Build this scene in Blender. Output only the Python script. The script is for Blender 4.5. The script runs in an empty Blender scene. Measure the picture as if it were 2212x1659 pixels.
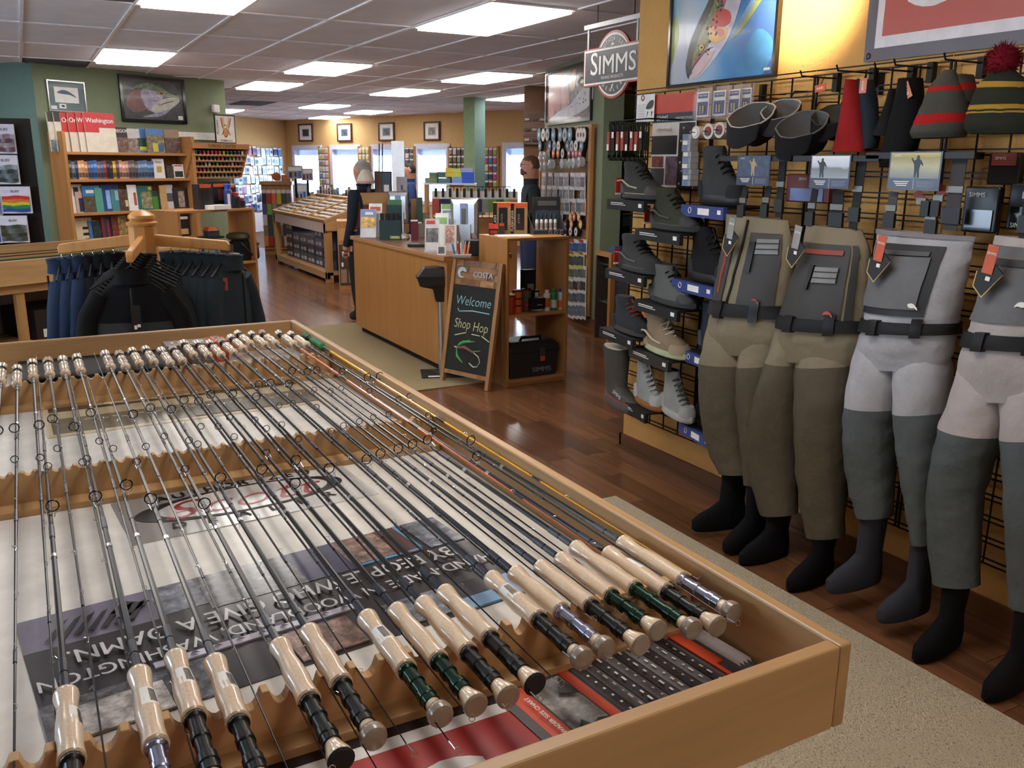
import bpy, math, random
from mathutils import Vector, Matrix
from math import sin, cos, pi, radians, atan2, hypot
random.seed(7)
SC = bpy.context.scene
COL = SC.collection
# ---------------------------------------------------------------- camera
EYE = Vector((0, 0, 1.6)); FPX = 1883.33
YAW, PIT, ROL = radians(28.8003), radians(14.2059), radians(-0.38784)
_f = Vector((sin(YAW)*cos(PIT), cos(YAW)*cos(PIT), -sin(PIT)))
_r = Vector((cos(YAW), -sin(YAW), 0)); _d = _f.cross(_r)
RT = _r*cos(ROL) + _d*sin(ROL); DN = _d*cos(ROL) - _r*sin(ROL); FW = _f
cd = bpy.data.cameras.new('camera'); cam = bpy.data.objects.new('camera', cd); COL.objects.link(cam)
cd.sensor_width = 36; cd.lens = FPX/2212*36; cd.clip_start = .05; cd.clip_end = 200
cam.matrix_world = Matrix(((RT.x, -DN.x, -FW.x, EYE.x), (RT.y, -DN.y, -FW.y, EYE.y), (RT.z, -DN.z, -FW.z, EYE.z), (0, 0, 0, 1)))
SC.camera = cam
# ---------------------------------------------------------------- light and view
SC.view_settings.view_transform = 'Standard'; SC.view_settings.look = 'None'
SC.view_settings.gamma = 1; SC.view_settings.use_curve_mapping = False
SC.view_settings.exposure = 0.12
LAMP = 11.0         # strength of the ceiling diffusers
DAY = 15.0          # strength of the daylight outside
w = bpy.data.worlds.new('daylight'); SC.world = w; w.use_nodes = True
bg = w.node_tree.nodes['Background']; bg.inputs[0].default_value = (.62, .80, 1, 1); bg.inputs[1].default_value = DAY
# ---------------------------------------------------------------- pixel -> point on a real plane
def ray(px, py): return RT*((px-1106)/FPX) + DN*((py-829.5)/FPX) + FW
def atz(px, py, z): d = ray(px, py); return EYE + d*((z-EYE.z)/d.z)
def atx(px, py, x): d = ray(px, py); return EYE + d*(x/d.x)
def aty(px, py, y): d = ray(px, py); return EYE + d*(y/d.y)
def atp(px, py, P, N): d = ray(px, py); return EYE + d*((Vector(P)-EYE).dot(Vector(N))/d.dot(Vector(N)))
# ---------------------------------------------------------------- materials
def lin(c): return tuple((v/255/12.92 if v <= 10 else ((v/255+.055)/1.055)**2.4) for v in c)
MC = {}
def mat(col, rough=.55, metal=0, var=.10, vs=14, bump=0, bs=150, spec=.5, coat=0, kind='', alpha=1, emit=0, trans=0, obr=0):
    key = (tuple(col), rough, metal, var, vs, bump, bs, spec, coat, kind, alpha, emit, trans, obr)
    if key in MC: return MC[key]
    m = bpy.data.materials.new('m_%s_%d' % (kind or 'paint', len(MC))); m.use_nodes = True; MC[key] = m
    nt = m.node_tree; N = nt.nodes; L = nt.links; b = N['Principled BSDF']
    c = lin(col); I = b.inputs
    I['Roughness'].default_value = rough; I['Metallic'].default_value = metal
    I['Specular IOR Level'].default_value = spec; I['Coat Weight'].default_value = coat; I['Coat Roughness'].default_value = .08
    I['Alpha'].default_value = alpha; I['Transmission Weight'].default_value = trans
    if trans: I['IOR'].default_value = 1.12
    if emit:
        I['Emission Color'].default_value = c+(1,); I['Emission Strength'].default_value = emit
    tc = N.new('ShaderNodeTexCoord')
    def node(t, **k):
        n = N.new(t)
        for a, v in k.items(): setattr(n, a, v)
        return n
    def noise(scale, detail=3, vec=None, rgh=.6):
        n = node('ShaderNodeTexNoise'); n.inputs['Scale'].default_value = scale; n.inputs['Detail'].default_value = detail; n.inputs['Roughness'].default_value = rgh
        L.new(vec or tc.outputs['Object'], n.inputs['Vector']); return n
    def ramp(src, stops):
        r = node('ShaderNodeValToRGB'); e = r.color_ramp.elements
        while len(e) < len(stops): e.new(.5)
        for q, (p, cc) in zip(e, stops): q.position = p; q.color = tuple(cc)+(1,)
        L.new(src, r.inputs[0]); return r
    out = None
    sh = lambda k: tuple(min(1, x*k) for x in c)
    if kind in ('woodx', 'woody', 'woodz'):
        mp = node('ShaderNodeMapping'); ax = 'xyz'.index(kind[-1])
        s = [vs, vs, vs]; s[ax] = vs*.07
        mp.inputs['Scale'].default_value = s
        if obr:
            oi = node('ShaderNodeObjectInfo'); vm = node('ShaderNodeVectorMath', operation='SCALE'); vm.inputs[0].default_value = (37, 53, 71)
            L.new(oi.outputs['Random'], vm.inputs[3]); va = node('ShaderNodeVectorMath', operation='ADD')
            L.new(tc.outputs['Object'], va.inputs[0]); L.new(vm.outputs[0], va.inputs[1]); L.new(va.outputs[0], mp.inputs[0])
        else: L.new(tc.outputs['Object'], mp.inputs[0])
        n = noise(1, 5, mp.outputs[0], .65); n.inputs['Distortion'].default_value = .7
        r = ramp(n.outputs[0], [(.3, sh(1-2.6*var)), (.5, c), (.72, sh(1+1.8*var))]); out = r.outputs[0]
        if obr:
            ge = node('ShaderNodeNewGeometry'); ad = node('ShaderNodeMath', operation='ADD'); L.new(oi.outputs['Random'], ad.inputs[0]); L.new(ge.outputs['Random Per Island'], ad.inputs[1])
            fr = node('ShaderNodeMath', operation='FRACT'); L.new(ad.outputs[0], fr.inputs[0])
            hv = node('ShaderNodeHueSaturation'); mr = node('ShaderNodeMapRange'); mr.inputs[3].default_value = 1-obr; mr.inputs[4].default_value = 1+obr
            L.new(fr.outputs[0], mr.inputs[0]); L.new(mr.outputs[0], hv.inputs['Value']); L.new(out, hv.inputs['Color']); out = hv.outputs[0]
        bump = bump or .05; bsrc = n.outputs[0]
    elif kind == 'speck':     # looped carpet with dark flecks
        n = noise(vs, 2); n2 = noise(vs*.23, 2)
        r = ramp(n.outputs[0], [(.33, sh(.42)), (.40, sh(.95)), (.7, sh(1.06))]); out = r.outputs[0]
        vo = node('ShaderNodeTexVoronoi'); vo.inputs['Scale'].default_value = bs; L.new(tc.outputs['Object'], vo.inputs['Vector']); bsrc = vo.outputs['Distance']
    elif kind == 'cork':
        n = noise(vs, 4, None, .75); r = ramp(n.outputs[0], [(.30, sh(.62)), (.42, sh(.96)), (.65, sh(1.08))]); out = r.outputs[0]; bsrc = n.outputs[0]
    elif kind == 'blotch':    # soft photographic print
        n = noise(vs, 6, None, .7); r = ramp(n.outputs[0], [(.33, sh(.25)), (.47, sh(.75)), (.55, c), (.68, sh(1.9))]); out = r.outputs[0]; bsrc = n.outputs[0]
    else:
        n = noise(vs, 3)
        r = ramp(n.outputs[0], [(.3, sh(1-var)), (.7, sh(1+var))]); out = r.outputs[0]
        if bump:
            nb = noise(bs, 3); bsrc = nb.outputs[0]
    if kind != 'flat': L.new(out, I['Base Color'])
    else: I['Base Color'].default_value = c+(1,)
    if bump:
        bp = node('ShaderNodeBump'); bp.inputs['Strength'].default_value = bump; bp.inputs['Distance'].default_value = .01
        L.new(bsrc, bp.inputs['Height']); L.new(bp.outputs[0], I['Normal'])
    if trans or alpha < 1: m.blend_method = 'BLEND' if hasattr(m, 'blend_method') else None
    return m
def flat(r, g, b, rough=.5, **k): return mat((r, g, b), rough, var=.05, **k)
def fab(r, g, b, bump=.25, **k): return mat((r, g, b), .9, var=.12, vs=9, bump=bump, bs=420, spec=.15, **k)
OAK = dict(rough=.42, vs=9, var=.10)
oakx = mat((178, 138, 92), kind='woodx', **OAK); oaky = mat((178, 138, 92), kind='woody', **OAK); oakz = mat((176, 132, 82), kind='woodz', **OAK)
shelfx = mat((172, 120, 70), .45, kind='woodx', vs=12, var=.07); shelfz = mat((172, 120, 70), .45, kind='woodz', vs=12, var=.07); shelfy = mat((172, 120, 70), .45, kind='woody', vs=12, var=.07)
ctrz = mat((170, 118, 64), .4, kind='woodz', vs=16, var=.06)
black = mat((20, 20, 22), .45); blackm = mat((14, 14, 15), .7); blackg = mat((16, 16, 18), .15, coat=.4)
wire = mat((28, 24, 20), .4, metal=.6); chrome = mat((200, 200, 205), .18, metal=1); alu = mat((190, 190, 192), .3, metal=1)
white = mat((228, 226, 222), .5); paper = mat((236, 234, 228), .6); cork = mat((220, 194, 162), .3, kind='cork', vs=260, coat=.9); corkend = mat((140, 124, 108), .35, kind='cork', vs=500, coat=.5)
clear = mat((235, 240, 245), .08, trans=.85, alpha=.35); glass = mat((240, 245, 248), .03, trans=.96)
# ---------------------------------------------------------------- mesh builder
I4 = Matrix.Identity(4)
def TR(loc=(0, 0, 0), rx=0, ry=0, rz=0, s=1):
    return Matrix.Translation(Vector(loc)) @ Matrix.Rotation(rz, 4, 'Z') @ Matrix.Rotation(ry, 4, 'Y') @ Matrix.Rotation(rx, 4, 'X') @ Matrix.Scale(s, 4)
def FR(o, u, v):           # frame: local x along u, y along v, z out
    u = Vector(u).normalized(); v = Vector(v); v = (v - u*v.dot(u)).normalized(); n = u.cross(v)
    return Matrix(((u.x, v.x, n.x, o[0]), (u.y, v.y, n.y, o[1]), (u.z, v.z, n.z, o[2]), (0, 0, 0, 1)))
TXT = {}
def text_mesh(s, bold=0, align='CENTER', spacing=1):
    k = (s, bold, align, spacing)
    if k not in TXT:
        cu = bpy.data.curves.new('lettering', 'FONT'); cu.body = s; cu.size = 1; cu.align_x = align; cu.align_y = 'CENTER'; cu.offset = bold; cu.resolution_u = 3; cu.space_character = spacing
        o = bpy.data.objects.new('lettering', cu); COL.objects.link(o)
        me = bpy.data.meshes.new_from_object(o.evaluated_get(bpy.context.evaluated_depsgraph_get()))
        TXT[k] = ([v.co.copy() for v in me.vertices], [tuple(p.vertices) for p in me.polygons])
        bpy.data.objects.remove(o); bpy.data.curves.remove(cu); bpy.data.meshes.remove(me)
    return TXT[k]
class MB:
    def __init__(s, m=None): s.v = []; s.f = []; s.mi = []; s.sm = []; s.mats = []; s.m = m
    def add(s, vs, fs, m=None, M=None, smooth=False):
        m = m or s.m
        if m not in s.mats: s.mats.append(m)
        i = s.mats.index(m); o = len(s.v)
        s.v += [tuple(M @ Vector(p)) if M is not None else tuple(p) for p in vs]
        for f in fs: s.f.append(tuple(o+q for q in f)); s.mi.append(i); s.sm.append(smooth)
        return s
    def box(s, x0, x1, y0, y1, z0, z1, m=None, M=None):
        v = [(x0, y0, z0), (x1, y0, z0), (x1, y1, z0), (x0, y1, z0), (x0, y0, z1), (x1, y0, z1), (x1, y1, z1), (x0, y1, z1)]
        return s.add(v, [(3, 2, 1, 0), (4, 5, 6, 7), (0, 1, 5, 4), (1, 2, 6, 5), (2, 3, 7, 6), (3, 0, 4, 7)], m, M)
    def cbox(s, c, sz, m=None, M=None):
        return s.box(c[0]-sz[0]/2, c[0]+sz[0]/2, c[1]-sz[1]/2, c[1]+sz[1]/2, c[2]-sz[2]/2, c[2]+sz[2]/2, m, M)
    def loft(s, rings, m=None, M=None, cap=True, smooth=True, close=True):
        n = len(rings[0]); v = [p for r in rings for p in r]; f = []
        for i in range(len(rings)-1):
            for j in range(n if close else n-1):
                k = (j+1) % n; f.append((i*n+j, i*n+k, (i+1)*n+k, (i+1)*n+j))
        if cap and close: f.append(tuple(range(n-1, -1, -1))); f.append(tuple((len(rings)-1)*n+j for j in range(n)))
        return s.add(v, f, m, M, smooth)
    def tube(s, pts, r, n=8, m=None, M=None, cap=True):
        pts = [Vector(p) for p in pts]; R = r if isinstance(r, (list, tuple)) else [r]*len(pts); rings = []; up = Vector((0, 0, 1))
        for i, p in enumerate(pts):
            t = (pts[min(i+1, len(pts)-1)]-pts[max(i-1, 0)]).normalized()
            a = t.cross(up); a = t.cross(Vector((1, 0, 0))) if a.length < .05 else a; a.normalize(); b = t.cross(a)
            rings.append([p + a*(cos(q)*R[i]) + b*(sin(q)*R[i]) for q in [2*pi*k/n for k in range(n)]])
        return s.loft(rings, m, M, cap)
    def lathe(s, prof, a=(0, 0, 0), d=(0, 0, 1), n=14, m=None, M=None, cap=True):
        a = Vector(a); d = Vector(d).normalized(); e = d.cross(Vector((0, 0, 1))); e = Vector((1, 0, 0)) if e.length < .05 else e.normalized(); g = d.cross(e)
        return s.loft([[a + d*h + e*(cos(2*pi*k/n)*r) + g*(sin(2*pi*k/n)*r) for k in range(n)] for r, h in prof], m, M, cap)
    def ring(s, c, nrm, R, r, n=16, k=6, m=None, M=None):
        c = Vector(c); nrm = Vector(nrm).normalized(); e = nrm.cross(Vector((0, 0, 1))); e = Vector((1, 0, 0)) if e.length < .05 else e.normalized(); g = nrm.cross(e); v = []; f = []
        for i in range(n):
            q = 2*pi*i/n; u = e*cos(q)+g*sin(q)
            for j in range(k):
                h = 2*pi*j/k; v.append(c + u*(R+r*cos(h)) + nrm*(r*sin(h)))
        for i in range(n):
            for j in range(k): f.append((i*k+j, ((i+1) % n)*k+j, ((i+1) % n)*k+(j+1) % k, i*k+(j+1) % k))
        return s.add(v, f, m, M, True)
    def prism(s, poly, z0, z1, m=None, M=None):
        n = len(poly); v = [(p[0], p[1], z0) for p in poly]+[(p[0], p[1], z1) for p in poly]
        return s.add(v, [tuple(range(n-1, -1, -1)), tuple(range(n, 2*n))]+[(i, (i+1) % n, n+(i+1) % n, n+i) for i in range(n)], m, M)
    def poly(s, pts, m=None, M=None): return s.add(pts, [tuple(range(len(pts)))], m, M)
    def text(s, t, M, size, m=None, bold=0, align='CENTER', w=1, dz=0, spacing=1):
        v, f = text_mesh(t, min(bold, 0), align, spacing)
        for k_, sx in enumerate((-bold, 0, bold) if bold > 0 else (0,)): s.add([((p.x+sx)*size*w, p.y*size, dz+.00035*k_) for p in v], f, m, M)
        return s
    def ball(s, c, r, m=None, M=None, n=12, k=8):
        R3 = r if isinstance(r, (list, tuple)) else (r, r, r)
        return s.loft([[(c[0]+R3[0]*sin(pi*max(.02, min(k-.02, i))/k)*cos(2*pi*j/n), c[1]+R3[1]*sin(pi*max(.02, min(k-.02, i))/k)*sin(2*pi*j/n), c[2]-R3[2]*cos(pi*max(.02, min(k-.02, i))/k)) for j in range(n)] for i in range(k+1)], m, M)
    def mesh(s, name):
        me = bpy.data.meshes.new(name); me.from_pydata(s.v, [], s.f)
        for m in s.mats: me.materials.append(m)
        me.polygons.foreach_set('material_index', s.mi); me.polygons.foreach_set('use_smooth', s.sm); me.update()
        if any(s.sm): me.set_sharp_from_angle(angle=radians(42))
        return me
def link(name, data, parent=None, M=None):
    o = bpy.data.objects.new(name, data); COL.objects.link(o)
    if parent is not None: o.parent = parent
    if M is not None: o.matrix_local = M
    return o
def T(name, label, cat, loc=(0, 0, 0), rz=0, group=None):
    o = link(name, None); o.location = loc; o.rotation_euler = (0, 0, rz); o.empty_display_size = .05
    o['label'] = label; o['category'] = cat
    if group: o['group'] = group
    return o
def P(parent, name, mb, M=None, bev=0, sub=0, label=None, kind=None):
    o = link(name, mb if isinstance(mb, bpy.types.Mesh) else mb.mesh(name), parent, M)
    if bev: b = o.modifiers.new('bevel', 'BEVEL'); b.width = bev; b.segments = 2; b.limit_method = 'ANGLE'
    if sub: b = o.modifiers.new('subsurf', 'SUBSURF'); b.levels = sub; b.render_levels = sub
    if label: o['label'] = label
    if kind: o['kind'] = kind
    return o
def solo(name, label, cat, mb, M=None, group=None, bev=0):
    o = P(None, name, mb, M, bev); o['label'] = label; o['category'] = cat
    if group: o['group'] = group
    return o
def struct(name, mb, M=None): o = P(None, name, mb, M); o['kind'] = 'structure'; return o
ORD = 'zeroth first second third fourth fifth sixth seventh eighth ninth tenth eleventh twelfth thirteenth fourteenth fifteenth sixteenth seventeenth eighteenth nineteenth twentieth twenty-first twenty-second twenty-third twenty-fourth twenty-fifth twenty-sixth twenty-seventh twenty-eighth twenty-ninth thirtieth'.split()
def pick(*a): return random.choice(a)
# ================================================================ the room
CEIL = 2.6
fl = MB(mat((96, 58, 34), .5)); fl.box(-4.2, 10, -3.2, 25, -.1, -.006); floor = struct('floor', fl)
plank_m = mat((112, 74, 50), .24, kind='woody', vs=22, var=.13, obr=.3, bump=.04, coat=.2)
PW = .127; pm = {}
def plank_mesh(L):
    if L not in pm:
        b = MB(plank_m); b.box(.0012, PW-.0012, .0012, L-.0012, -.005, 0); pm[L] = b.mesh('plank')
    return pm[L]
def covered(x0, x1, y0, y1): return (x1 < 2.40 and y1 < 3.28) or (x0 > .4 and x1 < 2.95 and y0 > 5.7 and y1 < 8.4) or (x1 < 1.0 and y1 < 4.9) or (x0 > 2.9 and y1 < 3.8)
cnt = 0; far = MB(plank_m)
for i in range(int((7.5-.6)/PW)):
    x = .6 + i*PW; y = 1.0 - random.random()*1.2
    while y < 17:
        L = pick(.5, .7, .9, 1.1, 1.3)
        if not covered(x, x+PW, y, y+L):
            if x < 4.75 and 2.4 < y+L < 10.2 and cnt < 295:
                P(floor, 'plank', plank_mesh(L), TR((x, y, 0))); cnt += 1
            else: far.box(x+.0012, x+PW-.0012, y+.0012, y+L-.0012, -.005, 0)
        y += L
P(floor, 'planks_beyond', far, kind='stuff')
carp = mat((222, 206, 178), .95, kind='speck', vs=130, bs=240, bump=.9, spec=.1)
carp2 = mat((184, 166, 130), .95, kind='speck', vs=300, bs=330, bump=.8, spec=.1)
b = MB(carp); b.box(-2.5, 2.405, -2.6, 3.3, 0, .008); solo('carpet', 'beige flecked loop carpet between the rod table and the wader wall', 'carpet', b)
b = MB(carp); b.box(-3.9, -.2, 3.3, 10.8, 0, .008); solo('carpet', 'unseen beige carpet added along the left side to brighten the ceiling', 'carpet', b)  # unseen carpet, added to bounce light onto the ceiling
b = MB(carp2); b.box(.2, 2.96, 5.66, 8.5, 0, .008); solo('carpet', 'plain tan carpet in front of the checkout counter', 'carpet', b)
# ceiling of lay-in tiles
b = MB(mat((120, 118, 120), .9)); b.box(-4.2, 10, -3.2, 25, CEIL+.03, CEIL+.2); ceil = struct('ceiling', b)
tile_m = mat((232, 230, 240), .92, var=.06, vs=3, bump=.25, bs=260, spec=.1); tbar = mat((236, 234, 240), .5)
GX, GY, TW, TL = .78, 5.27, .65, 1.3
lights = [(0, 0), (3, 0), (0, 3), (3, 3), (6, 3), (3, 5), (6, 5), (9, 5), (8, 9), (8, 11), (4, 10), (6, 8), (0, -3), (-3, 0), (-3, 3), (0, -6)]  # last panel is unseen, added to brighten the front of the rod table
vents = [(-1, 0), (-1, 4), (4, 8)]
tb = MB(tile_m); tb.box(.012, TW-.012, .012, TL-.012, 0, .02); tile_mesh = tb.mesh('ceiling_tile')
grid = MB(tbar)
for i in range(-4, 14):
    grid.box(GX+i*TW-.012, GX+i*TW+.012, -3.1, 24, CEIL-.008, CEIL+.002)
    for j in range(-2, 14):
        if (i, j) not in lights and (i, j) not in vents and i < 13: P(ceil, 'ceiling_tile', tile_mesh, TR((GX+i*TW, GY+j*TL, CEIL+random.random()*.003)))
for j in range(-6, 15): grid.box(-4, 9.6, GY+j*TL-.012, GY+j*TL+.012, CEIL-.0075, CEIL+.0015)
P(ceil, 'ceiling_grid', grid)
near = MB(tile_m)
for i in range(-6, 14):
    for j in range(-6, -2):
        if (i, j) not in lights: near.box(GX+i*TW+.012, GX+i*TW+TW-.012, GY+j*TL+.012, GY+j*TL+TL-.012, CEIL, CEIL+.02)
P(ceil, 'tiles_overhead', near, kind='stuff')
lm = mat((255, 250, 244), .5, kind='flat', emit=LAMP)
names = {(0, 0): 'at the upper left edge, nearest the rod table', (3, 0): 'largest in view, above the checkout counter', (0, 3): 'above the bookcase on the green wall', (3, 3): 'second row, right of the bookcase', (6, 3): 'second row, beside the hanging dealer sign', (3, 5): 'third row, nearest the green wall', (6, 5): 'third row, middle of three', (9, 5): 'third row, rightmost of three', (8, 9): 'far, right of two near the window wall', (8, 11): 'farthest, over the window wall pictures', (4, 10): 'far, over the bagged goods wall', (6, 8): 'far, beyond the third row', (0, -3): 'over the rod table', (-3, 0): 'left of the clothing rack', (-3, 3): 'over the neck gaiter display', (-3, -3): 'left of the rod table', (0, -6): 'behind the rod table, unseen, added to brighten its front', (-3, -6): 'rearmost left'}
for k in lights:
    i, j = k; t = T('ceiling_light', 'square-edged white ceiling light panel '+names[k], 'ceiling light', (GX+i*TW, GY+j*TL, CEIL), group='ceiling light panels')
    b = MB(white); e = .03
    b.box(0, TW, 0, e, -.012, .03).box(0, TW, TL-e, TL, -.012, .03).box(0, e, e, TL-e, -.012, .03).box(TW-e, TW, e, TL-e, -.012, .03); P(t, 'frame', b)
    b = MB(lm); b.box(e, TW-e, e, TL-e, -.03, .004); P(t, 'diffuser', b)
vm = mat((74, 72, 76), .6)
for (i, j), s in zip(vents, ('at the top left corner of the view', 'beside the teal corner wall', 'far off near the bagged goods')):
    t = T('ceiling_vent', 'grey louvred ceiling air vent '+s, 'air vent', (GX+i*TW, GY+j*TL, CEIL))
    b = MB(vm); b.box(.01, TW-.01, .01, TL-.01, .0, .02); P(t, 'housing', b)
    for q in range(9): b = MB(vm); b.box(.04, TW-.04, .06+q*.135, .13+q*.135, -.012, -.004, None, None); P(t, 'slat', b)
# walls
ochre = mat((216, 164, 92), .75, var=.05, vs=5, bump=.5, bs=70); tanw = mat((196, 164, 112), .8, var=.04, bump=.2, bs=70)
green = mat((124, 134, 106), .8, var=.05, bump=.2, bs=70); teal = mat((96, 122, 118), .8, var=.05, bump=.2, bs=70); plain = mat((222, 214, 198), .9)
brownbase = mat((104, 66, 36), .45, kind='woody', vs=12)
def wallseg(name, a, b_, th, m, z0=0, z1=CEIL+.03, side=1):
    a = Vector(a); b_ = Vector(b_); d = (b_-a); L = d.length; M = TR((a.x, a.y, 0), rz=atan2(d.y, d.x))
    q = MB(m); q.box(0, L, 0 if side > 0 else -th, th if side > 0 else 0, z0, z1); return struct(name, q, M)
b = MB(ochre); b.box(2.9, 3.08, -3.1, 3.93, 0, CEIL+.03); struct('wall_right', b)
b = MB(brownbase); b.box(2.884, 2.9, -3.1, 3.946, 0, .085).box(2.872, 2.884, -3.1, 3.958, 0, .018).box(2.884, 3.08, 3.93, 3.946, 0, .085); struct('baseboard_right', b)
GA, GB = (.22, 10.92), (2.416, 12.118)
wallseg('wall_green', GA, GB, .14, green); wallseg('wall_teal', (-1.6, 13.1), GA, .14, teal)  # window light on the corner face is put into its teal colour
GU = (Vector(GB)-Vector(GA)).normalized(); GU = Vector((GU.x, GU.y, 0)); GN = Vector((GU.y, -GU.x, 0)); GP = Vector((GA[0], GA[1], 0))   # wall direction, normal into the room
b = MB(white); M = FR(GP+GN*.012, GU, (0, 0, 1)); b.box(.15, 2.45, 1.86, 1.95, -.012, .006, None, M); struct('trim_1', b)
wallseg('wall_bagged', (2.0, 19.3), (5.908, 22.623), .15, tanw)
SA, SB = Vector((4.80, 7.0, 0)), Vector((5.18, 8.7, 0)); SU = (SB-SA).normalized(); SN = Vector((-SU.y, SU.x, 0))
q = MB(green); q.box(0, (SB-SA).length, -.2, 0, 0, CEIL+.03); struct('wall_spool', q, TR(SA, rz=atan2(SU.y, SU.x)))
q = MB(brownbase); q.box(-.012, (SB-SA).length, 0, .012, 0, .1).box(-.012, 0, -.2, 0, 0, .1); struct('baseboard_spool', q, TR(SA, rz=atan2(SU.y, SU.x)))
b = MB(green); b.box(4.98, 9.5, 7.6, 7.72, 0, CEIL+.03); struct('wall_tackle', b)
for n, a, c in (('wall_corner', (-4, 15), (2.0, 19.3)), ('wall_rear', (9.7, -3.1), (-4, -3.1)), ('wall_outer', (9.7, 12.4), (9.7, -3.1))): wallseg(n, a, c, .15, plain)
lw = [(2.6, 4.2), (5.8, 7.4)]   # shop-front windows in the left wall, out of view
b = MB(plain); cur = -3.1
for y0, y1 in lw: b.box(-4.15, -4, cur, y0, 0, CEIL+.03).box(-4.15, -4, y0, y1, 0, .8).box(-4.15, -4, y0, y1, 2.3, CEIL+.03); cur = y1
b.box(-4.15, -4, cur, 15, 0, CEIL+.03); struct('wall_left', b)
for k, (y0, y1) in enumerate(lw):
    f = MB(white); e = .06
    for r in ((y0, y0+e, .8, 2.3), (y1-e, y1, .8, 2.3), (y0+e, y1-e, .8, .8+e), (y0+e, y1-e, 2.3-e, 2.3), ((y0+y1)/2-.025, (y0+y1)/2+.025, .8+e, 2.3-e)): f.box(-4.12, -4.02, r[0], r[1], r[2], r[3])
    o = struct('window_%d' % (k+6), f); g = MB(mat((235, 242, 250), .05, alpha=.07)); g.box(-4.08, -4.075, y0+e, y1-e, .8+e, 2.3-e); P(o, 'pane', g)
# window wall
WA = Vector((5.908, 22.623, 0)); WB = Vector((9.7, 12.33, 0)); WU = (WB-WA).normalized(); WN = Vector((WU.y, -WU.x, 0))  # into the room
if WN.dot(-WA) < 0: WN = -WN
def wt(px, py=317): return (atp(px, py, WA, WN)-WA).dot(WU)
wins = [(634, 693), (715, 778), (803, 868), (899, 970), (1090, 1140)]
ZS, ZH = .72, atp(700, 317, WA, WN).z
wm = FR(WA, WU, (0, 0, 1)); s_ = 1 if (wm.to_3x3() @ Vector((0, 0, 1))).dot(WN) > 0 else -1
b = MB(mat((206, 170, 116), .8, var=.04, bump=.2, bs=70)); L = (WB-WA).length; cur = 0
for k, (p0, p1) in enumerate(wins):
    a, c = wt(p0), wt(p1); b.box(cur, a, 0, CEIL+.03, -.15*s_, 0, None, wm); b.box(a, c, 0, ZS, -.15*s_, 0, None, wm); b.box(a, c, ZH, CEIL+.03, -.15*s_, 0, None, wm); cur = c
b.box(cur, L, 0, CEIL+.03, -.15*s_, 0, None, wm); struct('wall_window', b)
wf = mat((206, 208, 226), .5); pane = mat((235, 242, 250), .05, alpha=.07)
for k, (p0, p1) in enumerate(wins):
    a, c = wt(p0), wt(p1); f = MB(wf); e = .07
    for (q0, q1, r0, r1) in ((a-.04, a+e, ZS, ZH+.04), (c-e, c+.04, ZS, ZH+.04), (a+e, c-e, ZH-e, ZH+.04), (a+e, c-e, ZS, ZS+e)): f.box(q0, q1, r0, r1, -.12*s_, .03*s_, None, wm)
    o = struct('window_%d' % (k+1), f); g = MB(pane); g.box(a+e, c-e, ZS+e, ZH-e, -.10*s_, -.095*s_, None, wm); P(o, 'pane', g)
    h = MB(mat((170, 196, 236), .6, alpha=.8)); h.box(a+e, c-e, ZH-.2, ZH-e, -.06*s_, -.055*s_, None, wm); P(o, 'blind', h)
# free-standing column
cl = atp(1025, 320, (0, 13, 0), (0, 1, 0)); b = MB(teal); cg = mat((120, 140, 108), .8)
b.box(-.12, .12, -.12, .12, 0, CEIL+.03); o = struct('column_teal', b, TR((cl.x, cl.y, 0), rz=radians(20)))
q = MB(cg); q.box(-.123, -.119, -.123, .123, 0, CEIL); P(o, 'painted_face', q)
# ================================================================ rod table
TX0, TX1, TY0, TY1, TZ, TF = -.95, .995, .765, 3.82, .92, .80
t = T('rod_table', 'long open-topped oak display table holding rows of fly rods', 'table', (.02, 2.3, 0))
def tp(name, mb, bev=.0, parent=None): return P(parent or t, name, mb, TR((-.02, -2.3, 0)), bev)
b = MB(oakx); b.box(TX0, TX1-.024, TY0, TY0+.026, .783, TZ); tp('rail', b, .004)
b = MB(oakx); b.box(TX0, TX1-.024, TY1-.026, TY1, .783, TZ); tp('rail', b, .004)
b = MB(oaky); b.box(TX1-.024, TX1, TY0, TY1, .783, TZ); tp('rail', b, .004)
b = MB(oaky); b.box(TX0-.024, TX0, TY0, TY1, .783, TZ); tp('rail', b, .004)
b = MB(mat((226, 220, 210), .35)); b.box(TX0, TX1-.024, TY0+.026, TY1-.026, .785, TF); tp('tray_floor', b)
b = MB(oakz); b.box(TX0+.15, TX1-.2, TY0+.15, TY1-.2, .06, .783); tp('cabinet_base', b)
b = MB(blackm); b.box(TX0+.2, TX1-.25, TY0+.2, TY1-.25, .0085, .06); tp('toe_kick', b)
rack_m = mat((186, 146, 98), .45, kind='woodx', vs=10, var=.08)
def rack(y, top, pitch, deep, seed, side=-1, nm='rod_rack', fw=.055):
    random.seed(seed); x = TX0+.002; pts = []
    while x < TX1-.03:
        w_ = pitch*random.uniform(.85, 1.1); e = .010 if deep > .012 else .006
        pts += [(x, top), (x+e, top)]
        for k in range(1, 6): q = k/6; pts.append((x+e+(w_-e)*q, top-deep*sin(pi*q)**.7))
        x += w_
    pts = [p for p in pts if p[0] < TX1-.026]; pts += [(TX1-.026, top), (TX1-.026, TF), (TX0+.002, TF)]
    b = MB(rack_m); b.prism(pts, 0, .02, None, Matrix(((1, 0, 0, 0), (0, 0, -1, y+.01), (0, 1, 0, 0), (0, 0, 0, 1)))); o = tp(nm, b, .0015)
    b = MB(rack_m); b.box(TX0, TX1-.026, y-.01-fw, y-.01, TF, TF+.016); tp('rack_foot', b, .002)
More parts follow.
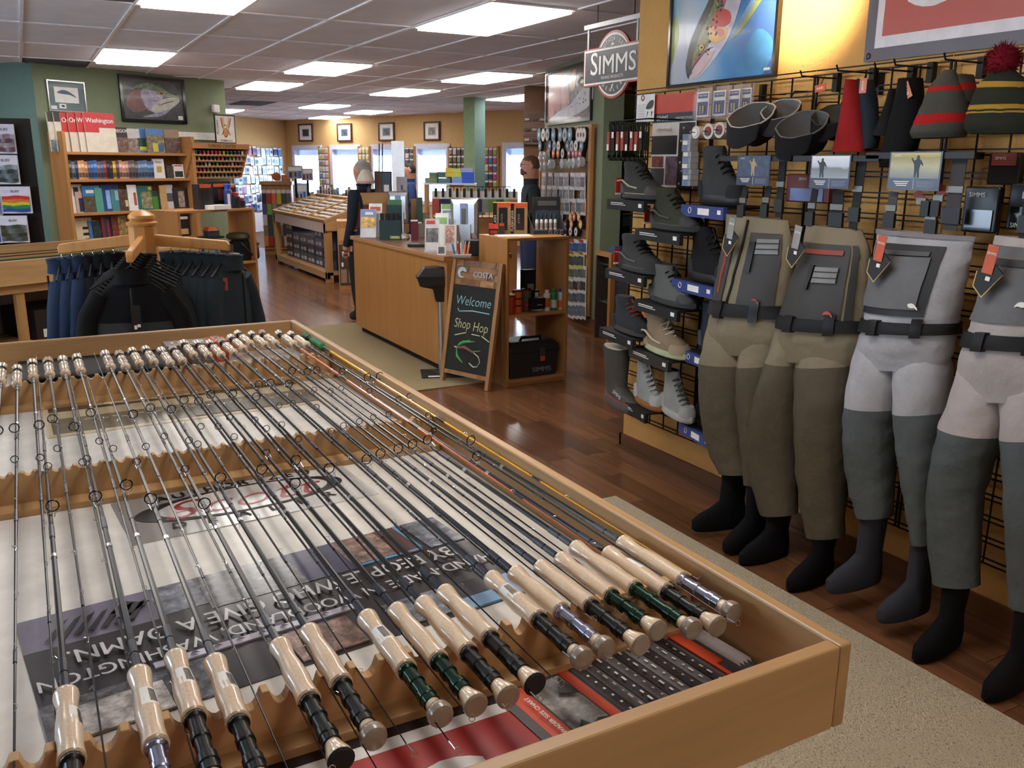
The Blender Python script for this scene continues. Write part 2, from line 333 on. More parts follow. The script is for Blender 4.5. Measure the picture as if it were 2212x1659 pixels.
rack(1.10, .893, .046, .024, 1, fw=.034); rack(2.25, .89, .028, .009, 2); rack(3.23, .89, .036, .014, 3)
# ---- prints lying on the tray floor
def sheet(name, label, cat, px, z, m, items=(), th=.0012):
    """rectangular sheet on a level plane from four pixel corners: far-left, far-right, near-right, near-left"""
    c = [Vector((p_[0], p_[1], z)) if len(p_) == 3 else atz(p_[0], p_[1], z) for p_ in px]; o = (c[3]+c[2])/2; u = ((c[1]-c[0])+(c[2]-c[3])).normalized(); v = ((c[0]-c[3])+(c[1]-c[2])).normalized()
    W_ = ((c[1]-c[0]).length+(c[2]-c[3]).length)/2; H_ = ((c[0]-c[3]).length+(c[1]-c[2]).length)/2
    M = FR(o, u, v); q = T(name, label, cat, (0, 0, 0)); q.matrix_local = M
    b = MB(m); b.box(-W_/2, W_/2, 0, H_, 0, th); P(q, 'backing', b)
    return q, W_, H_, th
def X2(W_, H_, a, b, c, d): return [(-W_/2+a*W_, b*H_), (-W_/2+c*W_, b*H_), (-W_/2+c*W_, d*H_), (-W_/2+a*W_, d*H_)]
def pr(q, name, rects, W_, H_, z0): # list of (mat, x0,y0,x1,y1 fractions)
    b = MB()
    for k, (m, *r) in enumerate(rects): b.prism(X2(W_, H_, *r), z0, z0+.0003*(k+1), m)
    return P(q, name, b)
# sepia river photograph
q, W_, H_, h = sheet('river_photograph', 'wide sepia photograph of a river lying under the far rod handles', 'photograph', [(118, 862), (645, 803), (705, 868), (104, 948)], TF+.0005, mat((214, 196, 160), .3))
sp1 = mat((86, 74, 54), .3, kind='blotch', vs=7); sp2 = mat((120, 112, 92), .25, var=.1); sp3 = mat((198, 184, 150), .25, var=.1, vs=6); sp4 = mat((232, 226, 208), .3)
pr(q, 'picture', [(sp2, .02, .06, .98, .94), (sp3, .02, .42, .98, .70), (sp1, .02, .60, .98, .94), (sp3, .18, .66, .62, .74), (sp4, .22, .68, .30, .73), (sp4, .45, .70, .55, .75), (mat((92, 86, 74), .3, var=.2), .5, .06, .98, .34)], W_, H_, h)
b = MB(sp4)
for k in range(26): x = -W_*.4+k*W_*.031; b.box(x, x+W_*.02, H_*(.30+.02*sin(k*2.1)), H_*(.308+.02*sin(k*2.1)), h+.002, h+.0022)
P(q, 'ripples', b)
# dealer plaque with oval
q, W_, H_, h = sheet('dealer_plaque', 'grey and white plaque with red script name inside a black oval', 'sign', [(257, 1086), (741, 997), (819, 1067), (286, 1180)], TF+.0005, mat((214, 212, 208), .2))
pr(q, 'grey_half', [(mat((150, 146, 142), .2, var=.12, vs=2), 0, 0, .42, 1), (mat((182, 178, 174), .2, var=.12, vs=2), .42, 0, .6, 1), (mat((200, 198, 196), .2), .6, .3, .78, 1)], W_, H_, h)  # printed grey tones, stepped across the plaque
b = MB(black); n = 40
def oval(a, c, x0=0, y0=0): return [(x0+a*cos(2*pi*k/n), y0+c*sin(2*pi*k/n)) for k in range(n)]
b.prism(oval(W_*.44, H_*.31, -W_*.01, H_*.53), h, h+.0014); b.prism(oval(W_*.36, H_*.275, 0, H_*.53), h, h+.0017, mat((206, 204, 200), .2)); P(q, 'oval', b)
b = MB(mat((156, 24, 34), .3)); SH = Matrix(((1, .45, 0, 0), (0, 1, 0, 0), (0, 0, 1, 0), (0, 0, 0, 1)))
b.text('Scott', TR((.0, H_*.50, h+.002)) @ SH, H_*.56, None, -.004, w=1.15); b.tube([(-W_*.30, H_*.47, h+.002), (-W_*.2, H_*.5, h+.002)], .0012, 4); P(q, 'script_name', b)
b = MB(black)
for s_t, sg, yy in (('AUTHORIZED', 1, .9), ('DEALER', -1, .16)):
    for k, ch in enumerate(s_t):
        u_ = (k-(len(s_t)-1)/2)/(len(s_t)-1)*.62; b.text(ch, TR((u_*W_, H_*(yy-sg*.30*abs(u_)**1.7), h+.002), rz=-sg*u_*.5), H_*.17, None, .02)
P(q, 'lettering', b, kind='stuff')
# rod maker poster, reads from the other end
q, W_, H_, h = sheet('rod_maker_poster', 'dark collage poster with upside-down white capitals beneath the near handles', 'poster', [(92, 1324), (985, 1117), (1150, 1262), (118, 1640)], TF+.0005, mat((62, 58, 60), .22, var=.15, vs=5))
skin = mat((150, 122, 110), .25, kind='blotch', vs=34); ph = mat((128, 130, 140), .22, kind='blotch', vs=38); ph2 = mat((104, 102, 106), .22, kind='blotch', vs=46); pb = mat((96, 150, 190), .25); dk = mat((52, 48, 52), .22, var=.2)
pr(q, 'photos', [(mat((128, 122, 138), .22, var=.12, vs=8), 0, .70, .26, 1), (ph, .26, .72, .36, 1), (ph2, .36, .66, .62, 1), (mat((66, 62, 92), .25, var=.2), .58, .66, .70, 1), (skin, .70, .7, .82, 1), (mat((90, 62, 56), .25), .82, .66, .88, 1), (ph, .90, .66, 1, 1), (pb, .70, .67, .88, .69), (pb, .875, .69, .885, 1), (mat((196, 192, 206), .25), .2, .30, .62, .345), (ph2, .0, .0, .3, .27), (skin, .44, .02, .58, .26), (ph, .66, .03, .8, .25), (mat((122, 160, 196), .25, var=.2), .8, .0, 1, .2), (dk, .82, .1, .95, .24), (mat((204, 196, 190), .25, kind='blotch', vs=30), .05, .0, .2, .2)], W_, H_, h)
wl = mat((206, 204, 206), .3); b = MB(wl); RX = TR((0, 0, h+.006), rz=pi)
b.text('BY PEOPLE WHO GIVE A DAMN.', TR((0, H_*.56, h+.006), rz=pi), H_*.155, None, .014, w=W_/(H_*.155)/16.6); b.text('HAND-MADE IN WOODLAND, WASHINGTON', TR((0, H_*.40, h+.006), rz=pi), H_*.118, None, .014, w=W_/(H_*.118)/21.2); P(q, 'lettering', b)
b = MB(mat((34, 30, 36), .3))
for k in range(7): b.prism([(-W_*.46+k*.022, H_*.74), (-W_*.445+k*.022, H_*.74), (-W_*.405+k*.022, H_*.90), (-W_*.42+k*.022, H_*.88)], h+.005, h+.0054)
b.prism([(-W_*.33, H_*.84), (-W_*.29, H_*.80), (-W_*.25, H_*.86), (-W_*.29, H_*.92)], h+.005, h+.0054); P(q, 'fish_emblem', b)
b = MB(mat((70, 62, 78), .4))
for k in range(9): x = -W_*.27+k*W_*.045; b.prism([(x-.008, H_*.31), (x+.008, H_*.31), (x, H_*.335)], h+.0066, h+.0068)
P(q, 'club_marks', b, kind='stuff')
# red banner at the near end
q, W_, H_, h = sheet('red_banner', 'red banner with big upside-down white letters lying at the near rail', 'banner', [(-.45, 1.055, 0), (.615, 1.055, 0), (.615, .795, 0), (-.45, .795, 0)], TF+.0005, mat((236, 234, 230), .25))
pr(q, 'field', [(mat((24, 22, 26), .25), 0, .92, 1, 1), (mat((178, 50, 48), .25, var=.1, vs=4), .02, 0, .985, .82)], W_, H_, h)
b = MB(mat((240, 238, 234), .3)); b.text('SIMMS', TR((W_*.02, H_*.26, h+.002), rz=pi), H_*1.1, None, .01, w=.95, spacing=1.02); P(q, 'lettering', b)
# size chart
q, W_, H_, h = sheet('size_chart', 'grey and orange printed wader size chart beneath the last rod handles', 'chart', [(1092, 1492), (1520, 1340), (1640, 1438), (1232, 1650)], TF+.0028, mat((88, 84, 86), .25, var=.1, vs=4))
org = mat((206, 74, 40), .3); g1 = mat((120, 118, 120), .25, var=.15, vs=5); g2 = mat((70, 66, 70), .25, var=.15, vs=5)
rec = [(org, .04, 0, .115, 1), (mat((170, 168, 166), .25, kind='blotch', vs=16), .125, 0, .28, .96), (org, .285, 0, .33, 1)]
for k in range(9): rec.append((g1 if k % 2 else g2, .34+.052*k, .0, .388+.052*k, .98))
rec += [(org, .83, .28, .89, .9), (org, .83, 0, .85, .28)]; pr(q, 'panels', rec, W_, H_, h)
b = MB(mat((238, 232, 226), .4)); b.text("MEN'S WADER SIZE CHART", TR((-W_*.42, H_*.42, h+.006), rz=pi/2), H_*.062, None, .006, w=1.0)
for k in range(9):
    for j in range(8): b.box(-W_*.5+W_*(.358+.052*k), -W_*.5+W_*(.367+.052*k), H_*(.06+.115*j), H_*(.085+.115*j+.02*((k*j) % 3)), h+.006, h+.0063)
for k in range(12): b.box(W_*(.405+.007*k), W_*(.4075+.007*k), H_*(.1+.02*(k % 3)), H_*(.86-.04*(k % 4)), h+.006, h+.0063)
P(q, 'print', b, kind='stuff')
b = MB(mat((30, 28, 30), .4)); b.prism([(-W_*.36, H_*.1), (-W_*.26, H_*.12), (-W_*.23, H_*.2), (-W_*.27, H_*.24), (-W_*.31, H_*.2), (-W_*.33, H_*.3), (-W_*.36, H_*.22)], h+.006, h+.0063); b.prism([(-W_*.3, H_*.7), (-W_*.23, H_*.6), (-W_*.24, H_*.9)], h+.006, h+.0063); P(q, 'angler_figure', b, kind='stuff')
# black pad and catalogue box under the far handles
b = MB(blackm); c0, c1 = aty(38, 795, 3.6), aty(372, 765, 3.6); b.box(c0.x, c1.x, 3.42, 3.77, TF, TF+.05); solo('black_case', 'flat black case lying against the far rail under rod butts', 'case', b)
a = aty(358, 750, 3.66); c = aty(490, 738, 3.66)
q = T('catalogue_box', 'grey and orange box lettered upside down against the far rail', 'box', ((a.x+c.x)/2, 3.66, TF)); W_ = c.x-a.x
b = MB(mat((120, 112, 104), .5)); b.box(-W_/2, W_/2, -.02, .09, 0, .085); P(q, 'carton', b, None, .002)
b = MB(org); b.box(W_*.2, W_/2+.001, -.021, .0905, .0, .0865); P(q, 'orange_end', b)
b = MB(paper); b.text('ECHO', TR((W_*.35, .035, .088), rz=-pi/2), .045, None, .01)
for k in range(5): b.box(-W_*.4+k*W_*.12, -W_*.35+k*W_*.12, .02, .05, .0855, .0862)
P(q, 'print', b)
# ================================================================ fly rods
ringm = mat((30, 32, 38), .2, metal=.8); thr = mat((20, 22, 40), .3)
b = MB(ringm); b.ring((0, 0, .017), (0, 1, 0), .0105, .0013, 18, 5); b.tube([(-.006, -.02, .003), (-.007, 0, .009)], .0007, 4, chrome).tube([(.006, -.02, .003), (.007, 0, .009)], .0007, 4, chrome).tube([(0, .022, .003), (0, 0, .006)], .0007, 4, chrome); b.ring((0, -.008, .012), (0, 1, .5), .011, .0006, 14, 4, chrome); GBIG = b.mesh('stripping_guide')
b = MB(chrome); b.tube([(0, -.014, .002), (.003, -.006, .004), (.004, 0, .009), (0, .004, .011), (-.004, 0, .008), (-.003, .008, .004), (0, .014, .002)], .0006, 4); GSN = b.mesh('snake_guide')
b = MB(chrome); b.tube([(0, 0, 0), (0, .02, .001)], .0011, 5); b.ring((0, .026, .004), (0, 1, .4), .0045, .0006, 10, 4); TIP = b.mesh('tip_guide')
sticker = MB(paper)
def arc(y, a0, a1, e): r = .0150+.042*y+e; return [(r*sin(a0+(a1-a0)*i/8), y, r*cos(a0+(a1-a0)*i/8)) for i in range(9)]
sticker.loft([arc(y, -.75, .75, 0) for y in (0, .011, .022, .033, .044)], None, None, False, True, False)
for k in range(10): sticker.loft([arc(.005+k*.0034, -.6, .05, .0004), arc(.0068+k*.0034, -.6, .05, .0004)], black, None, False, True, False)
STK = sticker.mesh('price_sticker')
def rod(label, x, yf, yg, yb, sgn, blank_m, seat_m, butt, stick, group, grip_m=None, seed=0, z=.8935, L=2.70):
    """yf grip front, yg grip end, yb butt end; sgn +1 tip points away from the viewer"""
    rnd = random.Random(seed); G = abs(yg-yf); S = abs(yb-yg); q = T('fly_rod', label, 'fly rod', (x, yf, z), group=group)
    d = (0, -sgn, 0); gm = grip_m or cork
    prof = [(.0062, 0), (.0118, .002), (.0150, .007), (.0152, .014), (.0128, G*.22), (.0122, G*.30), (.0148, G*.52), (.0156, G*.66), (.0140, G*.82), (.0150, G*.93), (.0156, G*.985), (.0125, G)]
    b = MB(gm); b.lathe([(r_*1.1, h_) for r_, h_ in prof], (0, 0, 0), d, 18); P(q, 'grip', b)
    bl = butt[1]; s1 = S-bl
    b = MB(seat_m); b.lathe([(.0142, 0), (.0142, .006), (.0108, .008), (.0108, s1*.32), (.0125, s1*.33), (.0125, s1*.42), (.0106, s1*.43), (.0104, s1*.70), (.0132, s1*.71), (.0136, s1*.84), (.0122, s1*.85), (.0126, s1*.99), (.0106, s1)], (0, -sgn*G, 0), d, 16); b.ring((0, -sgn*(G+.003), 0), (0, 1, 0), .0135, .0012, 18, 5, chrome); P(q, 'reel_seat', b)
    b = MB(corkend if butt[0] == 'ball' else gm)
    o = (0, -sgn*(G+s1), 0)
    if butt[0] == 'ball': b.lathe([(.0105, 0), (.012, bl*.25), (.0165, bl*.45), (.0185, bl*.66), (.0165, bl*.86), (.008, bl*.99)], o, d, 18); b.lathe([(.0108, 0), (.0124, bl*.25), (.0168, bl*.44)], o, d, 18, gm)
    else:
        b.lathe([(.0105, 0), (.0128, bl*.3), (.0172, bl*.72), (.0178, bl*.9)], o, d, 18); b.lathe([(.0176, bl*.9), (.0178, bl*.93), (.015, bl)], o, d, 18, blackm if butt[0] == 'cap' else corkend)
    P(q, 'butt_cap', b)
    pts = []; R = []
    BL = L-G-S
    for k in range(13): u = k/12; pts.append((0, sgn*BL*u, -.004*u+(.0 if k else 0))); R.append(.0047*(1-u)**1.0+.0009)
    b = MB(blank_m); b.tube(pts, R, 8)
    for u in (.012, .03, .25, .26, .5, .51, .75): b.tube([(0, sgn*BL*(u-.008), -.004*u), (0, sgn*BL*(u+.008), -.004*u)], .0047*(1-u)+.0017, 8, thr)
    b.tube([(0, sgn*BL*.20, -.001), (0, sgn*BL*.206, -.001)], .0056, 8, chrome); P(q, 'blank', b)
    ro = rnd.uniform(-.5, .5)
    sh_ = rnd.uniform(-.035, .045)
    for k, u in enumerate((.27+sh_, .385+sh_*1.3, .49+sh_, .58, .665, .74, .81, .87, .925)):
        M = TR((0, sgn*BL*u, -.004*u+.002), ry=ro+(rnd.uniform(-.1, .1) if k < 2 else rnd.uniform(-.9, .9)), rz=0 if sgn > 0 else pi, s=(1.12, .8)[k] if k < 2 else 1-.05*k)
        P(q, 'stripping_guide' if k < 2 else 'snake_guide', GBIG if k < 2 else GSN, M)
    P(q, 'tip_guide', TIP, TR((0, sgn*BL*.998, -.004), rz=0 if sgn > 0 else pi))
    if stick: P(q, 'price_sticker', STK, TR((0, -sgn*(G*.36), 0)) @ Matrix.Rotation(stick, 4, 'Y') @ TR((0, 0, 0), rz=pi if sgn > 0 else 0))
    return q
blk = mat((10, 11, 13), .24, spec=.35); nav = mat((9, 12, 26), .24, spec=.35); grn = mat((8, 24, 17), .24, spec=.35); drk = mat((16, 12, 15), .24, spec=.35)
sblk = mat((22, 24, 22), .3, metal=.4); sgrn = mat((18, 48, 34), .22, metal=.6); ssil = mat((150, 152, 172), .22, metal=.9)
NR = [  # grip front px, grip end px, butt end px, blank, seat, butt, sticker roll
 ((145, 1495), (152, 1645), (158, 1860), blk, sblk, 'flat', .9, 'far left, white sticker on its side'), ((303, 1450), (333, 1615), (365, 1800), nav, ssil, 'ball', .35, 'with silver seat and barcode sticker, second from left'), ((380, 1415), (418, 1552), (462, 1720), blk, sblk, 'cap', .2, 'with barcode sticker and black seat, third from left'),
 ((465, 1425), (512, 1562), (560, 1720), blk, sblk, 'ball', .35, 'with barcode sticker, fourth from left'), ((605, 1390), (665, 1515), (722, 1650), drk, sblk, 'cap', 0, 'with black rubber cap, fifth from left'), ((668, 1360), (735, 1480), (795, 1608), blk, sblk, 'ball', 0, 'with black seat and rounded butt, sixth from left'),
 ((790, 1330), (878, 1448), (944, 1558), blk, sgrn, 'ball', -.3, 'with green seat and white sticker, seventh from left'), ((853, 1315), (948, 1428), (1020, 1530), blk, sgrn, 'flat', 0, 'with green seat and flat cork butt, eighth from left'), ((910, 1300), (1012, 1410), (1088, 1512), blk, sblk, 'flat', 0, 'with black seat and wide flat butt, ninth from left'),
 ((960, 1275), (1055, 1380), (1152, 1482), blk, sblk, 'cap', 0, 'with black ball-like cap, right of the flat-butted rods'), ((1062, 1245), (1160, 1340), (1252, 1434), blk, sblk, 'ball', -.5, 'with barcode sticker, seventh from the right rail'), ((1110, 1235), (1212, 1322), (1310, 1408), nav, ssil, 'ball', 0, 'with bright silver seat, sixth from the right rail'),
 ((1165, 1222), (1275, 1310), (1375, 1400), blk, sblk, 'flat', 0, 'with long black seat, fifth from the right rail'), ((1208, 1205), (1320, 1288), (1412, 1368), blk, sgrn, 'flat', 0, 'with dark green seat and flat butt, fourth from the right rail'), ((1240, 1180), (1372, 1273), (1495, 1368), blk, sgrn, 'ball', 0, 'with dark green seat and glossy butt, third from the right rail'),
 ((1312, 1192), (1438, 1280), (1546, 1358), nav, sblk, 'flat', .5, 'with white barcode sticker, second from the right rail'), ((1340, 1170), (1477, 1255), (1585, 1330), grn, ssil, 'ball', 0, 'closest to the right rail')]
for k, (a, g, e, bm, sm, bt, st, lb) in enumerate(NR):
    A, G, E_ = atz(*a, .8935), atz(*g, .8935), atz(*e, .8935); x = (A.x+G.x)/2; yg = min(G.y, A.y-.14); yb = yg-min(.16, max(.11, yg-E_.y))
    rod('near-end fly rod '+lb, x, A.y, yg, yb, 1, bm, sm, (bt, .036), st, 'fly rods with handles at the near end', seed=k)
FRD = [(2, 795, 2, 827), (38, 799, 37, 832), (70, 777, 72, 817), (105, 781, 108, 812), (137, 769, 142, 809), (167, 766, 175, 804), (229, 766, 240, 795), (259, 766, 272, 795), (289, 761, 302, 788), (320, 758, 333, 784), (354, 767, 369, 787), (377, 758, 395, 782), (395, 743, 419, 769), (428, 746, 451, 770), (454, 743, 479, 769), (480, 740, 506, 764), (500, 735, 527, 755), (516, 726, 542, 745), (542, 724, 574, 747), (567, 723, 597, 744), (606, 727, 636, 745), (630, 724, 664, 747), (656, 724, 700, 751)]
orb = mat((206, 96, 40), .25, coat=.4); yel = mat((238, 178, 20), .25, coat=.4); grip_g = mat((24, 120, 62), .6, bump=.6, bs=90)
for k, (bx, by, fx, fy) in enumerate(FRD):
    F = atz(fx, fy, .8935); yb = min(F.y+.255, 3.76); yg = F.y+.15
    ex = k-len(FRD); lb = 'fly rod with cork handle at the far rail, %s from the left' % ORD[k+1]; gm = None; bm = [blk, drk, nav, blk][k % 4]; sm = sblk
    if ex == -1: lb = 'fly rod with green wrapped handle and bright yellow blank'; gm = grip_g; bm = yel
    if ex == -3: lb = 'fly rod with orange blank near the far right corner'; bm = orb
    if k in (6, 10, 4): sm = ssil
    rod(lb, F.x, F.y, yg, yb, -1, bm, sm, (('flat', 'cap', 'cap', 'ball')[k % 4] if k not in (2, 4, 5) else 'flat', .03), .3 if k in (6, 7, 9, 11) else 0, 'fly rods with handles at the far end', gm, 100+k, z=.8945, L=2.46 if ex == -1 else 2.70-.03*(k % 4))
# ================================================================ the ochre wall of waders
def gradm(stops, axis=0, rough=.15, noise_s=4, amt=.25):
    m = bpy.data.materials.new('print'); m.use_nodes = True; N = m.node_tree.nodes; L = m.node_tree.links; b = N['Principled BSDF']; b.inputs['Roughness'].default_value = rough
    tc = N.new('ShaderNodeTexCoord'); sx = N.new('ShaderNodeSeparateXYZ'); L.new(tc.outputs['Generated'], sx.inputs[0]); n = N.new('ShaderNodeTexNoise'); n.inputs['Scale'].default_value = noise_s; L.new(tc.outputs['Generated'], n.inputs['Vector'])
    ma = N.new('ShaderNodeMath'); ma.operation = 'MULTIPLY_ADD'; ma.inputs[1].default_value = amt; L.new(n.outputs[0], ma.inputs[0]); L.new(sx.outputs[axis], ma.inputs[2])
    su = N.new('ShaderNodeMath'); su.operation = 'SUBTRACT'; su.inputs[1].default_value = amt/2; L.new(ma.outputs[0], su.inputs[0])
    r = N.new('ShaderNodeValToRGB'); e = r.color_ramp.elements
    while len(e) < len(stops): e.new(.5)
    for q, (p, c) in zip(e, stops): q.position = p; q.color = lin(c)+(1,)
    L.new(su.outputs[0], r.inputs[0]); L.new(r.outputs[0], b.inputs['Base Color']); return m
def framed(name, label, cat, M, W_, H_, fw, fm, art, glaze=True, depth=.025):
    """picture: local x right, y up, z out of the wall, origin at lower-left corner"""
    q = T(name, label, cat); q.matrix_local = M; b = MB(fm)
    b.box(0, W_, 0, fw, 0, depth).box(0, W_, H_-fw, H_, 0, depth).box(0, fw, fw, H_-fw, 0, depth).box(W_-fw, W_, fw, H_-fw, 0, depth); P(q, 'frame', b)
    for k, (nm, m, polys) in enumerate(art):
        b = MB(m)
        for pl in polys: b.prism([(fw+(W_-2*fw)*x, fw+(H_-2*fw)*y) for x, y in pl], .002, .010+.0003*k)
        P(q, nm, b, kind='stuff' if len(polys) > 3 else None)
    if glaze: b = MB(mat((200, 205, 210), .02, alpha=.05, coat=.35)); b.box(fw, W_-fw, fw, H_-fw, depth-.006, depth-.004); P(q, 'glazing', b)
    return q
R_ = [(0, 0), (1, 0), (1, 1), (0, 1)]
def curve(pts, n=4):   # smooth closed polygon (Catmull-Rom)
    o = []; L = len(pts)
    for i in range(L):
        p0, p1, p2, p3 = pts[i-1], pts[i], pts[(i+1) % L], pts[(i+2) % L]
        for k in range(n):
            t_ = k/n; o.append(tuple(.5*((2*p1[c])+(-p0[c]+p2[c])*t_+(2*p0[c]-5*p1[c]+4*p2[c]-p3[c])*t_*t_+(-p0[c]+3*p1[c]-3*p2[c]+p3[c])*t_**3) for c in (0, 1)))
    return o
def dots(n, f, r, seed):
    rd = random.Random(seed); o = []
    for k in range(n):
        x, y = f(rd); s = r*rd.uniform(.6, 1.3); o.append([(x+s*cos(a*pi/3), y+s*1.2*sin(a*pi/3)) for a in range(6)])
    return o
WX = 2.9
def wf_(y, z, x=WX): return FR((x, y, z), (0, -1, 0), (0, 0, 1))     # wall frame: local x toward the viewer's right, z out into the room
ye, ys = 3.655, 2.925
framed('fish_painting', 'large framed blue painting of a trout diving, on the ochre wall', 'painting', wf_(ye, 1.967), ye-ys, .60, .014, blackg, [
 ('background', gradm([(0, (150, 190, 206)), (.15, (206, 214, 222)), (.34, (176, 206, 230)), (.55, (70, 156, 214)), (.8, (26, 104, 184)), (1, (14, 84, 160))], 0), [R_]),
 ('yellow_reed', mat((178, 182, 66), .2), [curve([(.0, .18), (.05, .26), (.07, .42), (.04, .55), (.0, .5)])]),
 ('pale_shallows', gradm([(0, (206, 204, 210)), (.6, (190, 196, 214)), (1, (110, 150, 200))], 0), [curve([(.0, .02), (.18, .02), (.3, .12), (.16, .3), (.12, .5), (.02, .18)])]),
 ('cyan_glow', mat((40, 140, 200), .2, var=.2), [curve([(.66, .0), (.9, .0), (.98, .22), (.84, .34), (.7, .16)])]),
 ('fin', mat((120, 160, 190), .2, var=.2), [curve([(.55, .30), (.66, .42), (.86, .68), (.92, .66), (.74, .42), (.62, .30)])]), ('fin_edge', mat((150, 160, 60), .2), [curve([(.64, .34), (.78, .50), (.94, .72), (.97, .70), (.80, .47), (.67, .33)])]),
 ('dark_back', mat((50, 52, 34), .2, var=.3, vs=30), [curve([(.20, .04), (.165, .12), (.17, .2), (.2, .33), (.27, .47), (.38, .66), (.5, .99), (.62, .99), (.5, .6), (.38, .34), (.28, .12)])]),
 ('flank', mat((140, 134, 66), .2, kind='blotch', vs=70), [curve([(.235, .12), (.24, .22), (.29, .36), (.37, .5), (.46, .7), (.56, .98), (.66, .98), (.56, .64), (.46, .42), (.34, .2)])]),
 ('belly', mat((214, 206, 218), .2, var=.2, vs=20), [curve([(.21, .045), (.27, .03), (.34, .06), (.46, .17), (.57, .30), (.63, .43), (.70, .66), (.82, .98), (.66, .98), (.56, .66), (.47, .42), (.36, .24), (.25, .12)])]),
 ('pink_flank', mat((206, 80, 124), .2, var=.2), [curve([(.48, .56), (.53, .60), (.60, .78), (.66, .97), (.6, .97), (.53, .78)])]),
 ('gill_plate', mat((214, 36, 28), .2), [curve([(.40, .43), (.43, .50), (.50, .54), (.58, .50), (.59, .43), (.53, .40), (.45, .41)])]),
 ('gill_edge', mat((244, 170, 44), .2), [curve([(.39, .42), (.45, .41), (.53, .395), (.57, .37), (.54, .31), (.46, .29), (.40, .32), (.38, .37)])]),
 ('gill_fold', mat((226, 90, 36), .2), [curve([(.42, .40), (.50, .395), (.54, .35), (.50, .33), (.47, .36)])]),
 ('jaw', mat((232, 196, 200), .2), [curve([(.215, .06), (.27, .045), (.34, .09), (.42, .17), (.45, .23), (.36, .2), (.26, .12)])]),
 ('mouth_line', mat((168, 36, 60), .3), [curve([(.225, .10), (.29, .17), (.37, .235), (.44, .26), (.37, .25), (.28, .19)])]),
 ('nostril', black, [curve([(.205, .085), (.225, .10), (.24, .085), (.222, .065)])]),
 ('eye', mat((226, 190, 60), .2), [curve([(.30, .27), (.325, .295), (.35, .27), (.325, .245)])]), ('pupil', black, [curve([(.315, .27), (.325, .28), (.335, .27), (.325, .26)])]),
 ('signature', paper, [[(.92, .03), (.97, .03), (.97, .05), (.92, .05)]]),
 ('spots', mat((40, 42, 24), .3), dots(46, lambda r: (lambda y: (.22+.34*y+r.random()*.12, y))(.2+r.random()*.7), .008, 3))])
# hanging red vinyl banner
q = T('red_banner', 'red vinyl banner with grey border hanging high on the ochre wall', 'banner'); q.matrix_local = wf_(2.468, 1.985, 2.892)
b = MB(mat((104, 98, 104), .35, var=.15, vs=5)); b.box(0, 1.95, 0, .60, 0, .004); P(q, 'border', b)
b = MB(mat((226, 222, 226), .35)); b.box(.045, 1.90, .045, .56, .004, .0048); P(q, 'white_band', b)
b = MB(mat((190, 92, 80), .35, var=.06, vs=4)); b.box(.075, 1.87, .085, .53, .0048, .0055); P(q, 'field', b)
b = MB(mat((232, 228, 226), .4)); sb0 = atx(2010, 24, 2.886); b.text('S', TR((.155, sb0.z-1.985+.165, .006)), .48, None, .01, 'LEFT', w=1.1); b.text('IMMS', TR((.425, sb0.z-1.985+.145, .006)), .42, None, .01, 'LEFT', w=1.15); P(q, 'lettering', b)
b = MB(mat((90, 84, 74), .3, metal=.8)); b.ring((.02, .02, .005), (0, 0, 1), .009, .003, 14, 5); P(q, 'grommet', b)
# wire slat grid panels
ys_ = 3.90
for k in range(5):
    q = T('gridwall_panel', 'black wire grid panel on the ochre wall, %s from the doorway end' % ORD[k+1], 'display panel', (2.872, ys_-.61*k, 0), group='wire grid panels')
    b = MB(wire)
    for j in range(6): b.box(-.004, .004, -.008-.1188*j-.003+(.003 if j else 0), -.008-.1188*j+.003, .22, 1.955)
    b.box(-.004, .004, -.606, -.600, .22, 1.955); P(q, 'vertical_wires', b)
    b = MB(wire)
    for j in range(23):
        z = .225+j*.0785; b.box(-.007, -.001, -.606, -.003, z-.003, z+.002); b.box(-.007, -.001, -.606, -.003, z+.016, z+.021)
    P(q, 'horizontal_wires', b)
    b = MB(wire); b.box(0, .026, -.31, -.29, 1.86, 1.94); P(q, 'wall_bracket', b); b = MB(wire); b.box(0, .026, -.31, -.29, .3, .36); P(q, 'wall_bracket', b)
# studs poster, small card, blister cards and spooled accessories
def wallrect(px, x): a, c = atx(px[0], px[1], x), atx(px[2], px[3], x); return a.y, c.y, c.z, a.z     # y left, y right, z low, z high
yl, yr, z0, z1 = wallrect((1414, 206, 1497, 408), 2.862); W_ = yl-yr; H_ = z1-z0
q = T('cleat_poster', 'tall red and black poster for traction cleats at the doorway end', 'poster'); q.matrix_local = wf_(yl, z0, 2.862)
b = MB(paper); b.box(0, W_, 0, H_, 0, .004); P(q, 'board', b)
for k, (nm, m, r) in enumerate([('red_header', mat((196, 62, 44), .35), (0, .80, 1, 1)), ('title_bar', mat((44, 46, 58), .35), (0, .70, 1, .80)), ('text_block', mat((32, 30, 34), .35), (0, .36, .6, .56)), ('badge_photo', mat((150, 70, 66), .35, kind='blotch', vs=30), (.02, .22, .3, .34)), ('caption_block', mat((62, 62, 74), .35), (0, .03, .33, .21)), ('river_photo', mat((120, 96, 110), .35, kind='blotch', vs=18), (.36, .03, .66, .34)), ('boot_sole_photo', mat((30, 30, 32), .4, kind='blotch', vs=60), (.64, -.03, .99, .69))]):
    b = MB(m); b.box(W_*r[0], W_*r[2], H_*max(0, r[1]), H_*r[3], .004, .0046+.0002*k); P(q, nm, b)
b = MB(white); b.text('SIMMS', TR((W_*.24, H_*.745, .0062)), H_*.075, None, .01); b.text('HARDBITE STUDS', TR((W_*.73, H_*.74, .0062)), H_*.035); b.text('STREAMTREAD', TR((W_*.3, H_*.62, .0062)), H_*.04, mat((170, 120, 90), .5)); P(q, 'lettering', b)
b = MB(mat((206, 204, 190), .3, metal=.5))
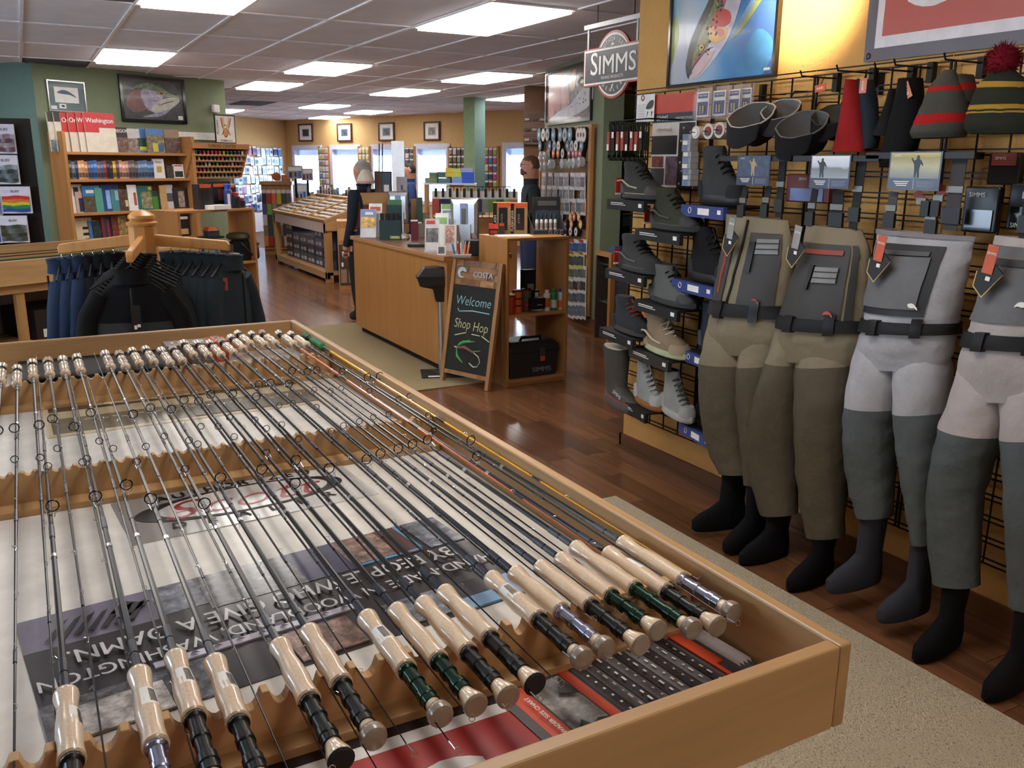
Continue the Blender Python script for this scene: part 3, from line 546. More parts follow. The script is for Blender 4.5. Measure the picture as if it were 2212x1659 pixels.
for k in range(14): b.cbox((W_*(.7+.25*((k*7) % 5)/5), H_*(.05+.045*k), .007), (.008, .010, .003))
P(q, 'studs', b, kind='stuff')
yl, yr, z0, z1 = wallrect((1377, 206, 1413, 262), 2.85); q = T('tip_card', 'small white rounded instruction card beside the cleat poster', 'card'); q.matrix_local = wf_(yl, z0, 2.85); W_ = yl-yr; H_ = z1-z0
b = MB(paper); b.box(0, W_, 0, H_, 0, .003); P(q, 'card', b, None, .001)
b = MB(mat((60, 56, 58), .5)); b.prism(curve([(W_*.55, H_*.55), (W_*.6, H_*.45), (W_*.9, H_*.5), (W_*.95, H_*.75), (W_*.75, H_*.75)]), .003, .0036); b.prism([(W_*.6, H_*.15), (W_*.68, H_*.35), (W_*.62, H_*.38)], .003, .0036).prism([(W_*.85, H_*.15), (W_*.92, H_*.35), (W_*.84, H_*.38)], .003, .0036)
for k in range(8): b.box(W_*.08, W_*.5, H_*(.2+k*.06), H_*(.21+k*.06), .003, .0034)
P(q, 'print', b); b = MB(mat((170, 40, 50), .5)); b.ring((W_*.35, H_*.88, .0035), (0, 0, 1), .012, .003, 12, 4); P(q, 'logo', b)
clearp = mat((214, 210, 214), .12, alpha=.18, spec=.8); bl = mat((44, 60, 120), .4); yw = mat((226, 200, 70), .5)
for k, (x0, x1) in enumerate(((1503, 1536), (1538, 1572), (1572, 1602), (1600, 1626))):
    yl, yr, z0, z1 = wallrect((x0, 190-3*k, x1, 258-3*k), 2.72+.02*k); W_ = yl-yr; H_ = z1-z0
    q = T('stud_pack', 'clear blister of boot studs on blue card, %s below the trout painting' % ('leftmost', 'second from left', 'third from left', 'rightmost')[k], 'blister pack', group='blue stud packs'); q.matrix_local = wf_(yl, z0, 2.72+.02*k)
    b = MB(clearp); b.box(0, W_, 0, H_, 0, .002); b.box(W_*.1, W_*.9, H_*.04, H_*.8, .002, .02); P(q, 'blister', b)
    b = MB(paper); b.box(W_*.15, W_*.85, H_*.1, H_*.85, .0021, .004); b.box(W_*.2, W_*.8, H_*.14, H_*.55, .004, .0045, bl); b.box(W_*.22, W_*.78, H_*.66, H_*.8, .004, .0045, bl); b.text('TRACTION', TR((W_*.5, H_*.74, .005)), H_*.08, paper, .01); P(q, 'card', b)
    b = MB(mat((60, 54, 40), .4, metal=.3)); b.prism(oval(W_*.17, H_*.16, W_*.5, H_*.33), .005, .008)
    for j in range(8): b.cbox((W_*(.42+.16*(j % 2)), H_*(.22+.06*(j//2)), .009), (.005, .006, .003), mat((220, 210, 170), .3, metal=.5))
    P(q, 'stud_set', b)
    b = MB(wire); b.tube([(W_*.5, H_*1.0, .0), (W_*.5, H_*1.0, .03)], .002, 5); P(q, 'peg', b)
for k, (px, py, r) in enumerate(((1510, 286, 15), (1537, 284, 18), (1561, 281, 18), (1585, 279, 16))):
    c = atx(px, py, 2.74); rr = .034*r/18
    q = T('tape_roll', 'round tape tub below the stud packs, %s' % ('open white hub at the left', 'red and grey disc, left of two', 'red and grey disc, right of two', 'pale lid at the right')[k], 'tape roll', c, group='tape rolls')
    b = MB(mat((220, 212, 204), .3, alpha=.9)); b.lathe([(rr*.3, -.02), (rr, -.02), (rr, .02), (rr*.3, .02)], (0, 0, 0), (1, 0, 0), 18); P(q, 'roll', b)
    b = MB(mat((150, 50, 46), .4) if k in (1, 2) else paper); b.lathe([(rr*.62, -.024), (rr*.62, -.02)], (0, 0, 0), (1, 0, 0), 16); b.box(-.0245, -.024, -rr*.55, rr*.55, -rr*.45, 0, mat((70, 72, 78), .4)) if k in (1, 2) else None; P(q, 'label_disc', b)
    b = MB(wire); b.tube([(-.05, 0, 0), (.13, 0, 0)], .002, 5); P(q, 'peg', b)
for k in range(9):
    py = 296+k*12.5; c = atx(1492-(k % 3), py, 2.80); q = T('lure_box', 'little clear plastic tub in the column beside the poster, %s from top' % ORD[k+1], 'tub', c, group='column of clear tubs')
    b = MB(mat((196, 200, 206), .1, alpha=.6)); b.cbox((0, 0, 0), (.05, .06, .026)); P(q, 'tub', b, None, .002)
    b = MB(paper if k % 2 else mat((110, 130, 170), .4)); b.cbox((-.0255, .006, 0), (.001, .034, .018)); P(q, 'label', b)
# laces hanging at the doorway end
lacem = fab(52, 56, 46); redb = mat((150, 60, 46), .5)
for k in range(8):
    px = 1322+k*10; a = atx(px, 268, 2.66); e = atx(px-1, 342, 2.66)
    q = T('boot_lace_pack', 'hank of olive boot laces with %s band, %s from left' % ('red' if k % 3 != 1 else 'dark', ORD[k+1]), 'boot laces', (2.66, (a.y+e.y)/2, 0), group='hanks of boot laces'); b = MB(lacem); y0 = 0
    for j in range(3):
        w_ = .010+.003*j; b.tube([(.01*j-.01, -w_, e.z+.03), (.01*j-.01, -w_*1.3, e.z+.005), (.01*j-.01, 0, e.z-.01), (.01*j-.01, w_*1.3, e.z+.005), (.01*j-.01, w_, e.z+.05), (.01*j-.01, w_*.7, a.z-.05), (.01*j-.01, w_*1.2, a.z-.005), (.01*j-.01, 0, a.z+.008), (.01*j-.01, -w_*1.2, a.z-.01), (.01*j-.01, -w_*.7, a.z-.06), (.01*j-.01, -w_, e.z+.03)], .004, 6)
    P(q, 'laces', b); zc = (a.z+e.z)/2
    b = MB(redb if k % 3 != 1 else blackm); b.cbox((-.006, 0, zc), (.034, .022, (a.z-e.z)*.55)); P(q, 'paper_band', b)
    b = MB(paper); b.cbox((-.0245, .0, zc+(.03 if k % 2 else -.03)), (.002, .016, .03)); P(q, 'price_label', b)
b = MB(wire); a = atx(1318, 268, 2.66); c = atx(1398, 262, 2.66); b.tube([(2.66, a.y+.01, a.z+.012), (2.66, c.y-.01, c.z+.012)], .004, 6).tube([(2.66, c.y-.01, c.z+.012), (2.87, c.y-.01, c.z+.012)], .004, 6); solo('lace_rail', 'black steel rail carrying the hanks of boot laces', 'rail', b)
# ---------------------------------------------------------------- boots
def slices(sl, n=18, heel=.85):
    R = []
    for z, x0, x1, w_ in sl:
        xc, a = (x0+x1)/2, (x1-x0)/2; R.append([(xc+a*cos(2*pi*k/n), w_*sin(2*pi*k/n)*(heel+(1-heel)*cos(2*pi*k/n)), z) for k in range(n)])
    return R
UP = [(.09, -.005, .995, .18), (.18, .0, .99, .185), (.27, .005, .94, .175), (.34, .015, .82, .16), (.41, .03, .68, .148), (.49, .04, .58, .136), (.58, .035, .52, .14), (.67, .02, .49, .145), (.72, .04, .46, .13)]
def boot(label, heel, toe, x, up, sole, toecap, lace, accent=None, h=.30, shelf=None, style='boot', tag=None, group='wading boots on the wire grid', out=.05):
    A = atx(*heel, x); B = atx(*toe, x-out); d = B-A; L = hypot(d.x, d.y)*1.0; q = T('wading_boot', label, 'boot', (A.x, A.y, A.z), atan2(d.y, d.x), group)
    S = lambda s: Matrix.Diagonal((L, L*.95, h/.72, 1))
    M = S(0)
    if style == 'rubber':
        UPX = [(.07, .0, .985, .17), (.12, .0, .975, .17), (.17, .01, .88, .155), (.21, .02, .68, .15), (.26, .02, .55, .15), (.4, .0, .53, .17), (.55, -.03, .54, .19), (.715, -.06, .56, .21)]
    elif style == 'shoe': UPX = [(.09, .0, .985, .165), (.2, .0, .95, .16), (.3, .02, .78, .145), (.42, .04, .58, .13), (.55, .05, .48, .12), (.72, .05, .45, .125)]
    else: UPX = UP
    b = MB(up); b.loft(slices(UPX), None, M); P(q, 'upper', b)
    b = MB(mat((214, 206, 194), .7) if style == 'rubber' else blackm); z = UPX[-1][0]; b.loft(slices([(z, UPX[-1][1]+.03, UPX[-1][2]-.03, UPX[-1][3]-.025), (z+.008, UPX[-1][1]+.03, UPX[-1][2]-.03, UPX[-1][3]-.025)]), None, M); P(q, 'lining', b)
    b = MB(sole); b.loft(slices([(0, .01, .97, .165), (.03, -.02, 1.02, .195), (.08, -.015, 1.03, .195), (.115, .0, 1.02, .188)]), None, M); b.loft(slices([(.112, -.012, 1.024, .19), (.124, -.008, 1.018, .187)]), accent or sole, M); P(q, 'sole', b)
    if style != 'rubber':
        b = MB(toecap); b.loft(slices([(.1, .60, 1.012, .168), (.19, .62, 1.005, .168), (.26, .66, .95, .140)]), None, M); P(q, 'toe_cap', b)
        b = MB(toecap); b.loft(slices([(.1, -.012, .3, .150), (.22, -.012, .24, .142), (.3, .0, .15, .12)]), None, M); P(q, 'heel_counter', b)
        b = MB(lace)
        for k in range(6):
            u = k/5; xx = .80-.32*u; zz = .30+.34*u
            b.tube([(xx-.03, -.10, zz-.06), (xx+.02, 0, zz-.005), (xx-.03, .10, zz-.06)], .012, 5, None, M); b.tube([(xx-.05, .10, zz-.03), (xx+.01, 0, zz+.02), (xx-.02, -.10, zz-.05)], .011, 5, None, M)
        b.tube([(.48, 0, .66), (.56, -.05, .72), (.62, -.03, .60), (.60, -.06, .5)], .010, 5, None, M); P(q, 'laces', b)
        if accent:
            b = MB(accent)
            for s in (-1, 1): b.tube([(.06, s*.15, .34), (.2, s*.155, .36), (.42, s*.165, .25), (.62, s*.155, .22)], .018, 6, None, M)
            P(q, 'side_stripe', b)
    else:
        b = MB(paper); b.text('SIMMS', FR((L*.62, -L*.150, h*.27), (1, .16, -.42), (.3, .25, 1)), h*.085, None, .012, dz=.003); P(q, 'lettering', b)
    if tag: b = MB(mat((186, 46, 32), .5)); b.cbox((-.03, -.02, h*.34), (.006, .03, h*.42)); b.cbox((-.03, -.02, h*.12), (.0062, .03, h*.05), paper); P(q, 'hang_tag', b)
    if shelf:
        c, stripe, nm = shelf; s = T('boot_shelf', nm, 'display shelf', (A.x, A.y, A.z), atan2(d.y, d.x), 'boot shelves on the wire grid')
        b = MB(blackm); b.box(-.04, L*.92, -.055, .12, -.012, -.003); P(s, 'plate', b); b = MB(c); b.box(-.045, L*.92, -.075, -.055, -.055, -.004); P(s, 'label_strip', b)
        b = MB(paper)
        if stripe == 'k': b.box(L*.3, L*.58, -.0762, -.075, -.042, -.014); b.ring((L*.1, -.0765, -.026), (0, 1, 0), .012, .002, 12, 4, white)
        else: b.box(.0, L*.36, -.0762, -.075, -.022, -.018).box(.0, L*.42, -.0762, -.075, -.030, -.027)
        b.box(L*.78, L*.86, -.0762, -.075, -.034, -.016); P(s, 'label_print', b)
    return q
chg = fab(62, 62, 60); ol = fab(60, 62, 50); dsole = mat((40, 40, 40), .7); gs = mat((52, 52, 52), .6)
sb = lambda n: (blackm, 's', n); kb = lambda n: (mat((52, 70, 130), .4), 'k', n)
boot('grey hiking-style wading boot with pale side stripe, topmost left', (1348, 428), (1428, 424), 2.72, chg, dsole, gs, fab(40, 40, 38), mat((168, 160, 138), .7), .185, sb('black shelf under the pale-striped grey boot'), tag=1)
boot('dark olive wading boot with cable lacing, second row', (1411, 492), (1508, 497), 2.70, ol, dsole, mat((40, 40, 40), .6), fab(30, 30, 28), mat((80, 78, 70), .7), .195, sb('black shelf under the dark olive boot'), tag=1)
boot('plain charcoal wading boot, third from top at left', (1344, 578), (1428, 574), 2.72, fab(66, 66, 66), dsole, fab(58, 58, 58), fab(32, 32, 32), mat((84, 84, 82), .7), .18, sb('black shelf under the plain charcoal boot'), tag=1)
boot('grey wading boot with dark toe cap beside red tag, fourth from top', (1408, 645), (1502, 652), 2.70, fab(96, 98, 96), dsole, gs, fab(24, 24, 24), None, .185, sb('black shelf under the grey boot with dark toe'), tag=0)
boot('charcoal wading boot with red laces', (1330, 706), (1402, 716), 2.72, fab(52, 56, 60), mat((60, 50, 48), .6), fab(46, 50, 54), mat((160, 48, 36), .6), None, .18, sb('black shelf under the red-laced boot'))
boot('tan and cream wading boot with pale laces', (1396, 748), (1482, 758), 2.70, fab(140, 122, 100), mat((176, 182, 140), .6), fab(156, 138, 114), fab(206, 198, 184), mat((196, 182, 156), .7), .20, (mat((44, 44, 46), .4), 's', 'dark shelf with silver edge under the tan boot'), tag=1)
boot('tall grey rubber boot with cream lining at the doorway end', (1310, 862), (1380, 872), 2.70, mat((72, 70, 66), .6, bump=.1), mat((88, 86, 84), .5), gs, gs, mat((150, 60, 56), .5), .315, None, 'rubber')
boot('light grey flats shoe with gum sole, bottom row', (1374, 862), (1428, 880), 2.70, fab(150, 154, 154), mat((160, 104, 58), .5), fab(176, 180, 178), fab(190, 192, 192), None, .22, sb('black shelf under the pale wading shoes'), 'shoe')
boot('pale grey neoprene pull-on wading shoe, bottom row', (1432, 884), (1494, 906), 2.68, fab(146, 148, 146), mat((176, 178, 172), .6), fab(160, 162, 158), fab(96, 98, 100), None, .22, None, 'shoe')
boot('black and grey wading boot with silver eyelets, on top blue shelf', (1514, 440), (1604, 444), 2.70, fab(60, 62, 64), black, fab(44, 46, 46), fab(24, 24, 24), None, .25, kb('blue-labelled shelf at the top of the second boot column'))
boot('black wading boot on second blue shelf behind the first waders', (1492, 600), (1580, 612), 2.70, fab(30, 30, 32), black, blackm, blackm, None, .24, kb('blue-labelled shelf second from top'))
boot('slate and black wading boot on third blue shelf, half hidden', (1512, 754), (1582, 775), 2.72, fab(48, 54, 62), black, fab(70, 82, 92), blackm, None, .23, kb('blue-labelled shelf third from top'))
boot('black wading boot on lowest blue shelf beside the waders', (1506, 912), (1570, 940), 2.72, fab(36, 34, 34), black, blackm, blackm, None, .23, kb('blue-labelled shelf nearest the floor'))
# ---------------------------------------------------------------- spotlight washing the ochre wall
q = T('track_spotlight', 'black ceiling spotlight aimed at the ochre wall', 'spotlight', (2.2, 2.72, CEIL)); b = MB(black); b.box(-.02, .02, -.3, .3, -.02, 0); P(q, 'track', b)
b = MB(black); b.lathe([(.035, 0), (.045, .12), (.045, .14)], (0, 0, -.05), (.8, 0, -.45), 16); P(q, 'lamp_head', b)
ld = bpy.data.lights.new('spot_bulb', 'SPOT'); ld.energy = 130; ld.spot_size = radians(62); ld.spot_blend = .8; ld.color = (1, .86, .62); ld.shadow_soft_size = .04
lo = bpy.data.objects.new('spot_bulb', ld); COL.objects.link(lo); lo.parent = q; lo.location = (.14, 0, -.13); lo.rotation_euler = Vector((.62, .06, -.16)).to_track_quat('-Z', 'Y').to_euler()
# ================================================================ waders
XH = Vector((1, 0, 0))
class Limb:
    """soft tube traced on the plane x=X: rows of (left px, right px); every row gets a real depth"""
    def __init__(s, rows, X, depth, seed=0, wr=.0): s.r = [(atx(a, b, X), atx(c, d, X)) for a, b, c, d in rows]; s.d = depth if isinstance(depth, (list, tuple)) else [depth]*len(rows); s.seed = seed; s.wr = wr
    def pt(s, th, v, off=0):
        n = len(s.r)-1; i = min(int(v*n), n-1); f = v*n-i; f = f*f*(3-2*f) if 0 else f
        L = s.r[i][0].lerp(s.r[i+1][0], f); R = s.r[i][1].lerp(s.r[i+1][1], f); d = s.d[i]*(1-f)+s.d[i+1]*f; c = (L+R)/2; a = (R-L)/2; l = a.length or 1
        k = 1+s.wr*(sin(9*th+5*v*n+s.seed)*.5+sin(v*n*7.3+3*sin(th*2+s.seed))*.7)
        return c+a*((1+off/l)*cos(th)*k)-XH*((d*k+off)*sin(th))
    def skin(s, m, v0=0, v1=1, off=0, n=22, k=26, cap=True): return MB(m).loft([[s.pt(2*pi*j/n, v0+(v1-v0)*i/k, off) for j in range(n)] for i in range(k+1)], None, None, cap)
    def patch(s, m, u0, u1, v0, v1, off=.004, n=8, k=8, b=None):
        b = b or MB(m); R = []
        for i in range(k+1):
            row = []
            for j in range(n+1): u = u0+(u1-u0)*j/n; row.append(s.pt(math.acos(max(-1, min(1, u))), v0+(v1-v0)*i/k, off))
            R.append(row)
        b.loft(R, m, None, False, True, False)
        # edge skirt gives the patch thickness
        lo = [[s.pt(math.acos(max(-1, min(1, u0+(u1-u0)*j/n))), v0+(v1-v0)*i/k, 0) for j in range(n+1)] for i in range(k+1)]
        for A, B in ((R[0], lo[0]), (R[-1], lo[-1]), ([r[0] for r in R], [r[0] for r in lo]), ([r[-1] for r in R], [r[-1] for r in lo])): b.loft([A, B], m, None, False, False, False)
        return b
def wader(label, c, X, torso, legs, split, hipm, legm, feet, footm, pocket, trimm, belt_v, zipm, card, straps, seed, logo):
    base = (X, atx((torso[-1][0]+torso[-1][2])/2, torso[-1][1], X).y, 0); q = T('chest_waders', label, 'waders', base, group='chest waders on the ochre wall'); Mi = TR((-base[0], -base[1], 0))
    pp = lambda nm, mb, **k: P(q, nm, mb, Mi, **k)
    dep = [.03, .06, .085, .10, .105, .10, .07][:len(torso)]; dep += [.10]*(len(torso)-len(dep))
    torso = torso[:-1]+[(torso[-1][0]+9, torso[-1][1], torso[-1][2]-9, torso[-1][3])]; tl = Limb(torso, X, dep, seed, .014); pp('bib', tl.skin(hipm))
    for li, rows in enumerate(legs):
        n_ = len(rows)-1; r0 = rows[0]; rows = [(r0[0]+14, r0[1]-75, r0[2]-14, r0[3]-75)]+rows
        lg = Limb(rows, X+(.01 if li else 0), [.04, .088, .105, .10, .09, .08, .07, .065, .06][:len(rows)], seed+li*3+1, .026); sv = (split[li]*n_+1)/(n_+1)
        if sv > 0: pp('thigh', lg.skin(hipm, 0, sv, 0, 20, 12))
        pp('leg', lg.skin(legm, sv, 1, 0, 20, 24))
        yb = (lg.r[-1][0]+lg.r[-1][1])/2; hw = (lg.r[-1][1]-lg.r[-1][0]).length/2; zt = yb.z; z0, L, rz = feet[li]
        M = TR((X+.075, yb.y, z0), rz=pi+rz) @ Matrix.Diagonal((L, L, 1, 1)); hh = zt-z0+.02
        sl = [(0, .02, .93, .13), (.012, .0, .98, .16), (.05, .0, .98, .16), (.075, .01, .86, .145), (.10, .03, .66, .13), (.13, .05, .5, .12), (hh*.75, .03, .48, .15), (hh, .02, .49, .17)]
        if hh < .18: sl = sl[:5]+[(hh*.8, .04, .5, .13), (hh, .02, .49, .16)]
        b = MB(footm); b.loft(slices(sl, 18, .8), None, M); pp('bootie', b)
    pp('belt', tl.skin(blackm, belt_v-.055, belt_v+.055, .012, 24, 4)); b = MB(black); tl.patch(black, -.42, -.2, belt_v-.07, belt_v+.07, .02, 4, 4, b); pp('belt_buckle', b); pp('belt_loop', tl.patch(black, .45, .62, belt_v-.10, belt_v+.08, .018, 3, 4))
    for nm, m, u0, u1, v0, v1, off in pocket: pp(nm, tl.patch(m, u0, u1, v0, v1, off))
    if zipm: b = MB(zipm); pts = [tl.pt(math.acos(-.05-.12*i/10), .02+(belt_v-.04)*i/10, .004) for i in range(11)]; b.tube(pts, .006, 6); pp('zipper', b)
    u, v = logo[:2]; o = tl.pt(math.acos(u), v, .012); b = MB(logo[2]); b.prism(curve([(-.022, -.006), (-.012, .008), (.004, .012), (.02, .002), (.024, -.008), (.012, -.002), (0, -.004), (-.012, -.002)]), 0, .001, None, FR(o, (0, -1, 0), (0, 0, 1))); pp('fish_logo', b)
    for k, (a, b_, w_, m) in enumerate(straps):
        A, B = atx(*a, X-.02), atx(*b_, X-.02); b = MB(m); d = (B-A); nrm = Vector((-1, 0, 0)); s = d.cross(nrm).normalized()*w_/2; b.loft([[A-s, A+s, A+s+nrm*.003, A-s+nrm*.003], [B-s, B+s, B+s+nrm*.003, B-s+nrm*.003]], None, None, True, False); pp('shoulder_strap', b)
        mid = A.lerp(B, .8); b = MB(black); b.cbox(mid-XH*.004, (.012, w_*1.25, .05)); pp('strap_buckle', b); b = MB(mat((120, 118, 112), .4, metal=.6)); b.cbox(A.lerp(B, .45)-XH*.004, (.008, w_*1.15, .02)); pp('strap_slider', b)
    (cx0, cy0, cx1, cy1), bgm, figure = card
    if cx0:
        yl, yr, z0, z1 = wallrect((cx0, cy0, cx1, cy1), X-.05); W_ = yl-yr; H_ = z1-z0; k = T('photo_card', figure[0], 'card'); k.matrix_local = wf_(yl, z0, X-.05)
        b = MB(mat((60, 70, 92), .3)); b.box(0, W_, 0, H_, 0, .002); P(k, 'card', b); b = MB(bgm); b.box(W_*.03, W_*.97, H_*.31, H_*.97, .002, .0026); P(k, 'photo', b)
        b = MB(figure[1]); fx, fs = figure[2], H_
        b.prism([(W_*fx+fs*x, H_*.33+fs*y) for x, y in [(-.07, 0), (-.02, 0), (0, .18), (.04, 0), (.09, 0), (.07, .2), (.10, .36), (.17, .30), (.18, .34), (.10, .46), (.05, .48), (.05, .56), (.0, .58), (-.03, .54), (-.03, .47), (-.10, .44), (-.17, .52), (-.19, .48), (-.10, .36), (-.07, .2)]], .0026, .0032); P(k, 'angler', b)
        b = MB(white); b.text('SIMMS', TR((W_*.16, H_*.9, .003)), H_*.075); b.box(W_*.51, W_*.516, H_*.03, H_*.29, .002, .003)
        for j in range(3): b.box(W_*(.12+.03*j), W_*(.42-.02*j), H_*(.21-.05*j), H_*(.235-.05*j), .002, .003)
        for j in range(4): b.box(W_*.57, W_*(.93-.04*(j % 2)), H_*(.22-.045*j), H_*(.235-.045*j), .002, .0027, mat((130, 140, 160), .5))
        P(k, 'print', b)
        hb = T('wader_hanger', 'dark hanger arm carrying the '+label.split(',')[0], 'hanger', (X-.045, (yl+yr)/2, z1-.01)); b = MB(black); b.box(.0, .33, -.012, .012, -.012, .012); b.box(-.002, .012, -.2, .2, -.012, .008); P(hb, 'arm', b)
    return q, tl
wx = 2.60
wfb = lambda r, g, b_: mat((r, g, b_), .85, var=.10, vs=6, bump=.9, bs=13, spec=.2); tan_ = wfb(132, 121, 100); brn = wfb(90, 82, 68); lg_ = wfb(164, 163, 166); dg = wfb(88, 94, 96); warmg = wfb(170, 161, 158); cg_ = wfb(106, 106, 108); pk = mat((58, 56, 54), .6, var=.1); pk2 = mat((40, 38, 38), .6); rz_ = mat((150, 62, 44), .5); neo = fab(20, 20, 22, .3); neo2 = fab(58, 60, 68, .3); wlt = mat((150, 152, 148), .4)
S1 = lambda *a: a
stripeg = mat((126, 126, 124), .5)
wader('tan chest waders with front zipper, first from the boots', 0, wx,
 [(1570, 462, 1702, 476), (1568, 520, 1712, 525), (1562, 570, 1712, 580), (1555, 625, 1705, 640), (1545, 665, 1702, 680), (1535, 715, 1698, 730), (1530, 760, 1692, 770)],
 [[(1530, 735, 1618, 745), (1522, 800, 1614, 810), (1524, 870, 1612, 875), (1530, 930, 1612, 935), (1542, 980, 1616, 985), (1562, 1018, 1622, 1025)], [(1610, 745, 1692, 740), (1606, 810, 1684, 810), (1606, 880, 1676, 880), (1612, 940, 1672, 940), (1616, 990, 1668, 995), (1618, 1040, 1660, 1048)]],
 (.14, .14), tan_, brn, [(.03, .27, -.25), (.012, .27, .1)], neo,
 [('chest_pocket', pk, .1, .86, .10, .60, .006), ('chest_pocket', pk, -.9, -.36, .12, .58, .006), ('pocket_zip', rz_, -.56, -.50, .2, .5, .010), ('fly_patch', stripeg, .32, .80, .14, .24, .012), ('foam_groove', pk2, .32, .80, .166, .174, .0135), ('foam_groove', pk2, .32, .80, .204, .212, .0135), ('tool_dock', black, .16, .30, .16, .36, .016)], None, .64, blackm,
 ((1595, 336, 1661, 402), mat((72, 84, 110), .3, var=.25, vs=30), ('blue dusk photo card of an angler above the zippered waders', mat((176, 150, 110), .5), .5)), [((1692, 338), (1682, 470), .034, blackm), ((1612, 402), (1600, 470), .03, blackm), ((1662, 402), (1650, 468), .03, blackm)], 1, (.52, .55, mat((190, 74, 66), .5)))
wader('brown chest waders with big square chest pocket, second from the boots', 0, wx,
 [(1742, 484, 1862, 496), (1738, 535, 1878, 545), (1722, 590, 1878, 600), (1706, 640, 1876, 655), (1692, 690, 1872, 705), (1684, 725, 1868, 740), (1678, 775, 1850, 790)],
 [[(1676, 755, 1738, 770), (1652, 830, 1730, 835), (1632, 900, 1722, 905), (1624, 960, 1716, 965), (1630, 1040, 1715, 1045), (1652, 1108, 1715, 1112)], [(1728, 765, 1846, 765), (1728, 850, 1836, 850), (1728, 930, 1828, 935), (1730, 1010, 1822, 1015), (1738, 1090, 1818, 1095), (1752, 1155, 1815, 1162)]],
 (.06, .06), tan_, brn, [(0, .27, -.05), (0, .27, .05)], neo,
 [('chest_pocket', pk, -.82, .70, .12, .62, .006), ('pocket_zip', rz_, -.6, .55, .16, .19, .012), ('fly_patch', stripeg, -.02, .52, .27, .37, .014), ('foam_groove', pk2, -.02, .52, .296, .304, .0155), ('foam_groove', pk2, -.02, .52, .334, .342, .0155), ('tool_dock', black, -.16, -.06, .26, .42, .016), ('hand_warmer_zip', pk2, .76, .86, .12, .62, .010)], None, .68, None,
 ((1754, 335, 1833, 409), gradm([(0, (150, 160, 170)), (.45, (120, 126, 130)), (.55, (190, 200, 214)), (1, (226, 228, 232))], 1, .3), ('grey cloudy photo card of a walking angler above the brown waders', mat((54, 60, 74), .5), .3)), [((1866, 335), (1842, 495), .036, blackm), ((1762, 408), (1748, 488), .03, blackm), ((1812, 412), (1806, 490), .05, blackm)], 5, (.48, .58, mat((190, 74, 66), .5)))
wader('light grey chest waders with white fish logo, third from the boots', 0, wx,
 [(1896, 494, 2108, 512), (1890, 550, 2096, 560), (1884, 610, 2080, 625), (1878, 665, 2068, 680), (1872, 705, 2062, 715), (1860, 745, 2056, 755), (1850, 795, 2050, 800)],
 [[(1850, 780, 1946, 795), (1838, 865, 1938, 880), (1834, 930, 1930, 935), (1836, 1000, 1924, 1005), (1845, 1060, 1922, 1065), (1862, 1112, 1920, 1118)], [(1938, 795, 2050, 790), (1944, 880, 2040, 885), (1950, 960, 2036, 960), (1962, 1040, 2030, 1045), (1974, 1110, 2024, 1115), (1984, 1168, 2020, 1175)]],
 (.22, .22), lg_, dg, [(.08, .27, -.1), (.06, .25, -.1)], neo2,
 [('chest_pocket', mat((30, 30, 31), .6), -.86, .62, .08, .52, .006), ('pocket_face', cg_, -.82, .45, .16, .47, .011), ('pocket_zip', mat((70, 70, 70), .5), -.7, .4, .12, .15, .012), ('hem_band', mat((120, 116, 120), .7), -.98, .98, .0, .03, .006)], None, .64, None,
 ((1925, 328, 2028, 413), gradm([(0, (120, 126, 130)), (.5, (176, 170, 130)), (.8, (150, 140, 70)), (1, (190, 170, 90))], 1, .3), ('sunny photo card of an angler standing, above the light grey waders', mat((62, 70, 84), .5), .55)), [((2076, 335), (2052, 498), .05, mat((58, 58, 60), .8)), ((1932, 414), (1920, 492), .035, mat((70, 70, 74), .8)), ((1980, 414), (2008, 460), .03, rz_), ((2040, 400), (2016, 462), .03, rz_), ((2012, 455), (2012, 500), .034, rz_)], 9, (.38, .45, white))
wader('warm grey chest waders at the right edge, fourth from the boots', 0, wx,
 [(2150, 508, 2330, 525), (2140, 570, 2330, 585), (2126, 625, 2325, 640), (2110, 680, 2320, 695), (2094, 730, 2315, 745), (2076, 775, 2310, 790), (2062, 860, 2310, 870)],
 [[(2062, 850, 2180, 850), (2040, 915, 2168, 945), (2026, 980, 2140, 1000), (2012, 1050, 2118, 1070), (2010, 1140, 2112, 1155), (2022, 1252, 2110, 1268)], [(2168, 850, 2310, 860), (2172, 945, 2310, 945), (2178, 1030, 2300, 1030), (2180, 1120, 2290, 1130), (2184, 1210, 2280, 1225), (2188, 1300, 2270, 1320)]],
 (.2, .2), warmg, dg, [(.0, .27, .05), (.0, .27, .05)], neo,
 [('chest_pocket', cg_, -.85, .6, .05, .52, .006), ('pocket_zip', pk2, -.7, .5, .12, .16, .012)], None, .66, None, ((0, 0, 0, 0), None, None), [((2240, 340), (2215, 520), .04, blackm)], 13, (.3, .4, white))
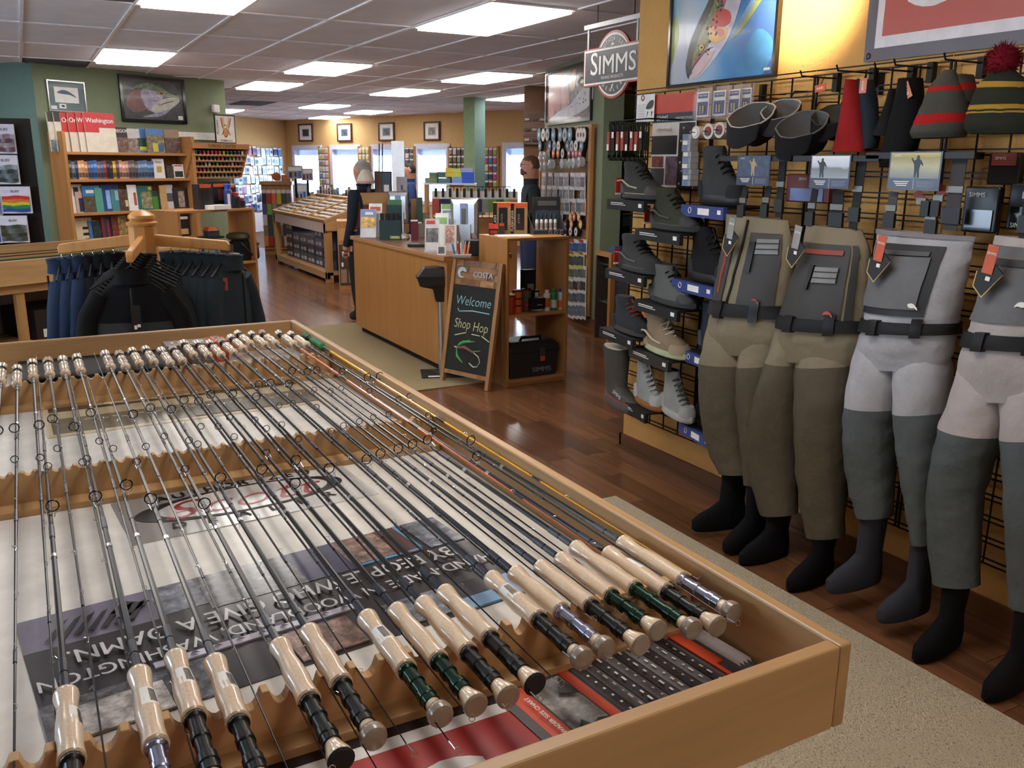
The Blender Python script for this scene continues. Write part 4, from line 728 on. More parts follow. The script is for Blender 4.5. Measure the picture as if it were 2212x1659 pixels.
# hang tags on the bibs
for k, (px, py, lb, c1) in enumerate(((1580, 500, 'clear pouch and kraft hang tag on the zippered waders', (150, 150, 150)), (1722, 520, 'clear pouch and kraft hang tag on the brown waders', (150, 150, 150)), (1902, 545, 'orange and black hang tag on the light grey waders', (196, 88, 52)), (2140, 570, 'orange and black hang tag on the right-edge waders', (196, 88, 52)))):
    o = atx(px, py, wx-.115); q = T('hang_tag', lb, 'tag', o, group='hang tags on waders'); M = FR((0, 0, 0), (0, -1, -.15), (-.0, -.15, 1))
    b = MB(mat((28, 26, 24), .5)); b.prism([(-.035, -.03), (.0, .01), (.045, -.02), (.0, -.10), (-.035, -.075)], -.006, 0, None, M); P(q, 'booklet', b)
    b = MB(mat((206, 176, 110), .5)); b.prism([(-.037, -.03), (-.034, -.03), (-.034, -.075), (-.001, -.10), (.045, -.022), (.047, -.02), (0, -.104), (-.037, -.077)], -.001, .0006, None, M); P(q, 'gold_edge', b)
    b = MB(mat(c1, .2 if k < 2 else .5)); b.box(-.02, .014, -.03, .055, .001, .003, None, M); P(q, 'front_tag', b)
    b = MB(paper); b.text('SIMMS', M @ TR((-.003, .03, .0035)), .011, None, .01); b.box(-.002, .012, -.05, -.038, .001, .0035, None, M); P(q, 'print', b)
# ================================================================ hats above the waders
def soft(name, label, cat, bands, X, depth, seed, extra=None, wr=.02):
    y = atx((bands[0][1][0][0]+bands[0][1][0][2])/2, bands[0][1][0][1], X).y; q = T(name, label, cat, (X, y, 0)); Mi = TR((-X, -y, 0)); ls = []
    for k, (nm, rows, m) in enumerate(bands): l = Limb(rows, X, depth[k] if isinstance(depth, list) else depth, seed, wr); ls.append(l); P(q, nm, l.skin(m, 0, 1, 0, 20, 8), Mi)
    if extra: extra(q, Mi, ls)
    return q
def bowl_cap(label, c, r, X, crown_m, lin_m, pipe_m, brim_m, nrm):
    """cap hung by its strap: crown sags like a bowl, opening tipped up, bill hanging in front"""
    o = atx(*c, X); R = r*depth_of0(o)/FPX; q = T('baseball_cap', label, 'cap', o, group='caps on wall hooks'); n_ = Vector(nrm).normalized(); e = Vector((0, -1, 0)); e = (e-n_*e.dot(n_)).normalized(); g = n_.cross(e); N = 24
    def sp(t_, a, k): w_ = 1+.03*sin(5*a+2*t_)+.02*sin(9*a); return e*(R*1.0*k*w_*sin(t_)*cos(a))+g*(R*.92*k*w_*sin(t_)*sin(a))-n_*(R*1.35*k*cos(t_))
    ts = [.04, .3, .6, .9, 1.2, 1.45, 1.57]
    b = MB(crown_m); b.loft([[sp(t_, 2*pi*i/N, 1) for i in range(N)] for t_ in ts], None, None, False); P(q, 'crown', b)
    b = MB(lin_m); b.loft([[sp(t_, 2*pi*i/N, .94) for i in range(N)] for t_ in ts], None, None, False); P(q, 'lining', b)
    b = MB(pipe_m); pts = [sp(1.57, 2*pi*i/N, .975) for i in range(N+1)]; b.tube(pts, R*.035, 6); P(q, 'edge_piping', b)
    for k in range(3): b = MB(brim_m); b.tube([sp(t_, 2*pi*k/6+.3, 1.012) for t_ in ts], R*.012, 5); P(q, 'panel_seam', b)
    dn = Vector((-.28, -.1, -1)).normalized(); low = max((2*pi*i/48 for i in range(48)), key=lambda a: -sp(1.57, a, 1).z-.5*sp(1.57, a, 1).x); R0 = []
    for u in (0, .35, .7, 1): R0.append([sp(1.57, low+a, .99)*(1-.12*u)+dn*(R*.9*u*(cos(a*.9)**.6)) for a in [-.95+1.9*i/12 for i in range(13)]])
    b = MB(brim_m); b.loft(R0, None, None, False, True, False); b.loft([[p_+Vector((-.006, 0, 0)) for p_ in r_] for r_ in R0], None, None, False, True, False); P(q, 'brim', b)
    b = MB(wire); t0 = sp(1.57, low+pi, 1); b.tube([t0, t0+Vector((.02, 0, .03)), Vector((.2, t0.y, t0.z+.035))], .003, 6); P(q, 'hook', b)
def depth_of0(p): return (Vector(p)-EYE).dot(FW)
gc = fab(104, 103, 102); gd = fab(52, 52, 54); lt = mat((176, 174, 170), .8)
bowl_cap('charcoal cap with pale piping hanging first in the hat row', (1622, 248), 54, 2.66, gd, gc, lt, fab(40, 40, 42), (-.51, -.14, .75))
bowl_cap('pale grey cap tucked behind the first cap', (1686, 236), 44, 2.74, fab(80, 80, 80), fab(130, 128, 126), lt, gd, (-.51, -.14, .75))
bowl_cap('black and grey cap with dark bill in the middle of the cap group', (1732, 268), 58, 2.64, fab(34, 34, 36), gc, gc, fab(26, 26, 28), (-.51, -.14, .75))
bowl_cap('camouflage and black cap at the right of the cap group', (1796, 248), 44, 2.72, fab(28, 28, 30), fab(96, 92, 82), fab(60, 58, 52), fab(24, 24, 26), (-.51, -.14, .75))
redf = fab(150, 34, 36); navf = fab(44, 50, 60); blkf = fab(24, 24, 26)
soft('fleece_beanie', 'red fleece beanie hanging in a long fold', 'beanie', [('body', [(1836, 172, 1852, 172), (1826, 215, 1858, 214), (1818, 260, 1862, 258), (1808, 300, 1866, 300), (1800, 328, 1868, 328)], redf)], 2.70, .04, 6)
soft('fleece_beanie', 'navy blue beanie hanging beside the red one', 'beanie', [('body', [(1858, 170, 1880, 172), (1857, 215, 1892, 214), (1862, 260, 1894, 258), (1866, 300, 1896, 300), (1868, 324, 1890, 320)], navf)], 2.73, .035, 7)
soft('fleece_hood', 'black fleece hood hanging right of the navy beanie', 'beanie', [('body', [(1950, 172, 1985, 168), (1938, 220, 1992, 215), (1925, 270, 1990, 262), (1912, 310, 1984, 300), (1905, 335, 1975, 328), (1908, 362, 1945, 358)], blkf)], 2.68, .05, 8)
soft('fleece_hood', 'second black fleece hood half hidden behind the first', 'beanie', [('body', [(1930, 195, 1945, 192), (1918, 230, 1942, 228), (1902, 265, 1936, 262), (1890, 292, 1930, 295)], fab(34, 32, 32))], 2.73, .04, 8)
gk = fab(92, 92, 86, .8); rk = fab(200, 40, 40, .8); dkg = fab(52, 56, 46, .8); ykk = fab(190, 150, 60, .8)
soft('striped_beanie', 'grey knit beanie with two red stripes', 'beanie', [('crown', [(2040, 152, 2062, 150), (2018, 180, 2072, 178), (2013, 190, 2076, 186)], gk), ('stripe', [(2013, 189, 2076, 185), (2008, 202, 2080, 196)], rk), ('body', [(2008, 201, 2080, 195), (2000, 225, 2085, 220), (1988, 252, 2088, 244)], gk), ('stripe', [(1988, 251, 2088, 243), (1978, 274, 2090, 264)], rk), ('cuff', [(1978, 273, 2090, 263), (1973, 288, 2086, 284), (1976, 300, 2080, 296)], gk)], 2.66, [[.015, .04, .05], [.05, .055], [.055, .065, .07], [.07, .072], [.072, .075, .06]], 9, None, .012)
soft('striped_beanie', 'second grey and red beanie peeking from behind', 'beanie', [('crown', [(2082, 162, 2092, 160), (2080, 180, 2098, 180)], gk), ('stripe', [(2080, 179, 2098, 179), (2082, 196, 2102, 194)], rk), ('body', [(2082, 195, 2102, 193), (2084, 225, 2104, 220)], gk)], 2.70, .04, 10)
def pom(q, Mi, ls):
    c = atx(2168, 130, 2.62); rd = random.Random(4); b = MB(fab(140, 26, 44, .9)); b.ball(c, .045); 
    for k in range(420):
        v = Vector((rd.gauss(0, 1), rd.gauss(0, 1), rd.gauss(0, 1))).normalized(); e = c+v*rd.uniform(.052, .066); s = Vector((rd.gauss(0, 1), rd.gauss(0, 1), rd.gauss(0, 1))).normalized()*.004; b.add([c+v*.03+s, c+v*.03-s, e], [(0, 1, 2)])
    P(q, 'pom_pom', b, Mi)
soft('pom_beanie', 'dark green knit beanie with yellow stripes and red pom-pom', 'beanie', [('crown', [(2150, 150, 2190, 150), (2122, 178, 2222, 178)], dkg), ('stripe', [(2122, 177, 2222, 177), (2114, 192, 2230, 190)], ykk), ('body', [(2114, 191, 2230, 189), (2100, 230, 2244, 226)], dkg), ('stripe', [(2100, 229, 2244, 225), (2097, 240, 2248, 236)], ykk), ('band', [(2097, 239, 2248, 235), (2095, 244, 2250, 240)], dkg), ('stripe', [(2095, 243, 2250, 239), (2093, 248, 2252, 244)], ykk), ('cuff', [(2093, 247, 2252, 243), (2088, 275, 2254, 272), (2096, 290, 2250, 288)], dkg)], 2.62, [[.02, .055], [.055, .06], [.06, .075], [.075, .077], [.077, .078], [.078, .079], [.079, .08, .065]], 11, pom, .01)
for k, (px, py, lb) in enumerate(((1865, 185, 'orange paper tag on the red beanie'), (1960, 195, 'orange paper tag on the black hood'), (1772, 190, 'bright orange tag turned sideways above the camouflage cap'))):
    o = atx(px, py, 2.64); b = MB(mat((214, 84, 44) if k == 2 else (206, 120, 90), .5)); M = FR((0, 0, 0), (0, -1, (.0, .5, .12)[k]), (0, .0 if k != 1 else -.5, 1)); w_, h_ = ((.03, .05), (.025, .055), (.05, .025))[k]
    q = T('paper_tag', lb, 'tag', o); b.box(-w_/2, w_/2, -h_/2, h_/2, 0, .002, None, M); P(q, 'tag', b); b = MB(paper); b.text('SIMMS', M @ TR((0, 0, .0025), rz=pi/2 if k < 2 else pi), .012, None, .01); P(q, 'print', b)
    b = MB(wire); b.tube([(0, 0, h_/2), (.02, 0, h_/2+.03)], .0015, 5); P(q, 'loop', b)
for k, (px, py) in enumerate(((1728, 164), (1806, 152), (1888, 148), (1930, 140), (2038, 128))):
    o = atx(px, py, 2.66); q = T('display_hook', 'black prong hook along the grid top, %s from left' % ORD[k+1], 'hook', o, group='prong hooks on the grid'); b = MB(wire); b.tube([(0, 0, .02), (.01, 0, 0), (.21, 0, 0)], .0035, 6); P(q, 'prong', b); b = MB(wire); b.box(.19, .215, -.012, .012, -.05, .02); P(q, 'backplate', b)
# dark packages behind the waders
for k, (r, lb, c) in enumerate((((1712, 375, 1800, 440), 'red and clear hanging pack with painted blue glare between the two tan waders', (120, 40, 40)), ((2098, 402, 2160, 505), 'black zip pouch hanging beside the right-edge waders', (26, 26, 28)), ((2150, 330, 2210, 400), 'black header card with red top at the right edge', (30, 28, 28)), ((2196, 395, 2260, 500), 'glossy black vest pack at the far right edge', (22, 22, 24)))):
    yl, yr, z0, z1 = wallrect(r, 2.82); q = T('hanging_pack', lb, 'pack'); q.matrix_local = wf_(yl, z0, 2.82); W_ = yl-yr; H_ = z1-z0
    b = MB(mat(c, .3)); b.box(0, W_, 0, H_, 0, .03); P(q, 'pack', b, None, .006); b = MB(mat((150, 170, 220), .2) if k == 0 else (mat((140, 58, 44), .5) if k == 2 else blackg)); b.box(W_*.12, W_*.88, H_*(.05 if k != 2 else .6), H_*(.5 if k != 2 else .98), .03, .034); P(q, 'window', b)  # first pack's pale blue panel is a painted window reflection
    b = MB(white); b.text('SIMMS', TR((W_*.4, H_*.82 if k != 3 else H_*.1, .036)), H_*.14); P(q, 'lettering', b)
# ================================================================ generic front-facing goods
def depth_of(p): return (Vector(p)-EYE).dot(FW)
def carton(name, label, cat, rect, z=None, y=None, d=.05, rz=-.5, m=None, art=(), text=(), group=None, lean=0, bev=.0, parts=(), at=None):
    x0, y0, x1, y1 = rect; xc = (x0+x1)/2
    p = atz(xc, y1, z) if z is not None else (aty(xc, y1, y) if y is not None else atp(xc, y1, at[0], at[1])); k = depth_of(p)/FPX; W_ = (x1-x0)*k; H_ = (y1-y0)*k/cos(PIT)
    q = T(name, label, cat, p, rz, group); M = TR(rx=-lean)
    b = MB(m or paper); b.box(-W_/2, W_/2, 0, d, 0, H_, None, M); P(q, 'body', b, None, bev)
    if art or text:
        b = MB()
        for j, (am, a0, b0, a1, b1) in enumerate(art): b.box(-W_/2+W_*a0, -W_/2+W_*a1, -.0006*(j+1), 0, H_*b0, H_*b1, am, M)
        for (s, tx, ty, ts, tm, *rot) in text: b.text(s, M @ TR((-W_/2+W_*tx, -.0006*(len(art)+2), H_*ty), rx=pi/2) @ TR(rz=rot[0] if rot else 0), H_*ts, tm, .01)
        P(q, 'front_print', b, kind='stuff' if len(art)+len(text) > 1 else None)
    for nm, fn in parts: b = MB(m or paper); fn(b, W_, H_, d); P(q, nm, b, M)
    return q
# ================================================================ checkout counter
CX, CY0, CY1, CZ = 2.70, 5.93, 8.06, .925
t = T('checkout_counter', 'long oak-veneer checkout counter with brown top', 'counter', (CX+.3, 7, 0)); Mi = TR((-CX-.3, -7, 0))
b = MB(ctrz); b.box(CX, CX+.02, CY0, CY1, .07, CZ-.035); P(t, 'front_panel', b, Mi)
b = MB(ctrz); b.box(CX+.02, CX+.5, CY1-.02, CY1, .07, CZ-.035); P(t, 'end_panel', b, Mi)
b = MB(ctrz); b.box(CX+.02, CX+.5, CY0, CY0+.02, .07, CZ-.035); P(t, 'end_panel', b, Mi)
b = MB(mat((120, 84, 62), .35, var=.1)); b.box(CX-.02, CX+.55, CY0, CY1+.02, CZ-.004, CZ); P(t, 'worktop', b, Mi)
b = MB(shelfy); b.box(CX-.025, CX+.55, CY0, CY1+.025, CZ-.035, CZ-.004); P(t, 'edge_band', b, Mi, .003)
b = MB(blackm); b.box(CX+.05, CX+.45, CY0+.02, CY1-.02, .0085, .07); P(t, 'toe_kick', b, Mi)
# low open shelf unit
SX0, SX1, SY0, SY1, SZ = 2.955, 3.475, 5.46, 5.905, 1.085
t = T('shelf_unit', 'short honey-oak open shelf unit at the end of the counter', 'shelf', ((SX0+SX1)/2, SY0, 0)); Mi = TR((-(SX0+SX1)/2, -SY0, 0)); ZM = aty(1100, 682, SY0).z
for nm, m, r in (('side_panel', ctrz, (SX0, SX0+.02, SY0, SY1, 0, SZ-.02)), ('side_panel', ctrz, (SX1-.02, SX1, SY0, SY1, 0, SZ-.02)), ('top_panel', shelfx, (SX0, SX1, SY0, SY1, SZ-.02, SZ)), ('middle_shelf', shelfx, (SX0+.02, SX1-.02, SY0+.003, SY1, ZM-.02, ZM)), ('bottom_shelf', shelfx, (SX0+.02, SX1-.02, SY0+.003, SY1, .02, .045)), ('plinth', shelfx, (SX0+.02, SX1-.02, SY0+.01, SY0+.03, 0, .02))):
    b = MB(m); b.box(*r); P(t, nm, b, Mi, .002)
# tackle box
q = T('tackle_box', 'large black tackle box with orange latch on the bottom shelf', 'tackle box', ((SX0+SX1)/2+.0, SY0+.05, .045)); W_, H_, D_ = .42, .27, .26; tb = mat((36, 38, 40), .45, bump=.06, bs=200)
b = MB(tb); b.loft([[(-W_/2+.012, .0, 0), (W_/2-.012, .0, 0), (W_/2-.012, D_, 0), (-W_/2+.012, D_, 0)], [(-W_/2, -.008, H_*.72), (W_/2, -.008, H_*.72), (W_/2, D_, H_*.72), (-W_/2, D_, H_*.72)]], None, None, True, False); P(q, 'body', b, None, .01)
b = MB(tb); b.loft([[(-W_/2-.008, -.016, H_*.72), (W_/2+.008, -.016, H_*.72), (W_/2+.008, D_, H_*.72), (-W_/2-.008, D_, H_*.72)], [(-W_/2, -.01, H_*.9), (W_/2, -.01, H_*.9), (W_/2, D_, H_*.9), (-W_/2, D_, H_*.9)], [(-W_/2+.03, .03, H_), (W_/2-.03, .03, H_), (W_/2-.03, D_-.03, H_), (-W_/2+.03, D_-.03, H_)]], None, None, True, False); P(q, 'lid', b, None, .006)
b = MB(mat((60, 60, 62), .4)); b.box(.04, .085, -.024, -.012, H_*.5, H_*.82); o = P(q, 'latch', b, None, .004); b = MB(org); b.box(.042, .083, -.028, -.022, H_*.44, H_*.58); P(o, 'latch_button', b, None, .003)
b = MB(black); b.tube([(-.09, .06, H_*.97), (-.08, .05, H_+.025), (.08, .05, H_+.025), (.09, .06, H_*.97)], .012, 8); o = P(q, 'handle', b); b = MB(org); b.box(-.04, .04, .038, .062, H_+.034, H_+.039); P(o, 'grip_label', b)
b = MB(mat((150, 150, 150), .4)); b.text('SIMMS', TR((.06, -.014, H_*.2), rx=pi/2), .05, None, .012, w=1.2); P(q, 'lettering', b)
# bottles and tins on the middle shelf
def can(label, px, py, r, h, m, capm, bands=(), y=SY0+.08, z=ZM, group='bottles on the middle shelf', name='bottle', neck=.55, caph=.2):
    p = aty(px, py, y); q = T(name, label, name.replace('_', ' '), (p.x, y, z), group=group); b = MB(m); b.lathe([(r*.95, 0), (r, .004), (r, h*(1-caph)), (r*neck, h*(1-caph*.75))], n=18); P(q, 'body', b)
    b = MB(capm); b.lathe([(r*neck*1.1, h*(1-caph*.8)), (r*neck*1.15, h*.985), (r*neck*.9, h)], n=14); P(q, 'cap', b)
    for j, (bm, z0, z1) in enumerate(bands): b = MB(bm); b.lathe([(r*1.012, h*z0), (r*1.012, h*z1)], n=18); P(q, 'label_band', b)
wht = mat((226, 222, 220), .4); ornge = mat((214, 92, 36), .4); grn2 = mat((46, 130, 70), .4); pur = mat((52, 44, 120), .4); rdd = mat((170, 50, 34), .4)
can('white and orange spray bottle, left of three on the middle shelf', 1181, 662, .026, .155, wht, wht, [(ornge, .18, .62)]); can('green and white bottle, middle of three on the middle shelf', 1196, 661, .026, .16, grn2, grn2, [(mat((190, 206, 170), .4), .12, .5)]); can('purple-capped orange and white bottle, right of three on the middle shelf', 1212, 660, .026, .158, mat((206, 204, 220), .4), pur, [(ornge, .1, .46)])
can('orange spotted tumbler nearest the side panel', 1103, 668, .034, .15, rdd, wht, [(black, .88, .93)], y=SY0+.05, name='tumbler', neck=.9, caph=.06); can('orange tumbler with black spots, second from left', 1117, 664, .036, .17, ornge, black, [(black, .3, .36), (black, .6, .66)], y=SY0+.09, name='tumbler', neck=.9, caph=.08); can('red and green trout-print tumbler, third from left', 1137, 664, .036, .17, mat((130, 70, 56), .4, kind='blotch', vs=40), black, [(mat((60, 90, 70), .4), .5, .8)], y=SY0+.12, name='tumbler', neck=.9, caph=.08)
carton('boxed_accessory', 'small black box in front of the tumblers', 'box', (1145, 645, 1180, 668), y=SY0+.04, d=.07, rz=0, m=black, text=[('simms', .6, .4, .2, white)])
carton('boxed_accessory', 'dark box with white label standing behind the tumblers', 'box', (1130, 585, 1158, 650), y=SY0+.25, d=.06, rz=0, m=mat((30, 30, 40), .3), art=[(mat((150, 140, 136), .4), .3, .08, .85, .55)])
carton('boxed_accessory', 'black boxed mug with paper label, back row of middle shelf', 'box', (1152, 628, 1166, 648), y=SY0+.2, d=.05, rz=0, m=black, art=[(wht, .2, .2, .8, .8)])
# goods on top of the shelf unit
kraft = mat((176, 136, 92), .6)
for k, (r, nm, sd) in enumerate((((1065, 441, 1103, 505), 'JETBOIL', 'FLASH'), ((1102, 442, 1139, 505), 'JETBOIL', 'FLASH JAVA'))):
    carton('stove_box', 'orange-topped kraft stove box with black window, %s of two' % ('left', 'right')[k], 'box', r, z=SZ, d=.11, rz=-.5, m=kraft, art=[(mat((232, 92, 40), .4), .0, .87, 1, 1), (black, 0, 0, .22, .98), (mat((34, 32, 34), .3), .32, .12, .82, .84)], text=[(sd, .12, .42, .13, white, pi/2), (nm, .5, .5, .09, mat((150, 150, 150), .4), pi/2)], group='stove boxes')
carton('fuel_box', 'small red and black box in front of the stove boxes, left', 'box', (1056, 485, 1076, 507), z=SZ, d=.04, m=black, art=[(mat((226, 70, 40), .4), 0, .55, 1, 1), (mat((180, 40, 40), .4), .1, .1, .9, .4)]); carton('fuel_box', 'small orange-capped box in front of the stove boxes, right', 'box', (1077, 484, 1090, 506), z=SZ, d=.04, m=mat((60, 60, 50), .4), art=[(mat((226, 84, 40), .4), .1, .78, .9, 1)])
b = MB(paper); b.box(-.13, .13, -.09, .09, 0, .002); p = atz(1110, 509, SZ); solo('paper_sheet', 'white sheet of paper on the shelf unit top', 'paper', b, TR((p.x, p.y, SZ), rz=-.3))
p = atz(1185, 505, SZ); q = T('bottle_display', 'dark sloping cardboard display of spray bottles with mountain backboard', 'display', (p.x, p.y+.02, SZ), -.2); slate = mat((66, 66, 70), .5); W_ = .26
b = MB(slate); b.box(-W_/2, W_/2, -.07, .09, 0, .03); P(q, 'tray', b); b = MB(slate); b.box(-W_/2+.04, W_/2, .08, .088, .03, .27); o = P(q, 'backboard', b)
b = MB(); b.prism([(-.07, .10), (.12, .10), (.12, .17), (.05, .165), (0, .175), (-.07, .165)], 0, .001, mat((84, 100, 116), .5), FR((0, .0795, 0), (1, 0, 0), (0, 0, 1))); b.box(-.05, .1, .079, .0798, .205, .24, mat((120, 118, 116), .5)); P(o, 'mountain_print', b)
for s in (-1, 1): b = MB(slate); b.prism([(-.07, 0), (.09, 0), (.09, .16), (.03, .10), (-.07, .03)], s*W_/2-.003, s*W_/2+.003, None, Matrix(((0, 0, 1, 0), (1, 0, 0, 0), (0, 1, 0, 0), (0, 0, 0, 1)))); P(q, 'side_wing', b)
b = MB(mat((170, 150, 130), .5))
for k in range(3): b.ring((.0+k*.045, -.0705, .015), (0, 1, 0), .012, .002, 12, 4)
P(q, 'round_logos', b, kind='stuff')
for k in range(5): M = (p.x-.085+k*.036, p.y+.03-k*.007, SZ+.031); s = T('spray_bottle', 'little white spray bottle with dark cap, %s from left in the display' % ORD[k+1], 'bottle', M, group='spray bottles in the display'); b = MB(wht); b.lathe([(.013, 0), (.013, .07), (.007, .078)], n=12); P(s, 'body', b); b = MB(mat((40, 42, 44), .3)); b.lathe([(.0085, .078), (.0085, .115), (.006, .118)], n=10); P(s, 'cap', b); b = MB(mat((190, 170, 150), .5)); b.lathe([(.0133, .012), (.0133, .05)], n=12); P(s, 'label_band', b)
# ---------------------------------------------------------------- easel sign
F1, F2 = atz(951, 822, 0), atz(1053, 845, 0); u = (F2-F1).normalized(); nb = Vector((-u.y, u.x, 0)); nb = nb if nb.y > 0 else -nb; up = (Vector((0, 0, 1))+nb*.18).normalized(); nn = u.cross(up)
TLp, TRp = atp(979, 558, F1, nn), atp(1089, 571, F2, nn); W_ = (F2-F1).length; H_ = ((TLp-F1).dot(up)+(TRp-F2).dot(up))/2; W_ = ((TRp-TLp).dot(u)+W_)/2
q = T('easel_sign', 'folding chalkboard easel in a rustic wood frame, welcoming shoppers', 'sign', F1); Me = FR((0, 0, 0), u, up); rw = mat((160, 118, 74), .6, kind='woodz', vs=20, var=.15); rwx = mat((146, 100, 58), .6, kind='woodx', vs=20, var=.18)
for x in (0, W_-.035): b = MB(rw); b.box(x, x+.035, 0, H_, -.02, .012, None, Me); P(q, 'upright', b, None, .002)
b = MB(rw); b.box(.035, W_-.035, .07, .10, -.015, .008, None, Me); P(q, 'bottom_rail', b)
for s in (.02, W_-.045): b = MB(rw); a0 = Vector(Me @ Vector((s+.012, H_*.96, -.025))); e0 = Vector(Me @ Vector((s+.012, 0, 0))); e0 = Vector((e0.x+nb.x*.2, e0.y+nb.y*.2, 0)); b.tube([a0, e0], .012, 6); P(q, 'rear_leg', b)
hb = H_*.80
b = MB(mat((30, 32, 32), .8, var=.2, vs=6)); b.box(.035, W_-.035, .10, hb, -.006, 0, None, Me); P(q, 'chalkboard', b)
cols = [(150, 104, 60), (124, 84, 50), (168, 122, 76), (112, 80, 52), (140, 98, 58)]; j = 0
for r in range(4):
    x = .035; zz = hb+(H_-hb)*r/4
    while x < W_-.036:
        l = min(W_-.035-x, .07+.06*((j*5) % 3)); b = MB(mat(cols[j % 5], .6, kind='woodx', vs=18, var=.15)); b.box(x+.0006, x+l-.0006, zz+.0006, zz+(H_-hb)/4-.0006, -.008, .002+.0015*(j % 3), None, Me); P(q, 'slat', b); x += l; j += 1
pale = mat((176, 196, 206), .5); b = MB(pale); b.text('COSTA', Me @ TR((W_*.64, hb+(H_-hb)*.46, .009)), .058, None, .02, w=1.02); P(q, 'brand_letters', b)
b = MB(pale); c0 = (W_*.215, hb+(H_-hb)*.5); rr = .042
b.prism([(c0[0]+rr*1.05*cos(a), c0[1]+rr*.95*sin(a)) for a in [.15+i*5.2/22 for i in range(23)]]+[(c0[0]+rr*.2+rr*.55*cos(a), c0[1]-rr*.2+rr*.5*sin(a)) for a in [5.0-i*4.2/14 for i in range(15)]], .006, .010, None, Me); P(q, 'wave_logo', b)
chalk = [mat((150, 206, 214), .9), mat((214, 216, 160), .9), mat((80, 150, 90), .9), mat((214, 214, 210), .9), mat((120, 80, 76), .9)]
it = Matrix(((1, .12, 0, 0), (0, 1, 0, 0), (0, 0, 1, 0), (0, 0, 0, 1)))
b = MB(chalk[0]); b.text('Welcome', Me @ TR((W_*.5, hb-.115, .001)) @ it, .098, None, -.012, w=.9); b.tube([Me @ Vector(p) for p in [(W_*.2, hb-.175, .001), (W_*.23, hb-.195, .001), (W_*.5, hb-.18, .001), (W_*.84, hb-.185, .001)]], .004, 5); P(q, 'chalk_welcome', b)
b = MB(chalk[1]); b.text('Shop', Me @ TR((W_*.33, hb-.285, .001)) @ it, .10, None, -.012, w=.82); b.text('Hop', Me @ TR((W_*.70, hb-.295, .001)) @ it, .10, None, -.012, w=.85); b.tube([Me @ Vector(p) for p in [(W_*.2, hb-.375, .001), (W_*.42, hb-.345, .001)]], .004, 5).tube([Me @ Vector(p) for p in [(W_*.54, hb-.35, .001), (W_*.7, hb-.352, .001)]], .004, 5).tube([Me @ Vector(p) for p in [(W_*.74, hb-.352, .001), (W_*.9, hb-.385, .001)]], .004, 5); P(q, 'chalk_shop_hop', b)
def mp(l): return [Me @ Vector((W_*x, hb*(y-.085), .001)) for x, y in l]
b = MB(chalk[2]); b.tube(mp([(.27, .46), (.4, .52), (.62, .54)]), [.006, .014, .004], 5).tube(mp([(.27, .46), (.34, .5), (.52, .55)]), [.005, .012, .004], 5).tube(mp([(.27, .45), (.3, .37), (.42, .31)]), [.006, .014, .006], 5).tube(mp([(.6, .44), (.75, .46)]), [.006, .004], 5); P(q, 'chalk_wing', b)
b = MB(chalk[4]); b.tube(mp([(.28, .45), (.42, .47), (.62, .43)]), [.008, .016, .008], 6); P(q, 'chalk_body', b)
b = MB(chalk[3]); b.tube(mp([(.22, .46), (.28, .455)]), .005, 5).tube(mp([(.62, .43), (.72, .40), (.76, .35), (.72, .30), (.64, .29), (.55, .32)]), .004, 5); P(q, 'chalk_hook', b)
# ---------------------------------------------------------------- brochure stand on a pole
p = atz(957, 810, 0); q = T('brochure_stand', 'black dispenser head on a steel pole with flat base plate', 'stand', (p.x, p.y, .008), -.35)
b = MB(blackm); b.box(-.17, .2, -.13, .15, 0, .008); P(q, 'base_plate', b, None, .003); b = MB(paper); b.box(-.12, .0, -.125, -.08, .008, .0086); P(q, 'base_label', b)
zt = aty(945, 648, p.y).z; b = MB(alu); b.lathe([(.034, .008), (.034, zt)], n=16); P(q, 'pole', b)
b = MB(mat((26, 26, 28), .35)); b.loft([[(-.05, -.05, zt-.02), (.06, -.05, zt-.02), (.06, .06, zt-.02), (-.05, .06, zt-.02)], [(-.07, -.06, zt+.08), (.07, -.06, zt+.08), (.07, .07, zt+.08), (-.07, .07, zt+.08)], [(-.17, -.07, zt+.10), (.075, -.07, zt+.12), (.075, .08, zt+.12), (-.17, .08, zt+.10)], [(-.19, -.07, zt+.17), (.085, -.07, zt+.17), (.085, .08, zt+.17), (-.19, .08, zt+.17)], [(-.14, -.06, zt+.24), (.09, -.06, zt+.25), (.09, .07, zt+.25), (-.14, .07, zt+.24)]], None, None, True, False); P(q, 'dispenser', b, None, .012)
b = MB(black); b.box(-.195, .088, -.074, .083, zt+.165, zt+.175); P(q, 'seam', b); b = MB(paper); b.box(.05, .11, -.03, -.024, zt+.17, zt+.31, None, TR(ry=.08)); b.box(.055, .105, -.032, -.030, zt+.22, zt+.30, mat((110, 100, 110), .4, kind='blotch', vs=40), TR(ry=.08)); P(q, 'brochure', b)
